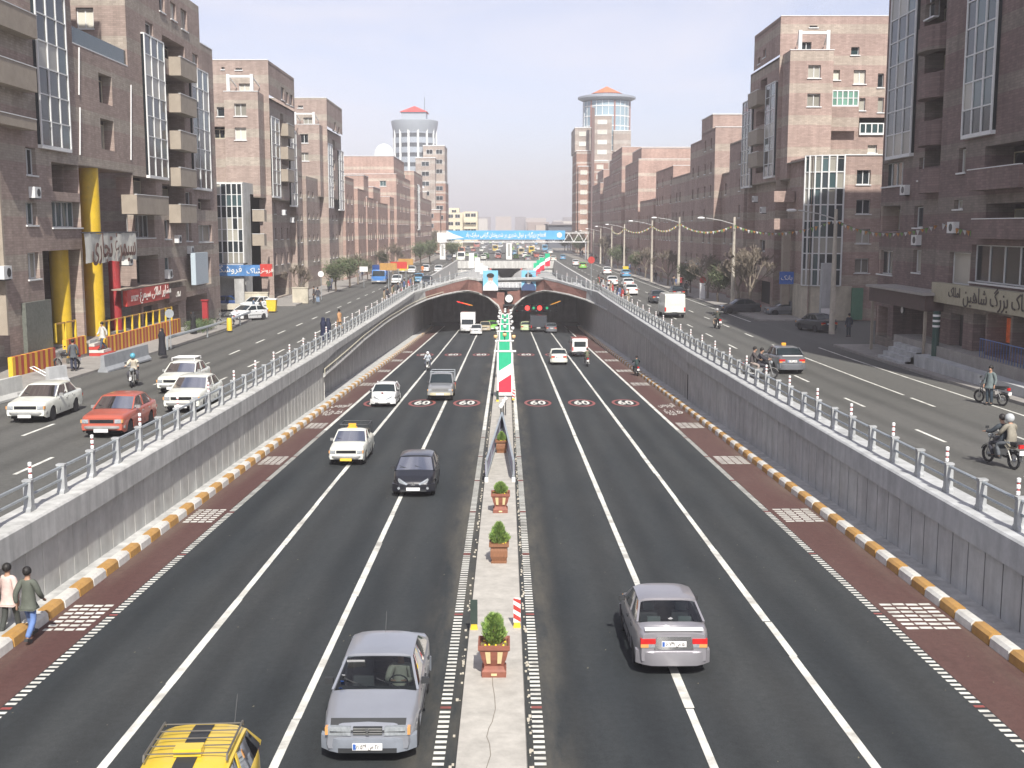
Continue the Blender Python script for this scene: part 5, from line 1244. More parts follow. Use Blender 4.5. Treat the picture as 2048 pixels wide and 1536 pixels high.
    for s in (-1, 1):
        A, B, C, D = P_((1,1), s), P_((1,2), s), P_((0,2), s), P_((0,1), s)
        lo = Vector((wb*s, yb, zbF + (zbR-zbF)*(A.y-yb)/(A.y-D.y))); hi = Vector((wt*s, yb-.02, zr-.1))
        pane('side_window', (lo, A, B, hi), (s,0,.2), G, .012, .07)
        q0 = sp.get('c3', 0)
        if q0 < .45: pane('side_window', (D.lerp(A, q0), lo, hi, C.lerp(B, q0*.8)), (s,0,.2), G, .012, .09)
    if full:
        ib = MB(); ib.box(-W*.86, W*.86, cab[0]+.05, cab[3]-.05, .3, .36); ib.build('cabin_floor', M_under, t)
        MB().prism([(yc-.42, .5),(yc-.02,.5),(yc+.02, zbF-.02),(yc-.3, zbF-.03),(yc-.42, zbF-.12)], -W*.86, W*.86, 'x').build('dashboard', M_trim, t)
        ym = yb + .05
        for s in (-1, 1):
            sb = MB().prism([(ym-.15,.36),(ym+.36,.36),(ym+.38,.52),(ym-.1,.5)], s*W*.45-.22, s*W*.45+.22, 'x'); sb.prism([(ym-.18,.45),(ym-.02,.45),(ym-.14,1.0),(ym-.26,1.0)], s*W*.45-.2, s*W*.45+.2, 'x')
            so = sb.build('seat', M_seat, t); MB().box(s*W*.45-.12, s*W*.45+.12, ym-.3, ym-.2, 1.03, 1.2).build('headrest', mat('headrest_cloth', (.2,.22,.21), .9), so)
        if yb - yr > .7:
            MB().box(-W*.8, W*.8, yr+.25, yr+.75, .36, .55).box(-W*.8, W*.8, yr+.12, yr+.28, .5, .93).build('rear_bench', M_seat, t)
            for s in (-1,1): MB().box(s*W*.42-.14, s*W*.42+.14, yr+.16, yr+.25, .95, 1.08).build('headrest', mat('headrest_cloth', (.2,.22,.21), .9), t)
        MB().box(-W*.88, W*.88, yr-.02, yr+.2, zbR-.06, zbR-.03).build('rear_shelf', M_trim, t)
        sw_ = MB(); c0 = Vector((-W*.45, yc-.5, .86))
        pts = [c0 + Vector((.18*cos(2*pi*i/14), .18*sin(2*pi*i/14)*.35, .18*sin(2*pi*i/14)*.93)) for i in range(15)]; sw_.tube(pts, .014, 5); sw_.obox(pts[0], pts[7], .03, .02); sw_.build('steering_wheel', M_trim, t)
    else:
        MB().box(-wt*.98, wt*.98, yrt+.06, yft-.06, zbF-.1, zr-.12).build('cabin_lining', M_under, t)
    for s in (-1, 1):
        for c in wy: wheel(t, s*(W*.985-.1), c, wr, .18)
        # wing mirrors
        MB().box(-.075, .075, -.06, .03, -.05, .06).build('wing_mirror', sp.get('mirm', M_trim), t, loc=(s*(W+.05), yc-.32, zbF+.06))
        # door gaps, handles and side trim
        dg = MB()
        for y in ((yb-.0), yc-.28, max(yr+.25, wy[0]+wr*1.25)):
            dg.obox((s*(zw(y)*.972), y, zt(y)-.1), (s*(zw(y)*1.001), y, sill+.12), .012, .02, (0,1,0))
        dg.build('door_gap', M_trim, t)
        for y in (yb+.17, max(yr+.45, wy[0]+.2)): MB().box(s*zw(y)*.98, s*zw(y)*1.008, y-.08, y+.08, zt(y)-.2, zt(y)-.16).build('door_handle', sp.get('mirm', M_trim), t)
        if sp.get('strip', 1): 
            st_ = MB(); z_ = sill+.30; 
            for y0, y1 in ((wy[0]+wr*1.25, wy[1]-wr*1.25),): st_.obox((s*(W*1.0), y0, z_), (s*(W*1.0), y1, z_), .02, .05)
            st_.build('side_trim', sp.get('stripm', M_trim), t)
    # front end
    zf = zt(L/2)
    f = sp.get('front', {}); fm = f.get('bump', m); yF = L/2
    wF, wRr = zw(yF), zw(-yF)
    def bumper(sgn, mm, z0, z1, dep=.1, wr_=None):
        n_ = 10; pts = [(-W*.99 + 2*W*.99*i/n_) for i in range(n_+1)]; mb = MB(); 
        for i, x in enumerate(pts):
            e = abs(2*i/n_-1); y = (L/2 + dep) - .28*max(0, e-.55)**1.6/.28*.9
            mb.v += [(x, sgn*(y-.12), z0), (x, sgn*y, z0+.02), (x, sgn*(y+.01), (z0+z1)/2), (x, sgn*y, z1-.02), (x, sgn*(y-.12), z1)]
        for i in range(n_):
            for k in range(4): mb.f.append((i*5+k, i*5+k+1, (i+1)*5+k+1, (i+1)*5+k)); mb.m.append(0)
            mb.f.append((i*5+4, i*5, (i+1)*5, (i+1)*5+4)); mb.m.append(0)
        mb.f.append(tuple(range(5))); mb.m.append(0); mb.f.append(tuple(n_*5+k for k in range(5))); mb.m.append(0)
        return mb.build('bumper', mm, t, smooth=True)
    fb = bumper(1, f.get('bump', m), f.get('z0', .24), f.get('z1', .5), f.get('dep', .06)); rbm = bumper(-1, sp.get('rbump', f.get('bump', m)), f.get('z0', .26)+.02, f.get('z1', .5)+.04, f.get('dep', .06))
    if f.get('inlay'): MB().box(-W*.6, W*.6, yF+f.get('dep',.06)-.02, yF+f.get('dep',.06)+.014, f['z0']+.03, f['z0']+.11).build('air_intake', M_trim, fb)
    hl = f.get('lamp', (.26, .13)); zl_ = f.get('lz', zf-.17)
    for s in (-1, 1):
        if f.get('round'):
            for dx in (0,): MB().lathe([(.085,0),(.09,.02),(.07,.045),(.001,.05)], (s*(wF-.17), yF, zl_+hl[1]/2), 14, axis='y').build('headlight', M_lamp, t, smooth=True)
        elif f.get('slant'):
            mb = MB(); a = [(s*(wF*.35), zl_-.03), (s*wF*.98, zl_+.17), (s*wF*1.02, zl_+.11), (s*wF*.93, zl_-.0), (s*(wF*.45), zl_-.08)]
            ysl = lambda x: yF + .03 - .2*max(0, abs(x)/wF-.55)
            mb.add([(x, ysl(x), z) for x, z in a] + [(x, ysl(x)-.12, z) for x, z in a], [tuple(range(5))] + [(i, (i+1) % 5, 5+(i+1) % 5, 5+i) for i in range(5)]); mb.build('headlight', M_lamp, t)
        else:
            x0, x1 = s*(wF-.02-hl[0]), s*(wF-.02); mb = MB(); mb.add([(x0,yF+.03,zl_),(x1,yF+.012,zl_),(x1,yF+.008,zl_+hl[1]),(x0,yF+.02,zl_+hl[1]),(x0,yF-.05,zl_),(x1,yF-.12,zl_),(x1,yF-.12,zl_+hl[1]),(x0,yF-.05,zl_+hl[1])], [(0,1,2,3),(0,4,5,1),(1,5,6,2),(2,6,7,3),(3,7,4,0)]); mb.build('headlight', M_lamp, t)
            mb = MB().box(s*(wF-.02), s*(wF+.03), yF-.12, yF+.008, zl_+.01, zl_+hl[1]-.01); mb.build('indicator', M_amber, t)
    if f.get('grille', 1):
        gx = wF-.06-hl[0]; gr = MB().box(-gx, gx, yF-.05, yF+.008, zl_+.0, zl_+hl[1]*.95).build('grille', M_trim, t)
        gb = MB(); 
        for k in range(f.get('bars', 3)): z = zl_ + hl[1]*(.2 + .6*k/max(1, f.get('bars', 3)-1)); gb.box(-gx*.98, gx*.98, yF+.008, yF+.022, z-.008, z+.008)
        gb.build('grille_bar', f.get('barm', M_chromedull), gr)
    if f.get('visor'): MB().add([(-wF*.92,yF+.03,zf-.015),(wF*.92,yF+.03,zf-.015),(wF*.93,yF-.2,zt(L/2-.2)+.045),(-wF*.93,yF-.2,zt(L/2-.2)+.045)], [(0,1,2,3)]).build('bonnet_guard', M_trim, t)
    pz = f.get('pz', .33); dp = f.get('dep', .06)
    pl_ = MB().box(-.26, .26, yF+dp+.012, yF+dp+.024, pz, pz+.12).build('number_plate', sp.get('platem', M_plate), t)
    rpz = sp.get('rpz', .62); rdp = sp.get('rpd', .02)
    pl2 = MB().box(-.26, .26, -yF-rdp-.02, -yF-rdp-.008, rpz, rpz+.12).build('number_plate', sp.get('platem', M_plate), t)
    if sp.get('plate'):
        me = text_mesh('plate_text', fa(sp['plate']), .125, M_letterd, .002, .002, .4); link('plate_text', me, pl_, (0, yF+dp+.028, pz+.06), (pi/2, 0, pi)); link('plate_text', me, pl2, (.02, -yF-rdp-.024, rpz+.06), (pi/2, 0, 0))
        mb = MB().box(.2, .25, yF+dp+.024, yF+dp+.028, pz+.01, pz+.11); mb.build('plate_badge', M_signblue, pl_); MB().box(-.25, -.2, -yF-rdp-.026, -yF-rdp-.02, rpz+.01, rpz+.11).build('plate_badge', M_signblue, pl2)
    tl = sp.get('tail', (.3, .15)); tz = sp.get('tz', zt(-L/2)-.3)
    for s in (-1, 1):
        mb = MB().box(s*(wRr-tl[0]), s*(wRr+.02), -yF-.02, -yF+.12, tz+tl[1]*.4, tz+tl[1]); tlo = mb.build('tail_lamp', M_tail, t)
        MB().box(s*(wRr-tl[0]*.5), s*(wRr+.018), -yF-.018, -yF+.1, tz, tz+tl[1]*.4).build('indicator_lens', M_amber, tlo); MB().box(s*(wRr-tl[0]), s*(wRr-tl[0]*.5), -yF-.018, -yF+.1, tz, tz+tl[1]*.4).build('reverse_lens', M_lamp, tlo)
    if full:
        wp = MB()
        for s in (-1, 1): wp.obox((s*.3-.15, yc-.02, zbF+.03), (s*.3+.3, yc-.18, zbF+.16), .015, .015)
        wp.build('wipers', M_trim, t)
    t['LEN'] = L; return t
SPEC = {
 'sedan_a': dict(L=4.41, W=1.70, H=1.41, wy=(-1.32,1.35), wr=.30, top=[(-2.2,.93),(-2.12,1.0),(-1.5,1.02),(-1.4,.98),(.75,.93),(1.05,.90),(1.9,.76),(2.1,.70),(2.2,.62)], cab=(-1.62,-1.02,.28,.98), tumble=.74, bp=-.32,
    front=dict(bump=mat('bumper_grey', (.2,.22,.25), .5), z0=.22, z1=.5, lamp=(.40,.15), lz=.54, bars=3, visor=1, inlay=1, pz=.3), plate='۲۶ ص ۵۲۹ ۶۱', tail=(.4,.16)),
 'sedan_b': dict(L=3.94, W=1.605, H=1.455, wy=(-1.08,1.22), wr=.28, top=[(-1.97,.93),(-1.9,1.0),(-1.4,1.02),(-1.3,1.0),(.7,.95),(1.0,.92),(1.8,.78),(1.97,.66)], cab=(-1.42,-.88,.25,.95), tumble=.78, bp=-.28,
    front=dict(z0=.22, z1=.52, dep=.08, lamp=(.3,.14), lz=.56, bars=1), plate='۱۵ ص ۷۴۹ ۱۶', tail=(.30,.19), tz=.64, rpz=.66),
 'sedan_c': dict(L=4.27, W=1.61, H=1.42, wy=(-1.2,1.3), wr=.29, top=[(-2.13,.86),(-2.08,.93),(-1.5,.96),(-1.3,.94),(.7,.92),(1.0,.92),(1.95,.83),(2.1,.79),(2.13,.74)], cab=(-1.42,-1.0,.22,.88), tumble=.79, bp=-.35,
    wid=[(-.5,.9),(-.46,.97),(-.3,1),(.3,1),(.46,.97),(.5,.92)], front=dict(bump=M_chromedull, z0=.34, z1=.47, dep=.1, lamp=(.24,.14), lz=.56, bars=4, barm=M_dark, pz=.24), tail=(.3,.14), mirm=M_chromedull, strip=0, platem=M_plate),
 'hatch': dict(L=3.83, W=1.65, H=1.43, wy=(-1.2,1.22), wr=.29, top=[(-1.9,.9),(-1.8,.98),(-1.4,1.0),(.9,.96),(1.15,.92),(1.6,.76),(1.83,.62),(1.91,.5)], cab=(-1.78,-1.15,.35,1.12), tumble=.76, bp=-.3, cp=.16,
    wid=[(-.5,.84),(-.42,.96),(-.3,1),(.25,1),(.4,.93),(.5,.7)], front=dict(z0=.2, z1=.52, dep=.02, slant=1, lz=.56, grille=0, inlay=1, pz=.27), tail=(.2,.35), tz=.62),
}
def near_end(px, py, zf, L): p = ong(px, py, zf); return p
def place(t, px, py, zf, away, dx=0, rz=0):
    L = t['LEN']; p = ong(px, py, lambda q: zf(q) + .2); y = p.y + L/2 + .05; sl = (zf(y+2) - zf(y-2)) / 4
    loc = (p.x + dx, y, zf(y) + .012); ang = atan(sl)
    return loc, (rz if away else pi + rz), (ang if away else -ang)
def put(proto, px, py, zf, away, label, group=None, mats=None, first=False, rz=0, dx=0, scale=None):
    loc, r, rx = place(proto, px, py, zf, away, dx, rz)
    if first:
        proto.location = loc; proto.rotation_euler = (rx, 0, r); proto['label'] = label
        if group: proto['group'] = group
        return proto
    return dup(proto, loc, r, label, group, mats, rx=rx, scale=scale)
def pm(proto_paint, new): return {proto_paint.name: new}

# --- nearest cars
A405 = car('saloon_car', 'silver-blue saloon with driver, nearest oncoming car in the sunken road', 'car', SPEC['sedan_a'], C_silver)
MB().add([(-.17,0,-.075),(.17,0,-.075),(.17,0,.075),(-.17,0,.075)], [(0,1,2,3)]).build('paper_notice', M_plate, A405, loc=(.42, .47, 1.27), rot=(-.9, 0, 0))
for k, (dx, dz) in enumerate(((.62,0),(.63,-.08),(.64,-.17))): MB().add([(-.03,0,-.035),(.03,0,-.035),(.03,0,.035),(-.03,0,.035)], [(0,1,2,3)]).build('sticker', M_signblue if k else M_plate, A405, loc=(dx-.0, .74-dz*1.0*0+.0-(-dz)*-1.4, 1.10+dz), rot=(-.9, 0, 0))
MB().tube([(0,-.9,1.41),(0,-1.15,1.75)], .006, 4).build('aerial', M_trim, A405)
# emblem on the grille
em = MB().prism([(-.03,-.06),(.03,-.06),(.01,-.02),(.04,.02),(.035,.06),(-.01,.06),(-.035,.03),(-.01,.0)], 0, .012, 'y'); em.build('emblem', M_chrome, A405, loc=(0, 2.24, .61))
put(A405, 735, 1512, zl, False, A405['label'], first=True)
A131 = car('saloon_car', 'silver-grey saloon driving away, nearest car right of the median', 'car', SPEC['sedan_b'], C_silver2)
MB().box(-.62, .62, -1.98, -1.86, 1.0, 1.045).build('boot_spoiler', M_whitec, A131)
MB().prism([(-.42,.60),(.42,.60),(.36,.88),(-.36,.88)], -2.0, -1.985, 'y').build('plate_recess', M_chrome, A131)
MB().tube([(.45,.15,1.44),(.5,-.2,1.55)], .005, 4).build('aerial', M_trim, A131); MB().add([(-.06,0,0),(0,0,-.06),(.06,0,0),(0,0,.06)], [(0,1,2,3)]).build('sticker', M_plate, A131, loc=(0,-1.41,1.1), rot=(.75,0,0))
put(A131, 1348, 1338, zl, True, A131['label'], first=True)
A206 = car('hatchback_car', 'small black hatchback oncoming behind the silver-blue saloon', 'car', SPEC['hatch'], C_black)
for s in (-1,1): MB().lathe([(.05,0),(.05,.03)], (s*.55, 1.9, .36), 12, axis='y').build('fog_lamp', M_lamp, A206)
MB().prism([(-.08,-.05),(.08,-.05),(.05,.05),(-.05,.05)], 1.9, 1.93, 'y').build('emblem', M_chrome, A206, loc=(0,0.02,.52))
put(A206, 826, 986, zl, False, A206['label'], first=True)
# yellow taxi with stripes and roof rack
sp = dict(SPEC['hatch']); sp['H'] = 1.5; sp['cab'] = (-1.85,-1.3,.45,1.1)
TAX = car('taxi', 'yellow taxi with black stripe and roof rack cut by the bottom edge', 'taxi', sp, C_yellow)
st = MB()
for j in range(8):
    y0, y1 = -1.28+j*.21, -1.28+(j+1)*.21; f_ = lambda y: 1.5 - .035*abs(2*(y+1.3)/1.75-1)**4 + .014
    st.add([(-.15,y0,f_(y0)),(.15,y0,f_(y0)),(.15,y1,f_(y1)),(-.15,y1,f_(y1))], [(0,1,2,3)])
st.build('roof_stripe', M_trim, TAX, fix=False)
rk = MB()
for s in (-1,1): rk.tube([(s*.6,-1.2,1.5),(s*.6,-1.18,1.57),(s*.6,.1,1.58),(s*.6,.14,1.5)], .018, 6)
for k in range(5): rk.tube([(-.6,-1.1+k*.28,1.57),(.6,-1.1+k*.28,1.57)], .011, 5)
rk.build('roof_rack', mat('rack_grey', (.16,.15,.13), .5, metal=.4), TAX, smooth=True); MB().box(-.2,.2,-.25,.0,1.51,1.62).build('taxi_sign', C_yellow, TAX); MB().tube([(-.45,-1.3,1.48),(-.45,-1.6,1.85)], .006, 4).build('aerial', M_trim, TAX)
TAX.location = (-4.68, 15.95, zl(15.95)+.01); TAX.rotation_euler = (.0386, 0, pi + .05)
# Hunter-type saloons
PK = car('saloon_car', 'white older saloon with chrome bumper, leftmost on the left upper road', 'car', SPEC['sedan_c'], C_white)
put(PK, 50, 838, zu, False, PK['label'], first=True)
put(PK, 203, 867, zu, False, 'brick-red older saloon with chrome bumper on the left upper road', mats=pm(C_white, C_red))
put(PK, 362, 818, zu, False, 'white older saloon right beside the railing on the left upper road')
e = put(PK, 345, 781, zu, False, 'white older estate car with a roof rack behind the other white saloon')
rk = MB()
for s in (-1,1): rk.tube([(s*.55,-1.0,1.42),(s*.55,-1.0,1.56),(s*.55,.2,1.56),(s*.55,.2,1.42)], .018, 5)
for k in range(5): rk.tube([(-.55,-1.0+k*.3,1.56),(.55,-1.0+k*.3,1.56)], .014, 5)
rk.build('roof_rack', M_whitec, e)
# pickups
sp = dict(SPEC['sedan_c']); sp['cab'] = (-.42,-.3,.22,.88); sp['c3'] = 0; sp['bp'] = -.28; sp['top'] = [(-2.13,.92),(-.5,.94),(.7,.92),(1.0,.92),(1.95,.83),(2.1,.79),(2.13,.74)]
PU = car('pickup_truck', 'white pickup with an orange roof sign oncoming in the sunken road', 'pickup truck', sp, C_white)
MB().box(-.22,.22,-.2,-.02,1.42,1.46).box(-.17,.17,-.17,-.05,1.46,1.62).build('roof_sign', mat('sign_orange', (.75,.35,.03), .4), PU)
b = MB()
for y in (-.55,-2.05): b.tube([(-.66,y,.9),(-.66,y,1.5),(.66,y,1.5),(.66,y,.9)], .025, 5)
for s in (-1,1): b.tube([(s*.66,-.55,1.5),(s*.66,-2.05,1.5)], .025, 5)
b.build('load_frame', M_dark, PU); MB().box(-.6,.6,-2.0,-.6,.93,1.15).build('load_cover', mat('load_tarp', (.13,.12,.1), .9, .4, 5), PU)
for o in PU.children:
    if o.name.startswith('number_plate'): o.data.materials.clear(); o.data.materials.append(M_platey)
put(PU, 692, 924, zl, False, PU['label'], first=True)
sp = dict(L=4.6, W=1.72, H=1.75, wy=(-1.4,1.45), wr=.34, sill=.32, top=[(-2.3,.98),(-.5,1.0),(.6,1.12),(1.0,1.1),(2.1,1.0),(2.3,.9)], cab=(-.35,-.25,.35,.95), tumble=.8, bp=-.15, cp=.1,
    wid=[(-.5,.96),(.4,1),(.5,.95)], front=dict(bump=mat('bumper_cream', (.5,.46,.32), .5), z0=.38, z1=.58, dep=.1, lamp=(.22,.13), lz=.68, bars=4, pz=.42), tail=(.15,.25), tz=.6, strip=0)
NP = car('pickup_truck', 'grey pickup with a railed load bed oncoming left of the median', 'pickup truck', sp, paint('paint_light_grey', (.3,.31,.32), .3), full=False)
b = MB()
for s in (-1,1):
    for y in (-.5,-1.1,-1.7,-2.25): b.tube([(s*.82,y,1.0),(s*.82,y,1.75)], .022, 5)
    for z in (1.25,1.5,1.75): b.tube([(s*.82,-.5,z),(s*.82,-2.25,z)], .022, 5)
for z in (1.75,): b.tube([(-.82,-.5,z),(.82,-.5,z)], .022, 5); b.tube([(-.82,-2.25,z),(.82,-2.25,z)], .022, 5)
b.build('load_frame', M_steel, NP)
put(NP, 880, 797, zl, False, NP['label'], first=True)
# light copies for the distance
LB = car('saloon_car', 'white saloon oncoming on the left upper road near the middle trees', 'car', SPEC['sedan_b'], C_white2, full=False)
put(LB, 643-60+8, 900, zu, False, 'x', first=True)
HB = car('hatchback_car', 'white hatchback with a red mark on its bonnet, oncoming in the sunken road', 'car', SPEC['hatch'], C_white2, full=False)
put(HB, 765, 809, zl, False, HB['label'], first=True)
MB().add([(-.08,0,-.2),(.06,0,-.2),(.08,0,.2),(-.06,0,.2)], [(0,1,2,3)]).build('red_mark', M_signred, HB, loc=(.05, 1.45, .86), rot=(-1.2,0,0))
LB.location = (0,0,-60)
def far(px, py, zf, away, label, c, proto=None, src=C_white2, **k): return put(proto or LB, px, py, zf, away, label, None, pm(src, c), **k)
LBp = LB
put(LB, 792, 566, zu, False, 'white saloon behind the blue truck on the left upper road', first=True)
far(952, 668, zl, False, 'white saloon just inside the left tunnel mouth', C_white2); far(970, 661, zl, False, 'dull brown saloon between the white saloon and green car in the tunnel', C_tan)
far(984, 659, zl, False, 'bright green taxi in the left tunnel beside the pier', C_green, HB); far(1052, 661, zl, True, 'pale green saloon entering the right tunnel beside the pier', C_lime); far(1103, 664, zl, True, 'grey-blue saloon in the right tunnel', C_grey)
tx = far(1118, 726, zl, True, 'white saloon with a pale bumper driving away left of the red minivan', C_white)
far(822, 545, zu, False, 'white saloon by the orange van, far left upper road', C_white2); far(850, 542, zu, False, 'white saloon among the far trees, left upper road', C_white2); far(876, 543, zu, False, 'white saloon next to the parapet, far left upper road', C_white2)
far(836, 563, zu, False, 'sky-blue saloon waiting near the railing, left upper road', C_sky); far(852, 569, zu, False, 'dark saloon beside the sky-blue car, left upper road', C_dk)
far(1318, 604, zu, True, 'dark grey saloon in front of the white van on the right upper road', C_dk); far(1264, 588, zu, True, 'white and grey saloon nearest in the right upper queue', C_white2); far(1258, 574, zu, True, 'white saloon, second in the right upper queue', C_white2); far(1226, 569, zu, True, 'white saloon in the inner lane, right upper road', C_white2)
b_ = far(1253, 553, zu, True, 'blue saloon carrying a yellow roof box, right upper road', C_sky); MB().box(-.5,.5,-.6,.4,1.45,1.95).build('roof_box', C_yellow, b_)
far(1358, 593, zu, True, 'dark saloon parked by the kerb right of the white van', C_black); far(1215, 547, zu, True, 'pale saloon ahead of the right upper queue', C_white2); far(1166, 536, zu, True, 'bright green taxi by the parapet, right upper road', C_green, HB); far(1152, 530, zu, True, 'white saloon ahead of the bright green taxi', C_white2)
t = far(1583, 742, zu, True, 'grey saloon taxi with an orange roof sign on the right upper road', C_grey, rz=.02, proto=LB); MB().box(-.12,.12,-.1,.05,1.46,1.58).build('roof_sign', mat('sign_orange', (.75,.35,.03), .4), t); MB().box(-.55,.55,-2.0,-1.9,1.0,1.04).build('boot_spoiler', M_whitec, t)
def side(px, py, c, label, rz=pi/2, proto=None, z=None, mats=None):
    p = ong(px, py, zu); return dup(proto or LB, (p.x, p.y + 1.0, zu(p.y) + (.012 if z is None else z)), rz, label, None, mats or pm(C_white2, c))
side(1483, 628, C_dk, 'dark saloon parked sideways under the bare tree on the right', pi/2+.15, A405, mats={'paint_silver_blue': C_dk}) if False else side(1483, 628, C_dk, 'dark saloon parked sideways under the bare tree on the right', pi/2+.12)
side(1577, 633, C_grey, 'grey saloon parked sideways before the recessed shop on the right', pi/2); side(1690, 630, C_silver2, 'pale saloon parked sideways by the green shutter on the right', -pi/2); side(1638, 664, C_dk, 'dark saloon standing behind the tall grey concrete column', .3)
side(445, 620, C_navy, 'dark blue saloon parked under the first block, behind the red post', pi/2); 
p = side(492, 642, C_white2, 'white hatchback parked on the plaza, nearest of the two', pi-.5, HB); side(510, 622, C_white2, 'white saloon parked on the plaza behind the white hatchback', pi-.5)
side(1770, 655, C_white2, 'white saloon parked deep in the right side street', pi/2) if False else None
# boxy van, minivan, trucks
def boxvan(name, label, cat, L, W, H, m, cabm=None, front=True, winm=None, bonnet=.5, box=None, lowm=None, ht=None):
    t = thing(name, label, cat); w_ = W/2; z0 = .35; ht = ht or H
    b = MB()
    prof = [(-L/2, z0+.1),(-L/2, H-.14),(-L/2+.12, H),(L/2-1.2, H),(L/2-bonnet-.2, H-.12),(L/2-bonnet+.35, 1.12),(L/2-.05, .98),(L/2, .6),(L/2, z0)] if not box else [(box, z0+.1),(box, ht-.1),(box+.1, ht),(L/2-.7, ht),(L/2-.2, 1.2),(L/2, 1.1),(L/2, z0)]
    rows = []
    for k, (s_, in_) in enumerate(((-1,.0),(-1,.06),(1,.06),(1,.0))): rows.append(0)
    n = len(prof); vs = []
    for x, sh in ((-w_,.05),(-w_+.06,0),(w_-.06,0),(w_,.05)):
        for y, z in prof: vs.append((x*(1 if z < 1.2 else .955), y*(1-sh*.05), z - (sh if z > 1.3 else 0)))
    fs = [tuple(range(n)), tuple(range(3*n, 4*n))]
    for r_ in range(3): fs += [(r_*n+i, r_*n+(i+1) % n, (r_+1)*n+(i+1) % n, (r_+1)*n+i) for i in range(n)]
    b.add(vs, fs).build('body', m, t, smooth=True)
    if box: MB().box(-w_-.08, w_+.08, -L/2, box-.05, .75, H).build('cargo_box', cabm or m, t); MB().box(-w_*.8, w_*.8, -L/2+.1, L/2-.4, .4, .75).build('chassis', M_under, t)
    if lowm: MB().box(-w_-.01, w_+.01, -L/2-.02, L/2-.4, z0+.08, 1.0).build('lower_panel', lowm, t)
    zt_ = ht
    mb = MB(); y0, y1 = L/2-bonnet-.16, L/2-bonnet+.3
    if not box: mb.add([(-w_*.86,y1,1.15),(w_*.86,y1,1.15),(w_*.8,y0,zt_-.2),(-w_*.8,y0,zt_-.2)], [(0,1,2,3)]); 
    else: mb.add([(-w_*.88,L/2-.19,1.25),(w_*.88,L/2-.19,1.25),(w_*.84,L/2-.64,zt_-.15),(-w_*.84,L/2-.64,zt_-.15)], [(0,1,2,3)])
    for i in range(len(mb.v)): x, y, z = mb.v[i]; mb.v[i] = (x, y+.03, z)
    mb.build('windscreen', M_glassd, t, fix=False)
    if not box:
        MB().box(-w_*.72, w_*.72, -L/2-.02, -L/2-.005, H*.55, H-.3).build('rear_window', winm or M_glassd, t)
        for s in (-1,1): MB().box(s*(w_*.955), s*(w_*.985+.0), -L/2+.5, L/2-1.5, 1.25, H-.35).build('side_window', winm or M_glassd, t)
    MB().box(-w_, w_, -L/2-.1, -L/2+.05, .34, .52).build('bumper', M_trim, t); MB().box(-w_, w_, L/2-.1, L/2+.1, .34, .56).build('bumper', M_chromedull, t)
    for s in (-1,1):
        MB().box(s*(w_-.3), s*(w_-.04), L/2+.0, L/2+.03, .66, .82).build('headlight', M_lamp, t); MB().box(s*(w_-.14), s*(w_-.01), -L/2-.03, -L/2, .62, 1.0).build('tail_lamp', M_tail, t)
        MB().box(s*(w_+.04), s*(w_+.2), L/2-bonnet-.1, L/2-bonnet-.03, 1.2, 1.45).build('wing_mirror', M_trim, t)
        for y in (-L/2+.85, L/2-.85): wheel(t, s*(w_-.12), y, .34, .2)
    MB().box(-.26,.26,-L/2-.12,-L/2-.105,.58,.7).build('number_plate', M_plate, t); MB().box(-.26,.26,L/2+.105,L/2+.12,.4,.52).build('number_plate', M_plate, t)
    t['LEN'] = L; return t
v = boxvan('van', 'tall white delivery van seen from behind on the right upper road', 'van', 4.6, 1.95, 2.25, C_white, winm=C_white, bonnet=.4); put(v, 1350, 632, zu, True, v['label'], first=True)
v = boxvan('minivan', 'red and white minivan driving towards the right tunnel', 'van', 4.0, 1.62, 1.85, C_white2, lowm=C_white2, bonnet=.3); put(v, 1160, 710, zl, True, v['label'], first=True)
for s in (-1,1): MB().box(s*.82, s*.84, -1.9, 1.6, .5, 1.3).build('red_panel', C_red, v)
MB().box(-.82,.82,-1.6,1.0,1.86,1.9).build('red_roof', C_red, v)
v = boxvan('box_truck', 'white box truck inside the left tunnel mouth', 'truck', 5.2, 1.95, 2.9, C_white2, bonnet=.3, box=.9, ht=2.1); put(v, 935, 664, zl, False, v['label'], first=True)
v = boxvan('cargo_truck', 'blue truck with a blue tarpaulin load on the left upper road', 'truck', 6.0, 2.2, 2.9, C_blue, C_navy, box=.9, ht=2.2); put(v, 757, 566, zu, False, v['label'], first=True)
v = boxvan('tanker_truck', 'dark blue truck in the right tunnel with a round load', 'truck', 6.0, 2.2, 2.4, C_navy, C_dk, box=.9, ht=2.2); put(v, 1077, 662, zl, True, v['label'], first=True)
v = boxvan('van', 'orange-yellow van standing by the kerb, far left upper road', 'van', 4.8, 2.0, 2.5, C_yellow, bonnet=.4); put(v, 806, 545, zu, False, v['label'], first=True)
v = boxvan('minibus', 'white minibus by the parapet, far left upper road', 'bus', 6.0, 2.1, 2.6, C_white, bonnet=.4); put(v, 922, 522, zu, False, v['label'], first=True)
BUS = boxvan('bus', 'red city bus, farthest left of the two on the avenue', 'bus', 11, 2.5, 3.1, C_red, bonnet=.1); BUS.location = (-13, 520, -.45); BUS.rotation_euler = (0,0,pi)
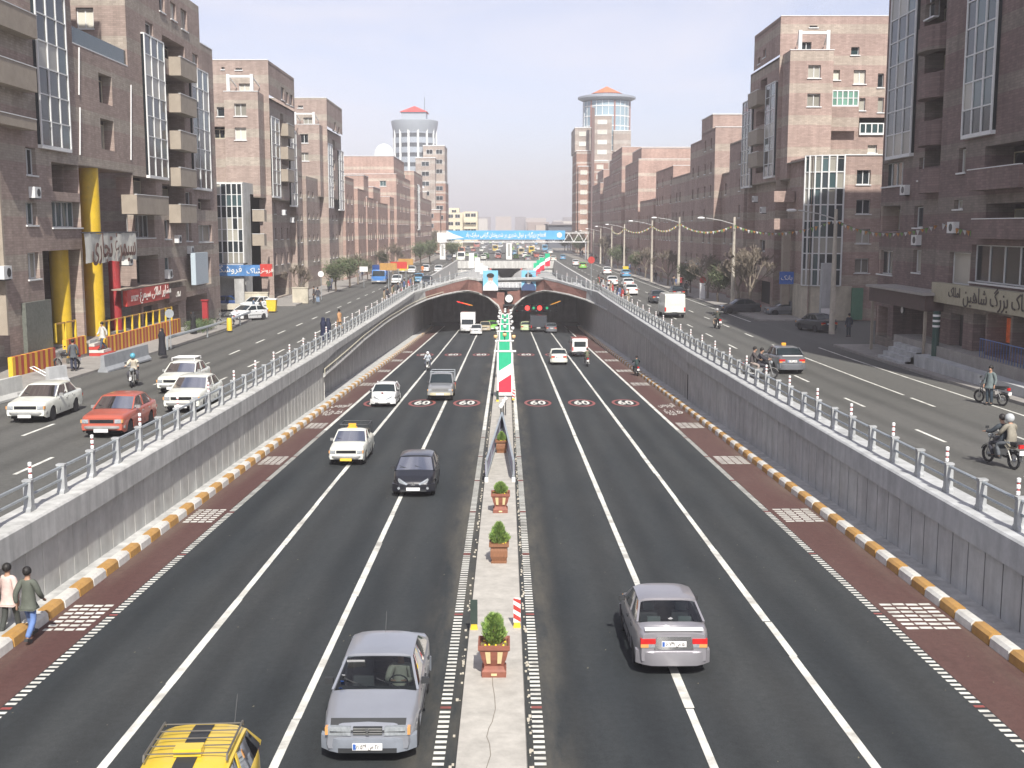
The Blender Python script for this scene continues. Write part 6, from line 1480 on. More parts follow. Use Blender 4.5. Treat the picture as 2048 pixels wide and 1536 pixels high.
# far traffic on the avenue
rnd = random.Random(5); cols = [C_white2, C_white2, C_white2, C_white, C_grey, C_dk, C_sky, C_green, C_red, C_silver2, C_lime]; cn = ['white','white','white','cream','grey','dark','sky-blue','green','red','silver','pale green']
used_ = []
for k in range(78):
    for _ in range(30):
        y = 312 + 360*rnd.random()**1.3; x = rnd.choice((-16,-12.7,-9.4,-6.,-2.6,2.6,6,9.4,12.7,16)) + rnd.uniform(-.4,.4)
        if all(abs(x-a) > 2 or abs(y-c) > 7 for a, c in used_): break
    used_.append((x, y)); i = rnd.randrange(len(cols))
    dup(LB, (x, y, zu(y)+.03), (0 if x > 0 else pi) + rnd.uniform(-.06,.06), '%s saloon in far traffic, %s, %s beyond the cross deck' % (cn[i], 'oncoming half' if x < 0 else 'receding half', ('just','a little way','well','far')[min(3, int((y-312)/80))]), 'far traffic on the avenue', pm(C_white2, cols[i]), rx=0)
for k, (x, y, c, nm) in enumerate(((-15,395,C_orange,'orange'),(9,410,C_yellow,'yellow'),(-4,440,C_yellow,'yellow'),(15,450,C_sky,'sky-blue'),(5,380,C_tan,'tan'))):
    dup(BUS, (x, y, zu(y)+.03), 0 if x > 0 else pi, '%s bus in the far traffic at about %s of the avenue' % (nm, ('the left edge','the right middle','the centre','the right edge','the near middle')[k]), None, pm(C_red, c), scale=.8)
# ================================================================ PEOPLE AND MOTORCYCLES
M_skin = mat('skin', (.36,.21,.14), .6, .05); M_hair = mat('hair_black', (.012,.01,.009), .6)
def skin_bake(name, verts, edges, rad, root, m, sub=1):
    me = bpy.data.meshes.new(name); me.from_pydata(verts, edges, []); me.materials.append(m)
    o = bpy.data.objects.new(name, me); COL.objects.link(o)
    sk = o.modifiers.new('skin', 'SKIN'); sk.use_smooth_shade = True; sk.branch_smoothing = .6
    if not me.skin_vertices: me.skin_vertices.new()
    for i, r in enumerate(rad):
        sv = me.skin_vertices[0].data[i]; sv.radius = r if isinstance(r, tuple) else (r, r); sv.use_root = (i == root)
    ss = o.modifiers.new('sub', 'SUBSURF'); ss.levels = sub; ss.render_levels = sub
    dg = bpy.context.evaluated_depsgraph_get(); nm = bpy.data.meshes.new_from_object(o.evaluated_get(dg)); bpy.data.objects.remove(o); nm.name = name
    nm.materials.clear(); nm.materials.append(m); nm.polygons.foreach_set('use_smooth', [True]*len(nm.polygons)); return nm
BASE = dict(pel=(0,0,.93), sp=(0,.0,1.12), ch=(0,-.01,1.33), nk=(0,0,1.49), hd=(0,.02,1.6), ht=(0,.01,1.7),
  sL=(-.17,-.01,1.41), eL=(-.25,-.04,1.14), wL=(-.25,.05,.91), sR=(.17,-.01,1.41), eR=(.25,-.04,1.14), wR=(.25,.05,.91),
  hL=(-.09,0,.89), kL=(-.1,.03,.49), aL=(-.1,-.02,.09), tL=(-.11,.14,.04), hR=(.09,0,.89), kR=(.1,.03,.49), aR=(.1,-.02,.09), tR=(.11,.14,.04))
def upd(**k): d = dict(BASE); d.update(k); return d
POSES = {
 'stand': upd(),
 'walk': upd(kL=(-.1,.17,.52), aL=(-.1,.27,.12), tL=(-.1,.42,.1), kR=(.1,-.02,.5), aR=(.1,-.33,.17), tR=(.1,-.2,.06), eL=(-.25,-.14,1.15), wL=(-.24,-.12,.92), eR=(.25,.04,1.14), wR=(.23,.22,.97)),
 'stride': upd(kL=(-.1,-.03,.5), aL=(-.1,-.25,.13), tL=(-.1,-.11,.04), kR=(.1,.14,.51), aR=(.1,.2,.1), tR=(.1,.34,.06), eL=(-.25,.04,1.14), wL=(-.23,.18,.95), eR=(.27,-.12,1.15), wR=(.27,-.08,.92)),
 'lean': upd(wL=(-.2,.26,1.05), wR=(.2,.26,1.05), eL=(-.24,.03,1.14), eR=(.24,.03,1.14)),
 'ride': upd(pel=(0,-.16,.82), sp=(0,-.13,1.02), ch=(0,-.06,1.22), nk=(0,.0,1.37), hd=(0,.05,1.49), ht=(0,.05,1.59), sL=(-.17,-.04,1.3), eL=(-.28,.16,1.1), wL=(-.3,.4,1.07), sR=(.17,-.04,1.3), eR=(.28,.16,1.1), wR=(.3,.4,1.07),
    hL=(-.1,-.14,.8), kL=(-.23,.28,.72), aL=(-.2,.12,.34), tL=(-.2,.28,.3), hR=(.1,-.14,.8), kR=(.23,.28,.72), aR=(.2,.12,.34), tR=(.2,.28,.3)),
 'pillion': upd(pel=(0,-.5,.86), sp=(0,-.47,1.06), ch=(0,-.4,1.27), nk=(0,-.36,1.42), hd=(0,-.32,1.54), ht=(0,-.32,1.64), sL=(-.17,-.38,1.35), eL=(-.26,-.24,1.12), wL=(-.18,-.06,1.05), sR=(.17,-.38,1.35), eR=(.26,-.24,1.12), wR=(.18,-.06,1.05),
    hL=(-.1,-.48,.84), kL=(-.24,-.08,.74), aL=(-.22,-.2,.36), tL=(-.22,-.05,.32), hR=(.1,-.48,.84), kR=(.24,-.08,.74), aR=(.22,-.2,.36), tR=(.22,-.05,.32)),
 'drive': upd(pel=(0,0,.5), sp=(0,-.05,.68), ch=(0,-.12,.88), nk=(0,-.13,1.03), hd=(0,-.1,1.14), ht=(0,-.1,1.24), sL=(-.18,-.1,.96), eL=(-.24,.1,.78), wL=(-.14,.33,.86), sR=(.18,-.1,.96), eR=(.24,.1,.78), wR=(.14,.33,.86),
    hL=(-.1,.02,.5), kL=(-.12,.4,.56), aL=(-.12,.6,.34), tL=(-.12,.7,.3), hR=(.1,.02,.5), kR=(.12,.4,.56), aR=(.12,.6,.34), tR=(.12,.7,.3)),
}
E_ARM = [('nk','sL'),('sL','eL'),('eL','wL'),('nk','sR'),('sR','eR'),('eR','wR')]
E_LEG = [('pel','hL'),('hL','kL'),('kL','aL'),('aL','tL'),('pel','hR'),('hR','kR'),('kR','aR'),('aR','tR')]
def layer(pose, keys, edges, rad, root, name, m, extra=None):
    ks = list(keys); ix = {k: i for i, k in enumerate(ks)}; vs = [pose[k] for k in ks]; es = [(ix[a], ix[b]) for a, b in edges]; rr = [rad[k] for k in ks]
    if extra:
        for base, off, r in extra:
            p0 = Vector(pose[base]) if isinstance(base, str) else Vector(vs[base]); vs.append(tuple(p0 + Vector(off))); es.append((ix[base] if isinstance(base, str) else base, len(vs)-1)); rr.append(r)
    return skin_bake(name, vs, es, rr, ks.index(root), m)
PB = {}
def bake(pn):
    if pn in PB: return PB[pn]
    p = POSES[pn]; rb = dict(pel=.11, sp=.1, ch=.115, nk=.05, hd=.092, ht=.075, sL=.05, sR=.05, eL=.037, eR=.037, wL=.027, wR=.027, hL=.075, hR=.075, kL=.05, kR=.05, aL=.033, aR=.033, tL=.03, tR=.03)
    ex = []
    for s_, w_, e_ in ((-1,'wL','eL'),(1,'wR','eR')):
        d = (Vector(p[w_]) - Vector(p[e_])).normalized(); sd_ = Vector((0,1,0)) if abs(d.y) < .7 else Vector((s_,0,0)); sd_ = (sd_ - d*sd_.dot(d)).normalized()
        for k, L_ in enumerate((.145,.165,.16,.135)): ex.append((w_, tuple(d*L_ + sd_*(.027*(1.5-k)*-1)), .011))
        ex.append((w_, tuple(d*.08 + sd_*.06), .012))
    ex.append(('hd', (0,.105,-.01), .014))
    body = layer(p, rb.keys(), [('pel','sp'),('sp','ch'),('ch','nk'),('nk','hd'),('hd','ht')] + E_ARM + E_LEG, rb, 'pel', 'body', M_skin, ex)
    rj = dict(pel=(.185,.15), sp=(.17,.13), ch=(.185,.135), nk=.075, sL=.085, sR=.085, eL=.07, eR=.07, wL=.052, wR=.052)
    jk = layer(p, rj.keys(), [('pel','sp'),('sp','ch'),('ch','nk')] + E_ARM, rj, 'pel', 'jacket', MATS['cloth'], [('pel', tuple((Vector(p['pel'])-Vector(p['sp'])).normalized()*.13 if pn[0] not in 'rpd' else Vector((0,.02,-.03))), (.185,.155))])
    rt = dict(pel=.095, hL=.085, hR=.085, kL=.078, kR=.078, aL=.066, aR=.066)
    tr = layer(p, rt.keys(), [('pel','hL'),('hL','kL'),('kL','aL'),('pel','hR'),('hR','kR'),('kR','aR')], rt, 'pel', 'trousers', MATS['cloth_b'])
    b = MB()
    hd = Vector(p['hd']).lerp(Vector(p['ht']), .5); b.ball((hd.x, hd.y-.018, hd.z+.03), .112, 12, 8, sc=(.93,1.0,1.05))
    b.v = [(x, y, max(z, hd.z-.02 - (hd.y-y)*.55)) for x, y, z in b.v]; hair = b.mesh('hair', M_hair, 2)
    b = MB()
    for a, t_ in (('aL','tL'),('aR','tR')):
        A, T = Vector(p[a]), Vector(p[t_]); b.obox(A + Vector((0,-.04,-.035)) + (A-T)*.15, T + Vector((0,.02,-.0)), .085, .075)
    shoe = b.mesh('shoes', M_trim)
    b = MB(); b.ball((hd.x, hd.y, hd.z+.01), .15, 14, 8, sc=(.93,1.05,1)); helm = b.mesh('helmet', MATS['helmet'], 2)
    PB[pn] = (body, jk, tr, hair, shoe, helm); return PB[pn]
mat('cloth', (.1,.1,.1), .85, .15, 6, bump=.3, bscale=30); mat('cloth_b', (.1,.1,.1), .85, .15, 6, bump=.3, bscale=30); mat('helmet', (.1,.1,.1), .25, .03)
CLM = {}
def cloth(c):
    if c not in CLM: CLM[c] = mat('cloth_%d' % len(CLM), c, .85, .15, 6, bump=.3, bscale=30)
    return CLM[c]
def setm(o, m): 
    o.material_slots[0].link = 'OBJECT'; o.material_slots[0].material = m
def person(pn, loc, rz, jc, tc, label, helm=None, skirt=None, group=None, sc=1., scarf=None, rx=0):
    t = thing('person', label, 'person', loc, rz, group, rx); t.scale = (sc,)*3; body, jk, tr, hair, shoe, hm = bake(pn)
    if not skirt: link('body', body, t); o = link('jacket', jk, t); setm(o, cloth(jc))
    if skirt:
        p = POSES[pn]; MB().lathe([(.26,.06),(.24,.4),(.19,.9),(.2,1.15),(.23,1.32),(.17,1.45),(.135,1.52),(.14,1.62),(.12,1.72),(.02,1.76)], n=14).build('chador', cloth(skirt), t, smooth=True)
        link('shoes', shoe, t); MB().ball((0,.07,1.62), .085, 10, 6).build('face', M_skin, t, smooth=2)
    else:
        o = link('trousers', tr, t); setm(o, cloth(tc)); link('shoes', shoe, t)
        if helm: o = link('helmet', hm, t); setm(o, mat('helmet_%s' % str(helm[0])[2:5], helm, .25, .03))
        else: link('hair', hair, t)
    return t
# motorcycle
def motorcycle(label, tank=(.03,.03,.035)):
    t = thing('motorcycle', label, 'motorcycle'); r = .29
    for y in (-.62, .62):
        b = MB(); n, k = 20, 6
        for i in range(n):
            a = 2*pi*i/n
            for j in range(k): q = 2*pi*j/k; rr = r - .045 + .045*cos(q); b.v.append((.045*sin(q), y + rr*cos(a), r + rr*sin(a)))
        for i in range(n):
            for j in range(k): b.f.append((i*k+j, ((i+1) % n)*k+j, ((i+1) % n)*k+(j+1) % k, i*k+(j+1) % k)); b.m.append(0)
        wh = b.build('wheel', M_tyre, t, smooth=True); s_ = MB(); s_.lathe([(.05,-.06),(.05,.06)], (0,y,r), 10, axis='x')
        for i in range(8): a = pi*i/8; s_.tube([(0, y-(r-.06)*cos(a), r-(r-.06)*sin(a)), (0, y+(r-.06)*cos(a), r+(r-.06)*sin(a))], .006, 4)
        s_.build('spokes', M_rim, wh)
        f = MB(); pts = [(0, y+(r+.04)*cos(a), r+(r+.04)*sin(a)) for a in [radians(d) for d in ((20,50,80,110,140,165) if y > 0 else (30,60,90,120,150,175))]]
        for p, q_ in zip(pts, pts[1:]): f.obox(p, q_, .11, .015, (1,0,0)) if False else f.obox(p, q_, .11, .02)
        f.build('mudguard', M_chromedull if y > 0 else M_trim, t)
    b = MB()
    for s in (-1,1): b.tube([(s*.08,.62,.29),(s*.08,.42,.95)], .022, 6); b.tube([(s*.1,-.62,.3),(s*.11,-.4,.72)], .02, 6)
    b.build('fork', M_chromedull, t); b = MB(); b.tube([(0,.42,.8),(0,.1,.4),(0,-.2,.35),(0,-.5,.35)], .025, 6); b.tube([(0,.42,.86),(0,.0,.74),(0,-.7,.74)], .025, 6); b.build('frame', M_trim, t)
    MB().box(-.13,.13,-.1,.2,.32,.6).build('engine', M_chromedull, t); b = MB().ball((0,.14,.82), .17, 12, 8, sc=(.75,1.45,.75)); b.build('fuel_tank', mat('tank_%s' % str(tank[0])[2:5], tank, .25, .05), t, smooth=2)
    MB().prism([(-.85,.8),(-.05,.76),(-.1,.84),(-.5,.88),(-.85,.9)], -.12, .12, 'x').build('seat', M_trim, t)
    MB().tube([(-.34,.3,1.05),(-.2,.4,1.03),(.2,.4,1.03),(.34,.3,1.05)], .015, 6).build('handlebar', M_chromedull, t)
    MB().lathe([(.09,0),(.1,.04),(.05,.12)], (0,.5,.9), 12, axis='y').build('headlight', M_lamp, t, smooth=True); MB().box(-.08,.08,-.95,-.88,.72,.84).build('tail_lamp', M_tail, t); MB().box(-.1,.1,-1.0,-.98,.52,.66).build('number_plate', M_plate, t)
    MB().tube([(.14,.1,.3),(.14,-.3,.28),(.15,-.8,.34)], .035, 6).build('exhaust', M_chromedull, t)
    for s in (-1,1): MB().tube([(s*.3,.32,1.05),(s*.3,.34,1.2)], .006, 4).box(s*.3-.06,s*.3+.06,.33,.35,1.18,1.26).build('mirror', M_trim, t)
    return t
MC = motorcycle('motorcycle ridden towards the camera on the left upper road')
def bike(px, py, zf, rz, label, riders, first=False):
    p = ong(px, py, zf); loc = Vector((p.x, p.y+.5, zf(p.y+.5)+.01))
    if first: MC.location = loc; MC.rotation_euler = (0,0,rz); MC['label'] = label
    else: dup(MC, loc, rz, label, rx=0)
    for pn, jc, tc, hel, lb in riders: person(pn, loc, rz, jc, tc, lb, hel)
bike(262, 775, zu, pi+.12, 'motorcycle ridden towards the camera on the left upper road', [('ride',(.5,.45,.36),(.07,.07,.08),(.1,.35,.45),'motorcyclist in a cream jacket and light blue helmet on the left')], True)
bike(2014, 938, zu, .25, 'motorcycle carrying two riders at the right edge of the photograph', [('ride',(.04,.05,.06),(.03,.03,.04),None,'dark-clothed rider at the handlebars by the right edge'),('pillion',(.24,.22,.175),(.1,.11,.12),(.42,.44,.44),'pillion rider in a beige jacket and white helmet, right edge')])
bike(1525, 760, zu, -pi/2-.25, 'motorcycle crossing sideways with two riders beside the grey taxi', [('ride',(.03,.03,.04),(.05,.05,.06),None,'rider in black on the motorcycle beside the grey taxi'),('pillion',(.07,.06,.06),(.3,.25,.22),None,'pillion passenger in dark jacket beside the grey taxi')])
bike(1436, 658, zu, .1, 'motorcycle ridden away on the right upper road past the white van', [('ride',(.04,.045,.035),(.4,.3,.22),(.3,.3,.3),'motorcyclist in dark green on the right upper road')])
bike(1274, 752, zl, .05, 'dark motorcycle on the red lane by the right kerb', [('ride',(.02,.04,.04),(.02,.03,.03),None,'motorcyclist in black on the right red lane')])
bike(1175, 733, zl, .0, 'small motorcycle behind the red and white minivan', [('ride',(.12,.13,.08),(.08,.08,.08),None,'motorcyclist in olive behind the red and white minivan')])
bike(855, 742, zl, pi, 'motorcycle coming out of the left tunnel ahead of the grey pickup', [('ride',(.45,.5,.55),(.08,.09,.12),(.7,.7,.7),'motorcyclist in pale jacket and white helmet left of the grey pickup')])
bike(1990, 812, zu, .5, 'motorcycle stopped by the kerb below the shaded shops', [])
bike(127, 740, lambda y: zu(y)+.15, 1.2, 'motorcycle parked by the striped wall on the left pavement', [])
bike(448, 652, lambda y: zu(y)+.1, 1.2, 'motorcycle parked at the end of the left guard rail', [])
def walk(px, py, zf, rz, pn, jc, tc, label, **k):
    p = ong(px, py, zf); return person(pn, (p.x, p.y, zf(p.y)), rz, jc, tc, label, **k)
PVE = lambda y: zu(y) + .15
walk(62, 1281, lambda y: zl(y)+.01, -.12, 'walk', (.095,.105,.085), (.12,.2,.42), 'man in a grey-green jacket and blue jeans walking on the red lane')
walk(22, 1272, lambda y: zl(y)+.01, -.12, 'stride', (.6,.46,.42), (.05,.055,.05), 'man in a pale pink jacket beside the man in jeans')
walk(148, 742, PVE, .5, 'stand', (.08,.09,.1), (.03,.035,.06), 'man in dark clothes standing on the left pavement by the striped wall')
walk(206, 700, lambda y: zu(y)+.5, 2.6, 'walk', (.5,.5,.48), (.06,.08,.12), 'man in a white shirt on the steps by the yellow column')
walk(325, 712, PVE, 2.9, 'walk', (.02,.02,.03), (.02,.02,.02), 'woman in a black chador on the left pavement', skirt=(.014,.014,.02))
walk(522, 636, PVE, -1.2, 'walk', (.04,.045,.05), (.04,.04,.05), 'person in dark clothes walking by the yellow bin')
walk(508, 632, PVE, -1.2, 'stand', (.1,.14,.2), (.05,.05,.05), 'person in blue by the parked white cars on the plaza')
walk(636, 606, PVE, .3, 'stand', (.05,.05,.06), (.25,.35,.5), 'person in dark top and pale jeans by the stone wall end')
walk(628, 604, PVE, 2., 'stand', (.06,.05,.05), (.04,.04,.05), 'person in dark brown by the stone wall end')
walk(387, 668, PVE, 2., 'stand', (.02,.02,.02), (.02,.02,.02), 'woman in black chador at the end of the striped wall', skirt=(.012,.012,.014))
walk(647, 682, zu, 1.2, 'walk', (.02,.03,.07), (.02,.02,.04), 'left one of two women in navy chadors crossing by the left railing', skirt=(.012,.018,.05))
walk(657, 684, zu, 1.2, 'stride', (.02,.03,.07), (.02,.02,.04), 'right one of two women in navy chadors crossing by the left railing', skirt=(.014,.02,.045))
walk(679, 662, zu, 1.0, 'walk', (.45,.25,.12), (.3,.22,.15), 'person in tan and orange clothes walking behind the two women in navy')
walk(1978, 810, zu, 2.2, 'stand', (.13,.16,.16), (.03,.045,.06), 'man in a grey-green shirt beside the stopped motorcycle')
walk(1697, 674, PVE, .2, 'stand', (.04,.05,.07), (.04,.05,.06), 'man in dark blue standing in front of the right side street')
walk(1372, 590, PVE, .2, 'stand', (.03,.03,.03), (.02,.02,.02), 'person in black on the right pavement by the white pillar')
walk(845, 548, zu, .2, 'stand', (.6,.2,.05), (.3,.12,.05), 'street worker in orange beside the left railing')
rnd = random.Random(3); cc = [((.03,.03,.04),'black'),((.5,.5,.5),'white'),((.4,.05,.05),'red'),((.08,.12,.25),'blue'),((.3,.25,.18),'tan'),((.06,.08,.05),'green'),((.2,.2,.22),'grey')]
for i in range(26):
    s = -1 if i < 11 else 1; y = 128 + (i if s < 0 else (i-11)) * (4.4 if s < 0 else 3.2) + rnd.uniform(-1,1); c, nm = rnd.choice(cc); tc = rnd.choice(cc)[0]
    x = s*(13.3 + rnd.uniform(0,.5)); person(rnd.choice(('lean','stand')), (x, y, zu(y)), rnd.uniform(-.5,.5) + (-s*pi/2*-1 if True else 0), c, tc, 'onlooker in %s leaning at the %s railing above the tunnel' % (nm, 'left' if s < 0 else 'right'), group='onlookers along the railings above the tunnel')
for i in range(40):
    s = rnd.choice((-1,1)); y = rnd.uniform(150, 420); c, nm = rnd.choice(cc)
    person(rnd.choice(('walk','stride','stand')), (s*rnd.uniform(23.3,25.2), y, zu(y)+.15), rnd.choice((0,pi)) + rnd.uniform(-.3,.3), c, rnd.choice(cc)[0], 'pedestrian in %s on the far %s pavement' % (nm, 'left' if s < 0 else 'right'), group='pedestrians on the far pavements')
# driver of the silver-blue saloon
p = A405.location; person('drive', (p.x + .38, p.y - .02, p.z + .02), pi, (.35,.33,.27), (.05,.05,.06), 'driver in a beige shirt behind the wheel of the silver-blue saloon', rx=0)

# ================================================================ STREET FURNITURE
M_cpole = concrete('pole_concrete', (.50,.46,.39), .3, scale=3); M_alu = mat('lamp_aluminium', (.55,.55,.53), .4, metal=.4)
def lamp_post(px, pb, pt, label, r=.17, arm=3.2, X=None, s=-1, up=.1):
    p = ong(px, pb, PVE) if X is None else Vector((X[0], X[1], PVE(X[1]))); top = onY(px, pt, p.y).z
    t = thing('street_lamp', label, 'street lamp', (p.x, p.y, p.z)); H = top - p.z
    MB().tube([(0,0,0),(0,0,H*.5),(0,0,H)], [r*1.15, r*.9, r*.62], 10).build('pole', M_cpole, t, smooth=True)
    b = MB().tube([(0,0,H-.75),(s*arm*.4,0,H-.35*1),(s*arm*.85,0,H-.2+up)], .045, 6); b.build('arm', M_alu, t, smooth=True)
    MB().ball((s*arm,0,H-.2+up), .3, 12, 8, sc=(1.35,.55,.42)).build('lamp_head', M_whitec, t, smooth=2); return t, H
LPn = []
for k, (px, pb, pt) in enumerate(((1663,668,418),(1465,601,434),(1356,574,434),(1302,561,441),(1247,538,448),(1222,527,452),(1200,521,457),(1186,516,461),(1175,512,463))):
    t, H = lamp_post(px, pb, pt, X=None if k == 0 else (23.25, 2300*23.25/(px-1012)), label= ('stout', 'second', 'third', 'fourth', 'fifth', 'sixth', 'seventh', 'eighth', 'farthest')[k] + (' and nearest' if k == 0 else '') + ' concrete lamp post on the right pavement, counted from the camera', r=.2, arm=3.4)
    LPn.append((t.location.copy(), H))
# garlands of small flags between the posts
def garland(a, b_, sag, label, n=26):
    t = thing('bunting', label, 'bunting', a); d = Vector(b_) - Vector(a)
    P = lambda f: d*f + Vector((0,0,-sag*4*f*(1-f)))
    MB().tube([P(i/20) for i in range(21)], .018, 4).build('cord', M_dark, t)
    mb = MB(); rn = random.Random(n)
    for i in range(n):
        p = P((i+.5)/n); z = rn.uniform(.2,.36); mb.add([p+Vector((-.12,0,0)), p+Vector((.12,.03,0)), p+Vector((rn.uniform(-.06,.06),.05,-z))], [(0,1,2)], i % 3)
    o = mb.build('pennants', [M_whitec, M_amber, mat('pennant_green', (.2,.35,.12), .7)], t, fix=False); o['kind'] = 'stuff'
T = lambda k, dz=-.8: LPn[k][0] + Vector((0,0,LPn[k][1]+dz))
for k in range(5): garland(T(k), T(k+1), .9, 'string of small flags between the %s right lamp posts' % ('first and second','second and third','third and fourth','fourth and fifth','fifth and sixth')[k], 30)
garland(T(0), onX(1885, 446, 25.6), .8, 'string of small flags from the nearest lamp post to the shaded block', 30); garland(onX(1885, 446, 25.2), onX(2060, 440, 25.), .5, 'string of small flags across the face of the shaded block', 22)
p = ong(1648, 655, PVE); t = thing('concrete_column', 'tall square concrete column beside the nearest lamp post', 'column', p); H = onY(1646, 526, p.y).z - p.z
MB().box(-.38,.38,-.3,.3,0,H).build('shaft', M_conc, t); MB().box(-.39,.39,-.32,-.3,.2,1.6).build('white_patch', M_whitec, t)
# gantry with the blue banner
Y = 330.; t = thing('sign_gantry', 'white truss gantry spanning the avenue beyond the cross deck', 'gantry'); a = onY(875, 484, Y); c = onY(1178, 479, Y); zb_, zt_ = onY(1000, 484, Y).z, onY(1000, 466, Y).z
b = MB()
for y in (Y, Y+1.2):
    for z in (zb_, zt_): b.obox((a.x,y,z), (c.x,y,z), .22, .22)
    n = 30
    for i in range(n):
        x0, x1 = a.x + (c.x-a.x)*i/n, a.x + (c.x-a.x)*(i+1)/n; b.obox((x0,y,zb_ if i % 2 else zt_), (x1,y,zt_ if i % 2 else zb_), .12, .12)
b.build('truss', M_whitec, t)
for px in (885, 1018):
    x = onY(px, 490, Y).x; MB().box(x-.8, x+.8, Y+.1, Y+.9, -.5, zb_).build('column', M_whitec, t); MB().box(x-.3, x+.3, Y-.02, Y+.09, .6, zb_-.6).build('column_panel', M_dkconc, t)
x = onY(1172, 490, Y).x; MB().box(x-.2, x+.2, Y+.3, Y+.7, -.5, zb_).build('column', M_whitec, t)
MB().box(a.x-.1, onY(893,480,Y).x, Y-.2, Y+1.4, zb_-.2, zt_+.1).build('box_panel', M_whitec, t)
bx0, bx1, bz0, bz1 = onY(893,480,Y).x, onY(1130,480,Y).x, onY(1000,479,Y).z, onY(1000,461,Y).z
t = thing('banner', 'long sky-blue banner with white Persian lettering on the gantry', 'banner', ((bx0+bx1)/2, Y-.35, (bz0+bz1)/2)); hw, hh = (bx1-bx0)/2, (bz1-bz0)/2
MB().box(-hw, hw, -.04, .0, -hh, hh).build('cloth', mat('banner_blue', (.09,.38,.68), .6, .1, .4), t)
link('lettering', text_mesh('lettering', fa('افتتاح بزرگراه و تونل شهری بر شهروندان گرامی مبارک باد'), 1.6, M_whitec, 0, .04, hw*1.35), t, (0, -.07, 0), (pi/2,0,0))
MB().prism([(-hw,-hh),(-hw+5,-hh+.5),(-hw+2,hh*.2),(-hw,hh)], -.06, -.045, 'y').build('white_flash', M_whitec, t); MB().lathe([(.75,-.07),(.75,-.05)], (hw-1.6,0,0), 16, axis='y').build('emblem', M_whitec, t)
# portraits: generic turbaned figures
M_sky = mat('poster_sky', (.2,.5,.7), .5, .15, .6); M_robe = mat('poster_robe', (.04,.07,.16), .6); M_turb = mat('poster_black', (.015,.015,.015), .6); M_face = mat('poster_face', (.5,.32,.24), .6); M_beard = mat('poster_beard', (.6,.6,.6), .6)
for s, x0, x1, yt, yb, rb in ((-1,966,996,541,581,0),(1,1043,1072,541,581,1)):
    a, c = onY(x0, yb, 169.4), onY(x1, yt, 169.4); W_, H_ = (c.x-a.x)/2, (c.z-a.z)/2
    t = thing('portrait_board', 'portrait board of a black-turbaned bearded man in %s, %s of the clock' % ('a white robe' if s < 0 else 'a dark blue robe', 'left' if s < 0 else 'right'), 'poster', ((a.x+c.x)/2, 169.4, (a.z+c.z)/2))
    MB().box(-W_, W_, 0, .12, -H_, H_).build('board', M_sky if True else M_whitec, t)
    el = lambda cx, cz, rx, rz_, d, m, nm: MB().prism([(cx+rx*cos(2*pi*i/20), cz+rz_*sin(2*pi*i/20)) for i in range(20)], -d, -d+.01, 'y').build(nm, m, t)
    MB().prism([(-W_,-H_),(W_,-H_),(W_*.95,-H_*.6),(W_*.4,-H_*.12),(-W_*.4,-H_*.12),(-W_*.95,-H_*.6)], -.012, -.002, 'y').build('robe', M_robe if rb else M_whitec, t)
    el(0, -H_*.05, W_*.36, H_*.3, .034, M_beard, 'beard'); el(0, H_*.18, W_*.32, H_*.3, .05, M_face, 'face'); el(0, H_*.5, W_*.5, H_*.24, .066, M_turb, 'turban'); el(0, -H_*.12, W_*.22, H_*.14, .08, M_beard, 'beard')
    for dx in (-1, 1): MB().box(dx*W_*.9-.06, dx*W_*.9+.06, .13, .25, -H_-.3, H_*.9).build('leg', M_dark, t)
# banners on the wings of the portal
M_fg, M_fw, M_fr = mat('flag_green', (.02,.42,.22), .7, .05), mat('flag_white', (.78,.78,.77), .7, .03), mat('flag_red', (.6,.03,.06), .7, .05)
def vflag(x, y, z0, z1, w_, label, cols=3, diag=0, frame=False, name='flag', cat='flag', group=None):
    t = thing(name, label, cat, (x, y, z0), 0, group); H = z1 - z0
    if cols == 1: MB().box(-w_/2, w_/2, -.02, .02, .3, H).build('cloth', M_fw, t)
    else:
        zz = [.12, .12+(H-.12)*.30, .12+(H-.12)*.55, H]; k = diag*w_
        fb = 0 if not frame else .07
        MB().add([(-w_/2+fb,-.02,zz[0]+fb*3),(w_/2-fb,-.02,zz[0]+fb*3),(w_/2-fb,-.02,zz[1]+k),(-w_/2+fb,-.02,zz[1]-.0)], [(0,1,2,3)]).build('red_field', M_fr, t, fix=False)
        MB().add([(-w_/2+fb,-.02,zz[1]),(w_/2-fb,-.02,zz[1]+k),(w_/2-fb,-.02,zz[2]+k),(-w_/2+fb,-.02,zz[2])], [(0,1,2,3)]).build('white_field', M_fw, t, fix=False)
        MB().add([(-w_/2+fb,-.02,zz[2]),(w_/2-fb,-.02,zz[2]+k),(w_/2-fb,-.02,zz[3]-fb),(-w_/2+fb,-.02,zz[3]-fb)], [(0,1,2,3)]).build('green_field', M_fg, t, fix=False)
        MB().box(-w_/2, w_/2, -.012, .02, zz[0], zz[3]).build('backing', M_fw, t)
    b = MB()
    for dx in ((0,) if not frame else (-w_/2-.03, w_/2+.03)): b.tube([(dx,.05,-.3),(dx,.05,H+.05)], .035, 6)
    b.build('pole', M_steel if not frame else M_whitec, t); 
    if frame: MB().box(-w_/2-.25, w_/2+.25, -.05, .05, H-.05, H+.06).build('top_bar', M_whitec, t)
    return t
for k, (x0, x1, yt, yb) in enumerate(((938,948,506,540),(950,960,515,547),(960,966,526,552),(967,975,532,556))):
    Yk = 173 + k*2.5; a, c = onY(x0, yb, Yk), onY(x1, yt, Yk); vflag((a.x+c.x)/2, Yk, a.z, c.z, c.x-a.x, ('tall','second','third','short')[k] + ' plain white banner on the left wing above the tunnel', 1, name='banner', cat='banner')
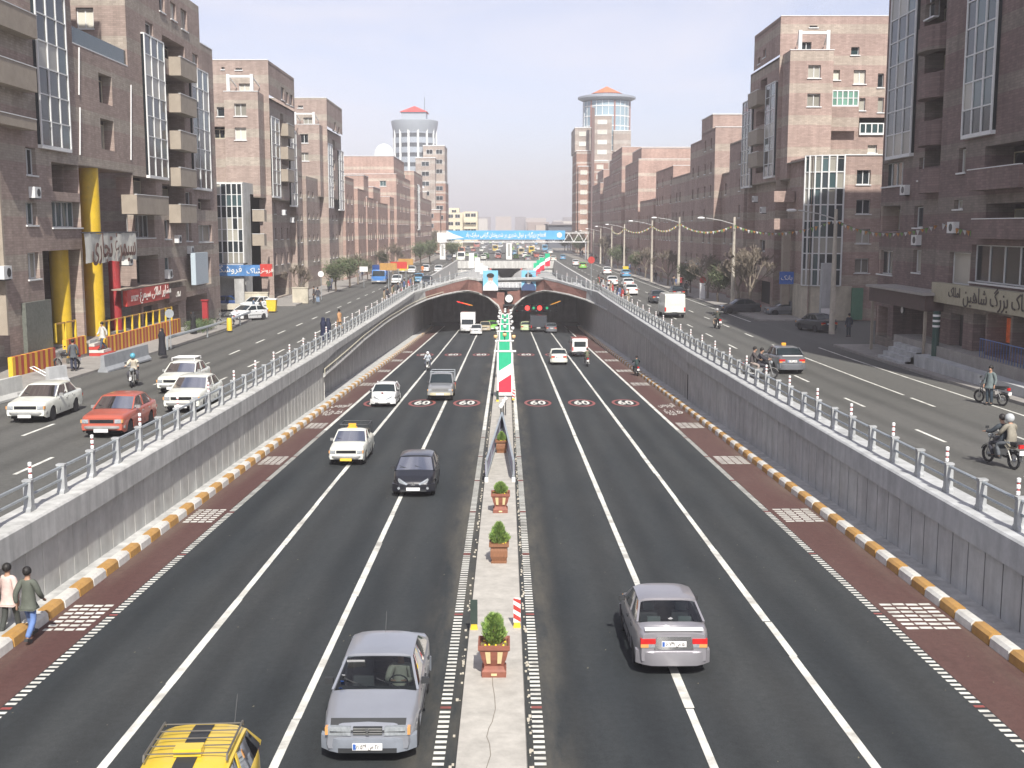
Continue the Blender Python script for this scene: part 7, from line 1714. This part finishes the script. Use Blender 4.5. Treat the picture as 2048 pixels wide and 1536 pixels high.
for k, (x0, x1, yt, yb) in enumerate(((1090,1100,507,534),(1079,1089,515,543),(1073,1081,520,549),(1067,1075,526,553))):
    Yk = 173 + k*2.5; a, c = onY(x0, yb, Yk), onY(x1, yt, Yk); vflag((a.x+c.x)/2, Yk, a.z, c.z, c.x-a.x, ('tall','second','third','short')[k] + ' green, white and red flag on the right wing above the tunnel', 3, .5)
ym = lambda y: zl(y) + .14
nm = ('nearest','second','third','fourth','fifth','sixth')
for k, y in enumerate((77.5, 92, 107, 122, 137, 152)):
    vflag(-.13 if k else -.07, y, ym(y), ym(y) + (3.15 if k == 0 else 3.0), 1.0, nm[k] + ' tall green, white and red banner on the median', 3, .55, True, 'banner', 'banner')
# three-armed lamp posts
M_globe = mat('lamp_globe', (.8,.8,.78), .3, .02); M_globe2 = mat('lamp_globe_amber', (.75,.5,.25), .3, .02)
for k, y in enumerate((99, 114, 129, 144, 158, 167)):
    t = thing('median_lamp', ('nearest','second','third','fourth','fifth','farthest')[k] + ' three-globe lamp post on the median before the tunnel', 'street lamp', (-.12, y, ym(y)))
    MB().tube([(0,0,0),(0,0,2.6),(0,0,2.95)], [.07,.045,.04], 8).build('pole', M_dark, t, smooth=True); b = MB()
    for s in (-1,1): b.tube([(0,0,2.2),(s*.4,0,2.35),(s*.78,0,2.75)], .03, 6)
    b.build('arm', M_dark, t)
    for dx, z in ((-.78,2.95),(0,3.12),(.78,2.95)): MB().ball((dx,0,z), .18, 12, 8, sc=(1,1,1.15)).build('globe', M_globe2 if k == 0 else M_globe, t, smooth=2); MB().lathe([(.12,0),(.16,.1),(.05,.14)], (dx,0,z+.12), 8).build('cap', M_dark, t)
# leaning display frames, a wedge pointing away
for s, label in ((-1,'left slanted display panel of the wedge on the median'),(1,'right slanted display panel of the wedge on the median')):
    y0, y1 = 46., 62.; x0, x1 = (-.80 if s < 0 else .30), -.22; z0, z1 = ym(y0), ym(y1); t = thing('display_panel', label, 'display board')
    b = MB(); d = Vector((x1-x0, y1-y0, z1-z0)); A = Vector((x0,y0,z0)); B = Vector((x1,y1,z1))
    b.add([A+Vector((0,0,.25)), B+Vector((0,0,.25)), B+Vector((0,0,.8)), A+Vector((0,0,.8)), A+Vector((.05*s,0,.25)), B+Vector((.05*s,0,.25)), B+Vector((.05*s,0,.8)), A+Vector((.05*s,0,.8))], [(0,1,2,3),(7,6,5,4),(3,2,6,7),(0,3,7,4)]); b.build('panel', mat('display_print', (.33,.31,.42), .5, .5, 2.5), t)
    b = MB(); b.obox(A+Vector((0,0,.84)), B+Vector((0,0,.84)), .09, .06); b.obox(A+Vector((0,0,.2)), B+Vector((0,0,.2)), .09, .06)
    for f_ in (0,.25,.5,.75,1): c_ = A.lerp(B, f_); b.tube([c_, c_+Vector((0,0,.88))], .035, 6)
    b.build('frame', M_steel, t); MB().box(x0-.07, x0+.07, y0-.35, y0-.1, z0, z0+.16).build('foot', M_whitec, t)
for k, (dx, dy) in enumerate(((-.1,66),(-.18,64.5),(.02,67.5),(-.25,63.5))):
    t = thing('spot_lamp', ('pair of','single','tall','low')[k] + ' white-capped spot lamp on the median behind the wedge', 'lamp', (dx-.05, dy, ym(dy))); MB().tube([(0,0,0),(0,0,.9)], .03, 6).build('pole', M_dark, t); MB().ball((0,0,1.0), .13, 10, 6).build('globe', M_globe, t, smooth=2)
# narrow hazard markers
def marker(px, py, label, dark):
    p = ong(px, py, ym); t = thing('hazard_marker', label, 'hazard marker', (p.x, p.y, ym(p.y))); MB().prism([(-.09,0),(.09,0),(.07,.12),(-.07,.12)], -.07, .07, 'y').build('foot', M_yel, t)
    MB().box(-.085, .085, -.015, .015, .12, .72).build('blade', mat('marker_dark', (.03,.05,.04), .6) if dark else M_whitec, t)
    if not dark:
        for z in (.16, .38, .6): 
            z2 = min(z+.14, .72); MB().add([(-.085,-.018,z+.07),(.085,-.018,z-.03),(.085,-.018,z+.08 if z < .6 else .68),(-.085,-.018,min(z+.19,.72))], [(0,1,2,3)]).build('red_stripe', M_redp, t, fix=False)
marker(948, 1258, 'narrow dark-backed hazard marker left of the nearest planter', True); marker(1034, 1254, 'red and white striped hazard marker right of the nearest planter', False)
marker(995, 803, 'dark-backed hazard marker at the foot of the nearest banner', True); marker(1027, 800, 'red and white hazard marker at the foot of the nearest banner', False)
# planters
M_tc = mat('terracotta', (.24,.085,.055), .6, .15, 8, dirt=.2); M_wood = mat('planter_wood', (.22,.10,.05), .7, .2, 6, stretch=(8,8,1)); M_cream = mat('planter_cream', (.62,.5,.27), .6, .1, 6); M_soil = mat('soil', (.05,.04,.03), .95)
M_leaf = mat('conifer_leaf', (.26,.38,.09), .7, .4, 8); M_leaf2 = mat('conifer_leaf_dark', (.13,.22,.06), .75, .35, 8); M_flow = mat('flower_yellow', (.8,.6,.03), .6)
def shrub_mesh(h, r, n, seed, kind):
    rn = random.Random(seed); b = MB()
    for i in range(n):
        f = rn.random()**.8; z = f*h
        env = (sin(pi*min(1,f*1.02))**.6 if kind == 'ball' else (1-f)**.75*(.55+.9*min(1,f*4))) * r if kind != 'oval' else r*sin(pi*(.08+.88*f))**.8
        a = rn.uniform(0, 2*pi); q = env*(.35+.65*sqrt(rn.random()))*(1+.2*sin(a*3+z*11)+.12*sin(a*7-z*17)); p = Vector((q*cos(a), q*sin(a), z))
        d = Vector((cos(a)*.8+rn.uniform(-.3,.3), sin(a)*.8+rn.uniform(-.3,.3), rn.uniform(.5,1.5))).normalized(); s_ = d.orthogonal().normalized(); s_ = (s_*cos(i) + d.cross(s_)*sin(i)); L_ = rn.uniform(.05,.11); w_ = rn.uniform(.009,.02)
        b.add([p - s_*w_, p + s_*w_, p + d*L_], [(0,1,2)], rn.random() < .45)
    return b
def planter(px, py, style, label, shr):
    p = ong(px, py, ym); t = thing('planter', label, 'planter', (p.x, p.y+.22, ym(p.y+.22)))
    if style == 0:
        MB().lathe([(.255,0),(.26,.13),(.22,.17),(.2,.24),(.215,.26)], n=4, sq=True).build('base', M_tc, t)
        MB().lathe([(.2,.26),(.255,.4),(.30,.6)], n=4, sq=True).build('bowl', M_tc, t)
        MB().lathe([(.31,.6),(.335,.63),(.335,.71),(.30,.72),(.28,.66)], n=4, sq=True).build('rim', M_tc, t)
        for sy in (-1,1):
            for x in (-.13,.13): MB().add([(x*.85-.04,sy*.246,.31),(x*.85+.04,sy*.246,.31),(x+.055,sy*.309,.585),(x-.055,sy*.309,.585)], [(0,1,2,3)]).build('cream_panel', M_cream, t, fix=False)
            for sx in (0,): MB().box(-.06,.06,sy*.262,sy*.268,.05,.1).build('base_mark', M_cream, t)
    else:
        MB().lathe([(.22,0),(.23,.07),(.2,.08)], n=4, sq=True).build('base', M_wood, t); MB().lathe([(.2,.08),(.25,.22),(.25,.38),(.22,.5)], n=4, sq=True).build('bowl', M_wood, t); MB().lathe([(.27,.5),(.29,.52),(.29,.6),(.25,.6)], n=4, sq=True).build('rim', M_wood, t)
    zt_ = .62 if style == 0 else .54; sz = .29 if style == 0 else .24
    MB().box(-sz, sz, -sz, sz, zt_-.04, zt_).build('soil', M_soil, t)
    fl = MB(); rn = random.Random(px)
    for i in range(16): x, y = rn.uniform(-sz,sz)*.9, rn.uniform(-sz,sz)*.9; fl.ball((x,y,zt_+.05), .025, 6, 4)
    o = fl.build('flowers', M_flow, t); o['kind'] = 'stuff'
    gl_ = MB()
    for i in range(160): x, y = rn.uniform(-sz,sz)*.95, rn.uniform(-sz,sz)*.95; gl_.add([(x-.015,y,zt_),(x+.015,y,zt_),(x+rn.uniform(-.03,.03),y+rn.uniform(-.03,.03),zt_+.07)], [(0,1,2)])
    o = gl_.build('foliage_tufts', M_leaf2, t, fix=False); o['kind'] = 'stuff'
    h, r, kind = shr; q = thing('shrub', {0:'bushy',1:'pointed',2:'round'}[{'oval':0,'cone':1,'ball':2}[kind]] + ' small conifer growing in the ' + label.split(' planter')[0] + ' planter', 'shrub', (p.x, p.y+.22, ym(p.y+.22)+zt_))
    shrub_mesh(h, r, 3600, px, kind).build('foliage', [M_leaf, M_leaf2], q, fix=False); MB().tube([(0,0,-.05),(0,0,h*.7)], .018, 6).build('stem', M_wood, q)
planter(988, 1354, 0, 'nearest terracotta planter with cream panels on the median', (.66,.21,'oval')); planter(998, 1127, 1, 'brown wooden-looking planter, second on the median', (.62,.24,'cone'))
planter(1001, 1026, 0, 'farther terracotta planter with cream panels before the wedge', (.42,.2,'ball')); planter(1003, 906, 1, 'small brown planter inside the wedge of panels, third brown', (.4,.18,'cone'))
# lane signals and light strips in the tunnel mouths
M_ledr = mat('signal_red', (.6,.02,.02), .4, emit=(1,.05,.04), es=2.2); M_ledg = mat('signal_green', (.02,.3,.12), .4, emit=(.05,.8,.35), es=.5); M_leda = mat('strip_amber', (.8,.4,.05), .4, emit=(1,.45,.06), es=.9)
p = onY(1074, 616, 172.5); t = thing('lane_signals', 'row of red and green lane signals hung in the right tunnel mouth', 'traffic signal', p); MB().box(-3.4,3.0,0,.15,-.55,.5).build('housing', M_black, t)
for x in (-1.45,.4): MB().lathe([(.36,-.03),(.36,0)], (x,0,0), 16, axis='y').build('red_disc', M_ledr, t)
for x in (-.5,1.5): MB().lathe([(.2,-.03),(.2,0)], (x,0,0), 12, axis='y').build('green_disc', M_ledg, t)
for i, x in enumerate((-3.0,-2.2,-1.0,-.1,.9,2.0)):
    for z in (-.42,.4): MB().lathe([(.1,-.03),(.1,0)], (x,0,z), 10, axis='y').build('small_lamp', (M_tail, M_lamp)[i % 2], t)
MB().box(-3.3,2.9,.05,.1,.5,2.6).build('hanger', M_dark, t) if False else None
for a_, b_, l, m in (((914,603),(940,610),'red and amber light strip in the left tunnel',M_ledr),((926,606),(945,611),'short amber light strip in the left tunnel',M_leda),((1092,613),(1121,602),'amber light strip in the right tunnel',M_leda)):
    t = thing('light_strip', l, 'light', onY(a_[0], a_[1], 186)); MB().tube([(0,0,0), onY(b_[0], b_[1], 186) - onY(a_[0], a_[1], 186)], .065, 6).build('tube', m, t)
# air conditioners hung on the facades
ACP = [o for o in bpy.data.objects if o.name == 'air_conditioner'][0]
for X, px, py, lb in ((-27.,350,420,'below the lowest stacked balcony of the near left block'),(-27.,64,385,'between two small windows at the left of the near left block'),(-27.,377,500,'beside the pale blue sign box on the near left block'),(-27.,352,478,'beside the narrow window over the canopy of the near left block'),
  (-26.5,583,440,'low on the sunlit pergola block, second on the left'),(-26.5,566,425,'beside the glazed bay of the pergola block on the left'),(26.,1838,480,'between small windows of the near dark right block'),(26.,1815,380,'above the recessed balcony of the near dark right block'),(25.3,1912,455,'under the little window of the near dark right block'),
  (27.2,1528,420,'under the glazed bay of the right pergola block'),(28.,1500,520,'above the shop of the right pergola block'),(27.2,1512,398,'below the balconies of the right pergola block')):
    p = onX(px, py, X); q_ = dup(ACP, (p.x - (.12 if X > 0 else -.12), p.y, p.z), pi if X > 0 else 0, 'air conditioner box ' + lb, rx=0); q_.scale = (.9,.9,.9)
# barriers, bins, signs on the left
def barrier(x0, x1, yb, h, label, m=None):
    a, c = ong(x0, yb[0], zu), ong(x1, yb[1], zu); t = thing('barrier', label, 'barrier', a); d = c - a; ln = d.length; t.rotation_euler = (0,0,math.atan2(d.y, d.x))
    MB().prism([(-.3,0),(.3,0),(.3,.1),(.14,.3),(.1,h),(-.1,h),(-.14,.3),(-.3,.1)], 0, ln, 'x').build('block', m or M_conc, t)
barrier(206, 294, (745,722), .95, 'long blue-grey concrete barrier behind the motorcyclist', mat('barrier_blue', (.27,.285,.3), .8, .15, 2)); barrier(96, 132, (770,765), .9, 'short concrete barrier block behind the white saloon', M_conc); barrier(-30, 42, (812,795), 1.0, 'concrete barrier at the far left edge behind the white saloon', M_conc2)
t = thing('road_guard', 'grey steel guard rail curving along the left pavement', 'guard rail'); P0 = [ong(x, y, PVE) for x, y in ((335,697),(375,684),(415,672),(452,660),(480,648),(500,640))]
MB().tube([p + Vector((0,0,.7)) for p in P0], .1, 6).build('rail', M_steel, t, smooth=True)
for p in P0[::2]: MB().box(p.x-.05, p.x+.05, p.y-.05, p.y+.05, p.z-.1, p.z+.7).build('post', M_steel, t)
p = ong(459, 661, PVE); t = thing('bollard', 'fat yellow bollard at the kerb by the left guard rail', 'bollard', p); MB().lathe([(.22,0),(.2,.9),(.15,1.0)], n=14).build('body', M_yel, t, smooth=True)
p = ong(544, 622, PVE); t = thing('grit_bin', 'bright yellow square bin on the plaza before the stone wall', 'bin', p); MB().prism([(-.4,0),(.4,0),(.5,1.15),(-.5,1.15)], -.4, .4, 'y').build('body', M_yel, t); MB().box(-.54,.54,-.44,.44,1.15,1.25).build('lid', M_whitec, t)
for x0, x1, yt, yb, l in ((481,536,586,617,'cream stone planter wall on the plaza'),(585,616,584,605,'cream stepped stone wall before the third block')):
    a, c = ong(x0, yb, PVE), ong(x1, yb, PVE); t = thing('stone_wall', l, 'wall'); MB().box(a.x, c.x, a.y, a.y+.6, a.z-.1, a.z+1.6).build('wall_face', M_lime, t); MB().box(a.x-.05, c.x+.05, a.y-.05, a.y+.65, a.z+1.6, a.z+1.7).build('coping', M_lime, t)
def signpost(px, pb, pt, label, kind='round', m=None, r=.3, zf=PVE):
    p = ong(px, pb, zf); H = onY(px, pt, p.y).z - p.z; t = thing('road_sign', label, 'road sign', p); MB().tube([(0,0,0),(0,0,H)], .035, 6).build('pole', M_steel, t)
    if kind == 'round': MB().lathe([(r,-.06),(r,-.03)], (0,0,H), 16, axis='y').build('disc', m or M_steel, t)
    else: MB().box(-r*1.3, r*1.3, -.06, -.03, H-r, H+r*.6).build('plate', m or M_whitec, t)
signpost(342, 697, 627, 'round grey sign seen edge-on at the start of the left guard rail'); signpost(1405, 592, 560, 'round red and white sign above the white pillar on the right', m=M_redp, r=.4); signpost(1182, 590, 520, 'tall pole with a red disc beside the right railing', m=M_redp, r=.45, zf=zu)
signpost(643, 600, 548, 'round pale sign on a pole near the left trees', m=M_whitec, r=.35); signpost(728, 575, 537, 'small white rectangular sign before the blue truck', 'rect', r=.45); signpost(1377, 570, 556, 'round yellow sign by the third lamp post', m=M_yel, r=.3)
p = ong(1404, 597, PVE); t = thing('kiosk_pillar', 'white square pillar on the right pavement under the red sign', 'pillar', p); MB().box(-.3,.3,-.25,.25,0,1.75).build('body', M_whitec, t); MB().box(-.34,.34,-.29,.29,1.75,1.83).build('cap', M_whitec, t)
p = ong(412, 655, PVE); t = thing('red_post', 'dark red square post under the first block on the left', 'post', p); MB().box(-.22,.22,-.2,.2,0,2.2).build('shaft', M_redcol, t); MB().box(-.3,.3,-.28,.28,2.2,2.3).build('cap', M_redcol, t)
p = ong(80, 752, PVE); t = thing('folding_frame', 'white metal folding frame lying against the striped wall', 'frame', p); b = MB()
for a_, c_ in (((-.5,0,.45),(.3,0,.0)),((-.5,.5,.45),(.3,.5,0)),((-.5,0,.45),(-.5,.5,.45)),((.3,0,0),(.3,.5,0)),((-.1,0,.22),(-.1,.5,.22))): b.tube([a_, c_], .03, 5)
b.build('bars', M_whitec, t)
for x, y_, c_, l in ((812,537,M_orange,'orange advertising board among the far left trees'),(777,553,M_orange,'orange shop board behind the blue truck'),(798,548,M_signred,'red shop board above the orange van')):
    p = ong(x, y_+25, PVE); t = thing('shop_board', l, 'sign', p); MB().box(-1.2,1.2,0,.1,2.6,3.6).build('board', c_, t); MB().tube([(0,.1,0),(0,.1,2.7)], .06, 5).build('pole', M_steel, t)

# ================================================================ TREES
M_bark = mat('bark', (.10,.08,.06), .95, .25, 5); M_olive = mat('leaf_olive', (.12,.13,.075), .8, .35, 2); M_green = mat('leaf_green', (.075,.11,.045), .8, .35, 2); M_twig = mat('bare_twig', (.19,.16,.125), .95, .2, 3)
def tree_proto(seed, H, R_, leafy, m1=None, m2=None, n=4200):
    rn = random.Random(seed); t = thing('street_tree', 'x', 'tree'); tr = MB(); tips = []
    def br(p, d, L_, r, k):
        q = p + d*L_; tr.tube([p, p.lerp(q,.5) + Vector((rn.uniform(-1,1),rn.uniform(-1,1),0))*L_*.06, q], [max(r,.026), max(r*.8,.024), max(r*.6,.018)], 6 if k < 2 else 4, cap=False); tips.append((q, k))
        if k >= (3 if leafy else 6): return
        for i in range(3 if k else 5):
            nd = (d + Vector((rn.uniform(-1,1), rn.uniform(-1,1), rn.uniform(-.15,.6)))*(.75 if k else .7)).normalized(); br(p.lerp(q, rn.uniform(.55,1)), nd, L_*rn.uniform(.58,.8), r*.55, k+1)
    br(Vector((0,0,0)), Vector((0,0,1)), H*.36, H*.022+.04, 0)
    tr.build('trunk', M_bark if leafy else M_twig, t)
    if leafy:
        b = MB(); cl = [p for p, k in tips if k >= 1]; zz = [p.z for p in cl]
        for i in range(n):
            c = rn.choice(cl); q = c + Vector((rn.gauss(0,1), rn.gauss(0,1), rn.gauss(0,.8)))*R_*.17
            if q.z < H*.25: continue
            d = Vector((rn.uniform(-1,1), rn.uniform(-1,1), rn.uniform(-1,1))).normalized(); s_ = d.orthogonal().normalized(); L_ = rn.uniform(.12,.26); b.add([q - s_*L_*.35, q + s_*L_*.35, q + d*L_], [(0,1,2)], rn.random() < .5)
        b.build('crown', [m1 or M_olive, m2 or M_green], t, fix=False)
    return t
T1 = tree_proto(1, 5.2, 2.6, True); T2 = tree_proto(2, 4.4, 2.8, True, M_green, M_olive, 3200); T3 = tree_proto(3, 5.4, 3, False); T4 = tree_proto(9, 6., 3, False)
for o in (T1, T2, T3, T4): index_kids(o)
rnd = random.Random(8); first = {}
spots = [(672,582,T2,1.,'round olive tree by the kerb before the small white sign'),(700,574,T1,.9,'olive tree behind the small white sign'),(735,560,T2,.8,'green tree on the left pavement before the blue truck'),(716,568,T4,.8,'bare twiggy tree left of the blue truck'),
 (841,531,T2,1.3,'broad grey-green tree beyond the orange van'),(860,527,T2,1.35,'broad grey-green tree left of the gantry column'),(905,524,T1,1.1,'grey-green tree right of the gantry column'),(786,548,T4,1.,'bare tree behind the blue truck'),(768,545,T1,.9,'green tree against the receding left row'),
 (1476,596,T3,1.15,'bare brown tree over the dark parked saloon on the right'),(1500,598,T4,1.1,'smaller bare tree right of the second lamp post'),(1436,590,T2,1.,'dark green bush tree behind the white pillar on the right'),(1415,582,T4,.9,'bare tree between the second and third lamp posts'),
 (1380,566,T1,.8,'dull green tree behind the third lamp post'),(1335,560,T4,.9,'bare tree near the third lamp post'),(1290,548,T4,.9,'bare tree near the fourth lamp post'),(1270,540,T1,.9,'olive tree near the fifth lamp post'),(1235,528,T2,1.2,'dark tree near the sixth lamp post'),(1208,522,T4,1.2,'bare tree beyond the sixth lamp post'),(1160,512,T2,1.4,'broad dark tree under the right end of the gantry'),(1135,508,T1,1.5,'broad grey-green tree beyond the right end of the gantry'),
 (600,597,T4,.7,'small bare tree by the stepped stone wall')]
for px, py, pr, sc, lb in spots:
    p = ong(px, py, PVE)
    if px > 1110: yy = 2300*24.2/(px-1012); p = Vector((24.2, yy, PVE(yy)))
    if pr.name not in first: first[pr.name] = 1; pr.location = p; pr.scale = (sc,)*3; pr.rotation_euler = (0,0,rnd.uniform(0,6)); pr['label'] = lb
    else: dup(pr, p, rnd.uniform(0,6), lb, scale=sc)
for k in range(16):
    s = rnd.choice((-1,1)); y = rnd.uniform(340, 640); dup(rnd.choice((T1,T2,T4)), (s*rnd.uniform(22.5,25.5), y, -.4), rnd.uniform(0,6), 'hazy roadside tree %s along the %s of the avenue' % (('not so far','midway','very far')[min(2, int((y-340)/100))], 'left' if s < 0 else 'right'), 'far roadside trees', scale=rnd.uniform(1.1,1.6))
sh = thing('hedge', 'low clipped hedge at the end of the striped wall on the left', 'hedge'); p = ong(400, 662, PVE); sh.location = p
b = MB(); rn = random.Random(4)
for i in range(2600):
    q = Vector((rn.uniform(-.8,.8), rn.uniform(-2.2,2.2), rn.uniform(.05,.85))); d = Vector((rn.uniform(-1,1),rn.uniform(-1,1),rn.uniform(-.2,1))).normalized(); s_ = d.orthogonal().normalized(); b.add([q-s_*.03,q+s_*.03,q+d*.12], [(0,1,2)])
b.build('foliage', M_green, sh, fix=False)

# ================================================================ AIR
hz = bpy.data.materials.new('haze_air'); hz.use_nodes = True; n = hz.node_tree; n.nodes.clear()
o_ = n.nodes.new('ShaderNodeOutputMaterial'); pv = n.nodes.new('ShaderNodeVolumePrincipled'); pv.inputs['Density'].default_value = HAZE; pv.inputs['Color'].default_value = (.93,.90,.93,1); pv.inputs['Anisotropy'].default_value = .0
n.links.new(pv.outputs[0], o_.inputs['Volume'])
if HAZE: stuff(MB().box(-1520, 1520, -95, 2650, -13.5, 82).build('haze', hz))
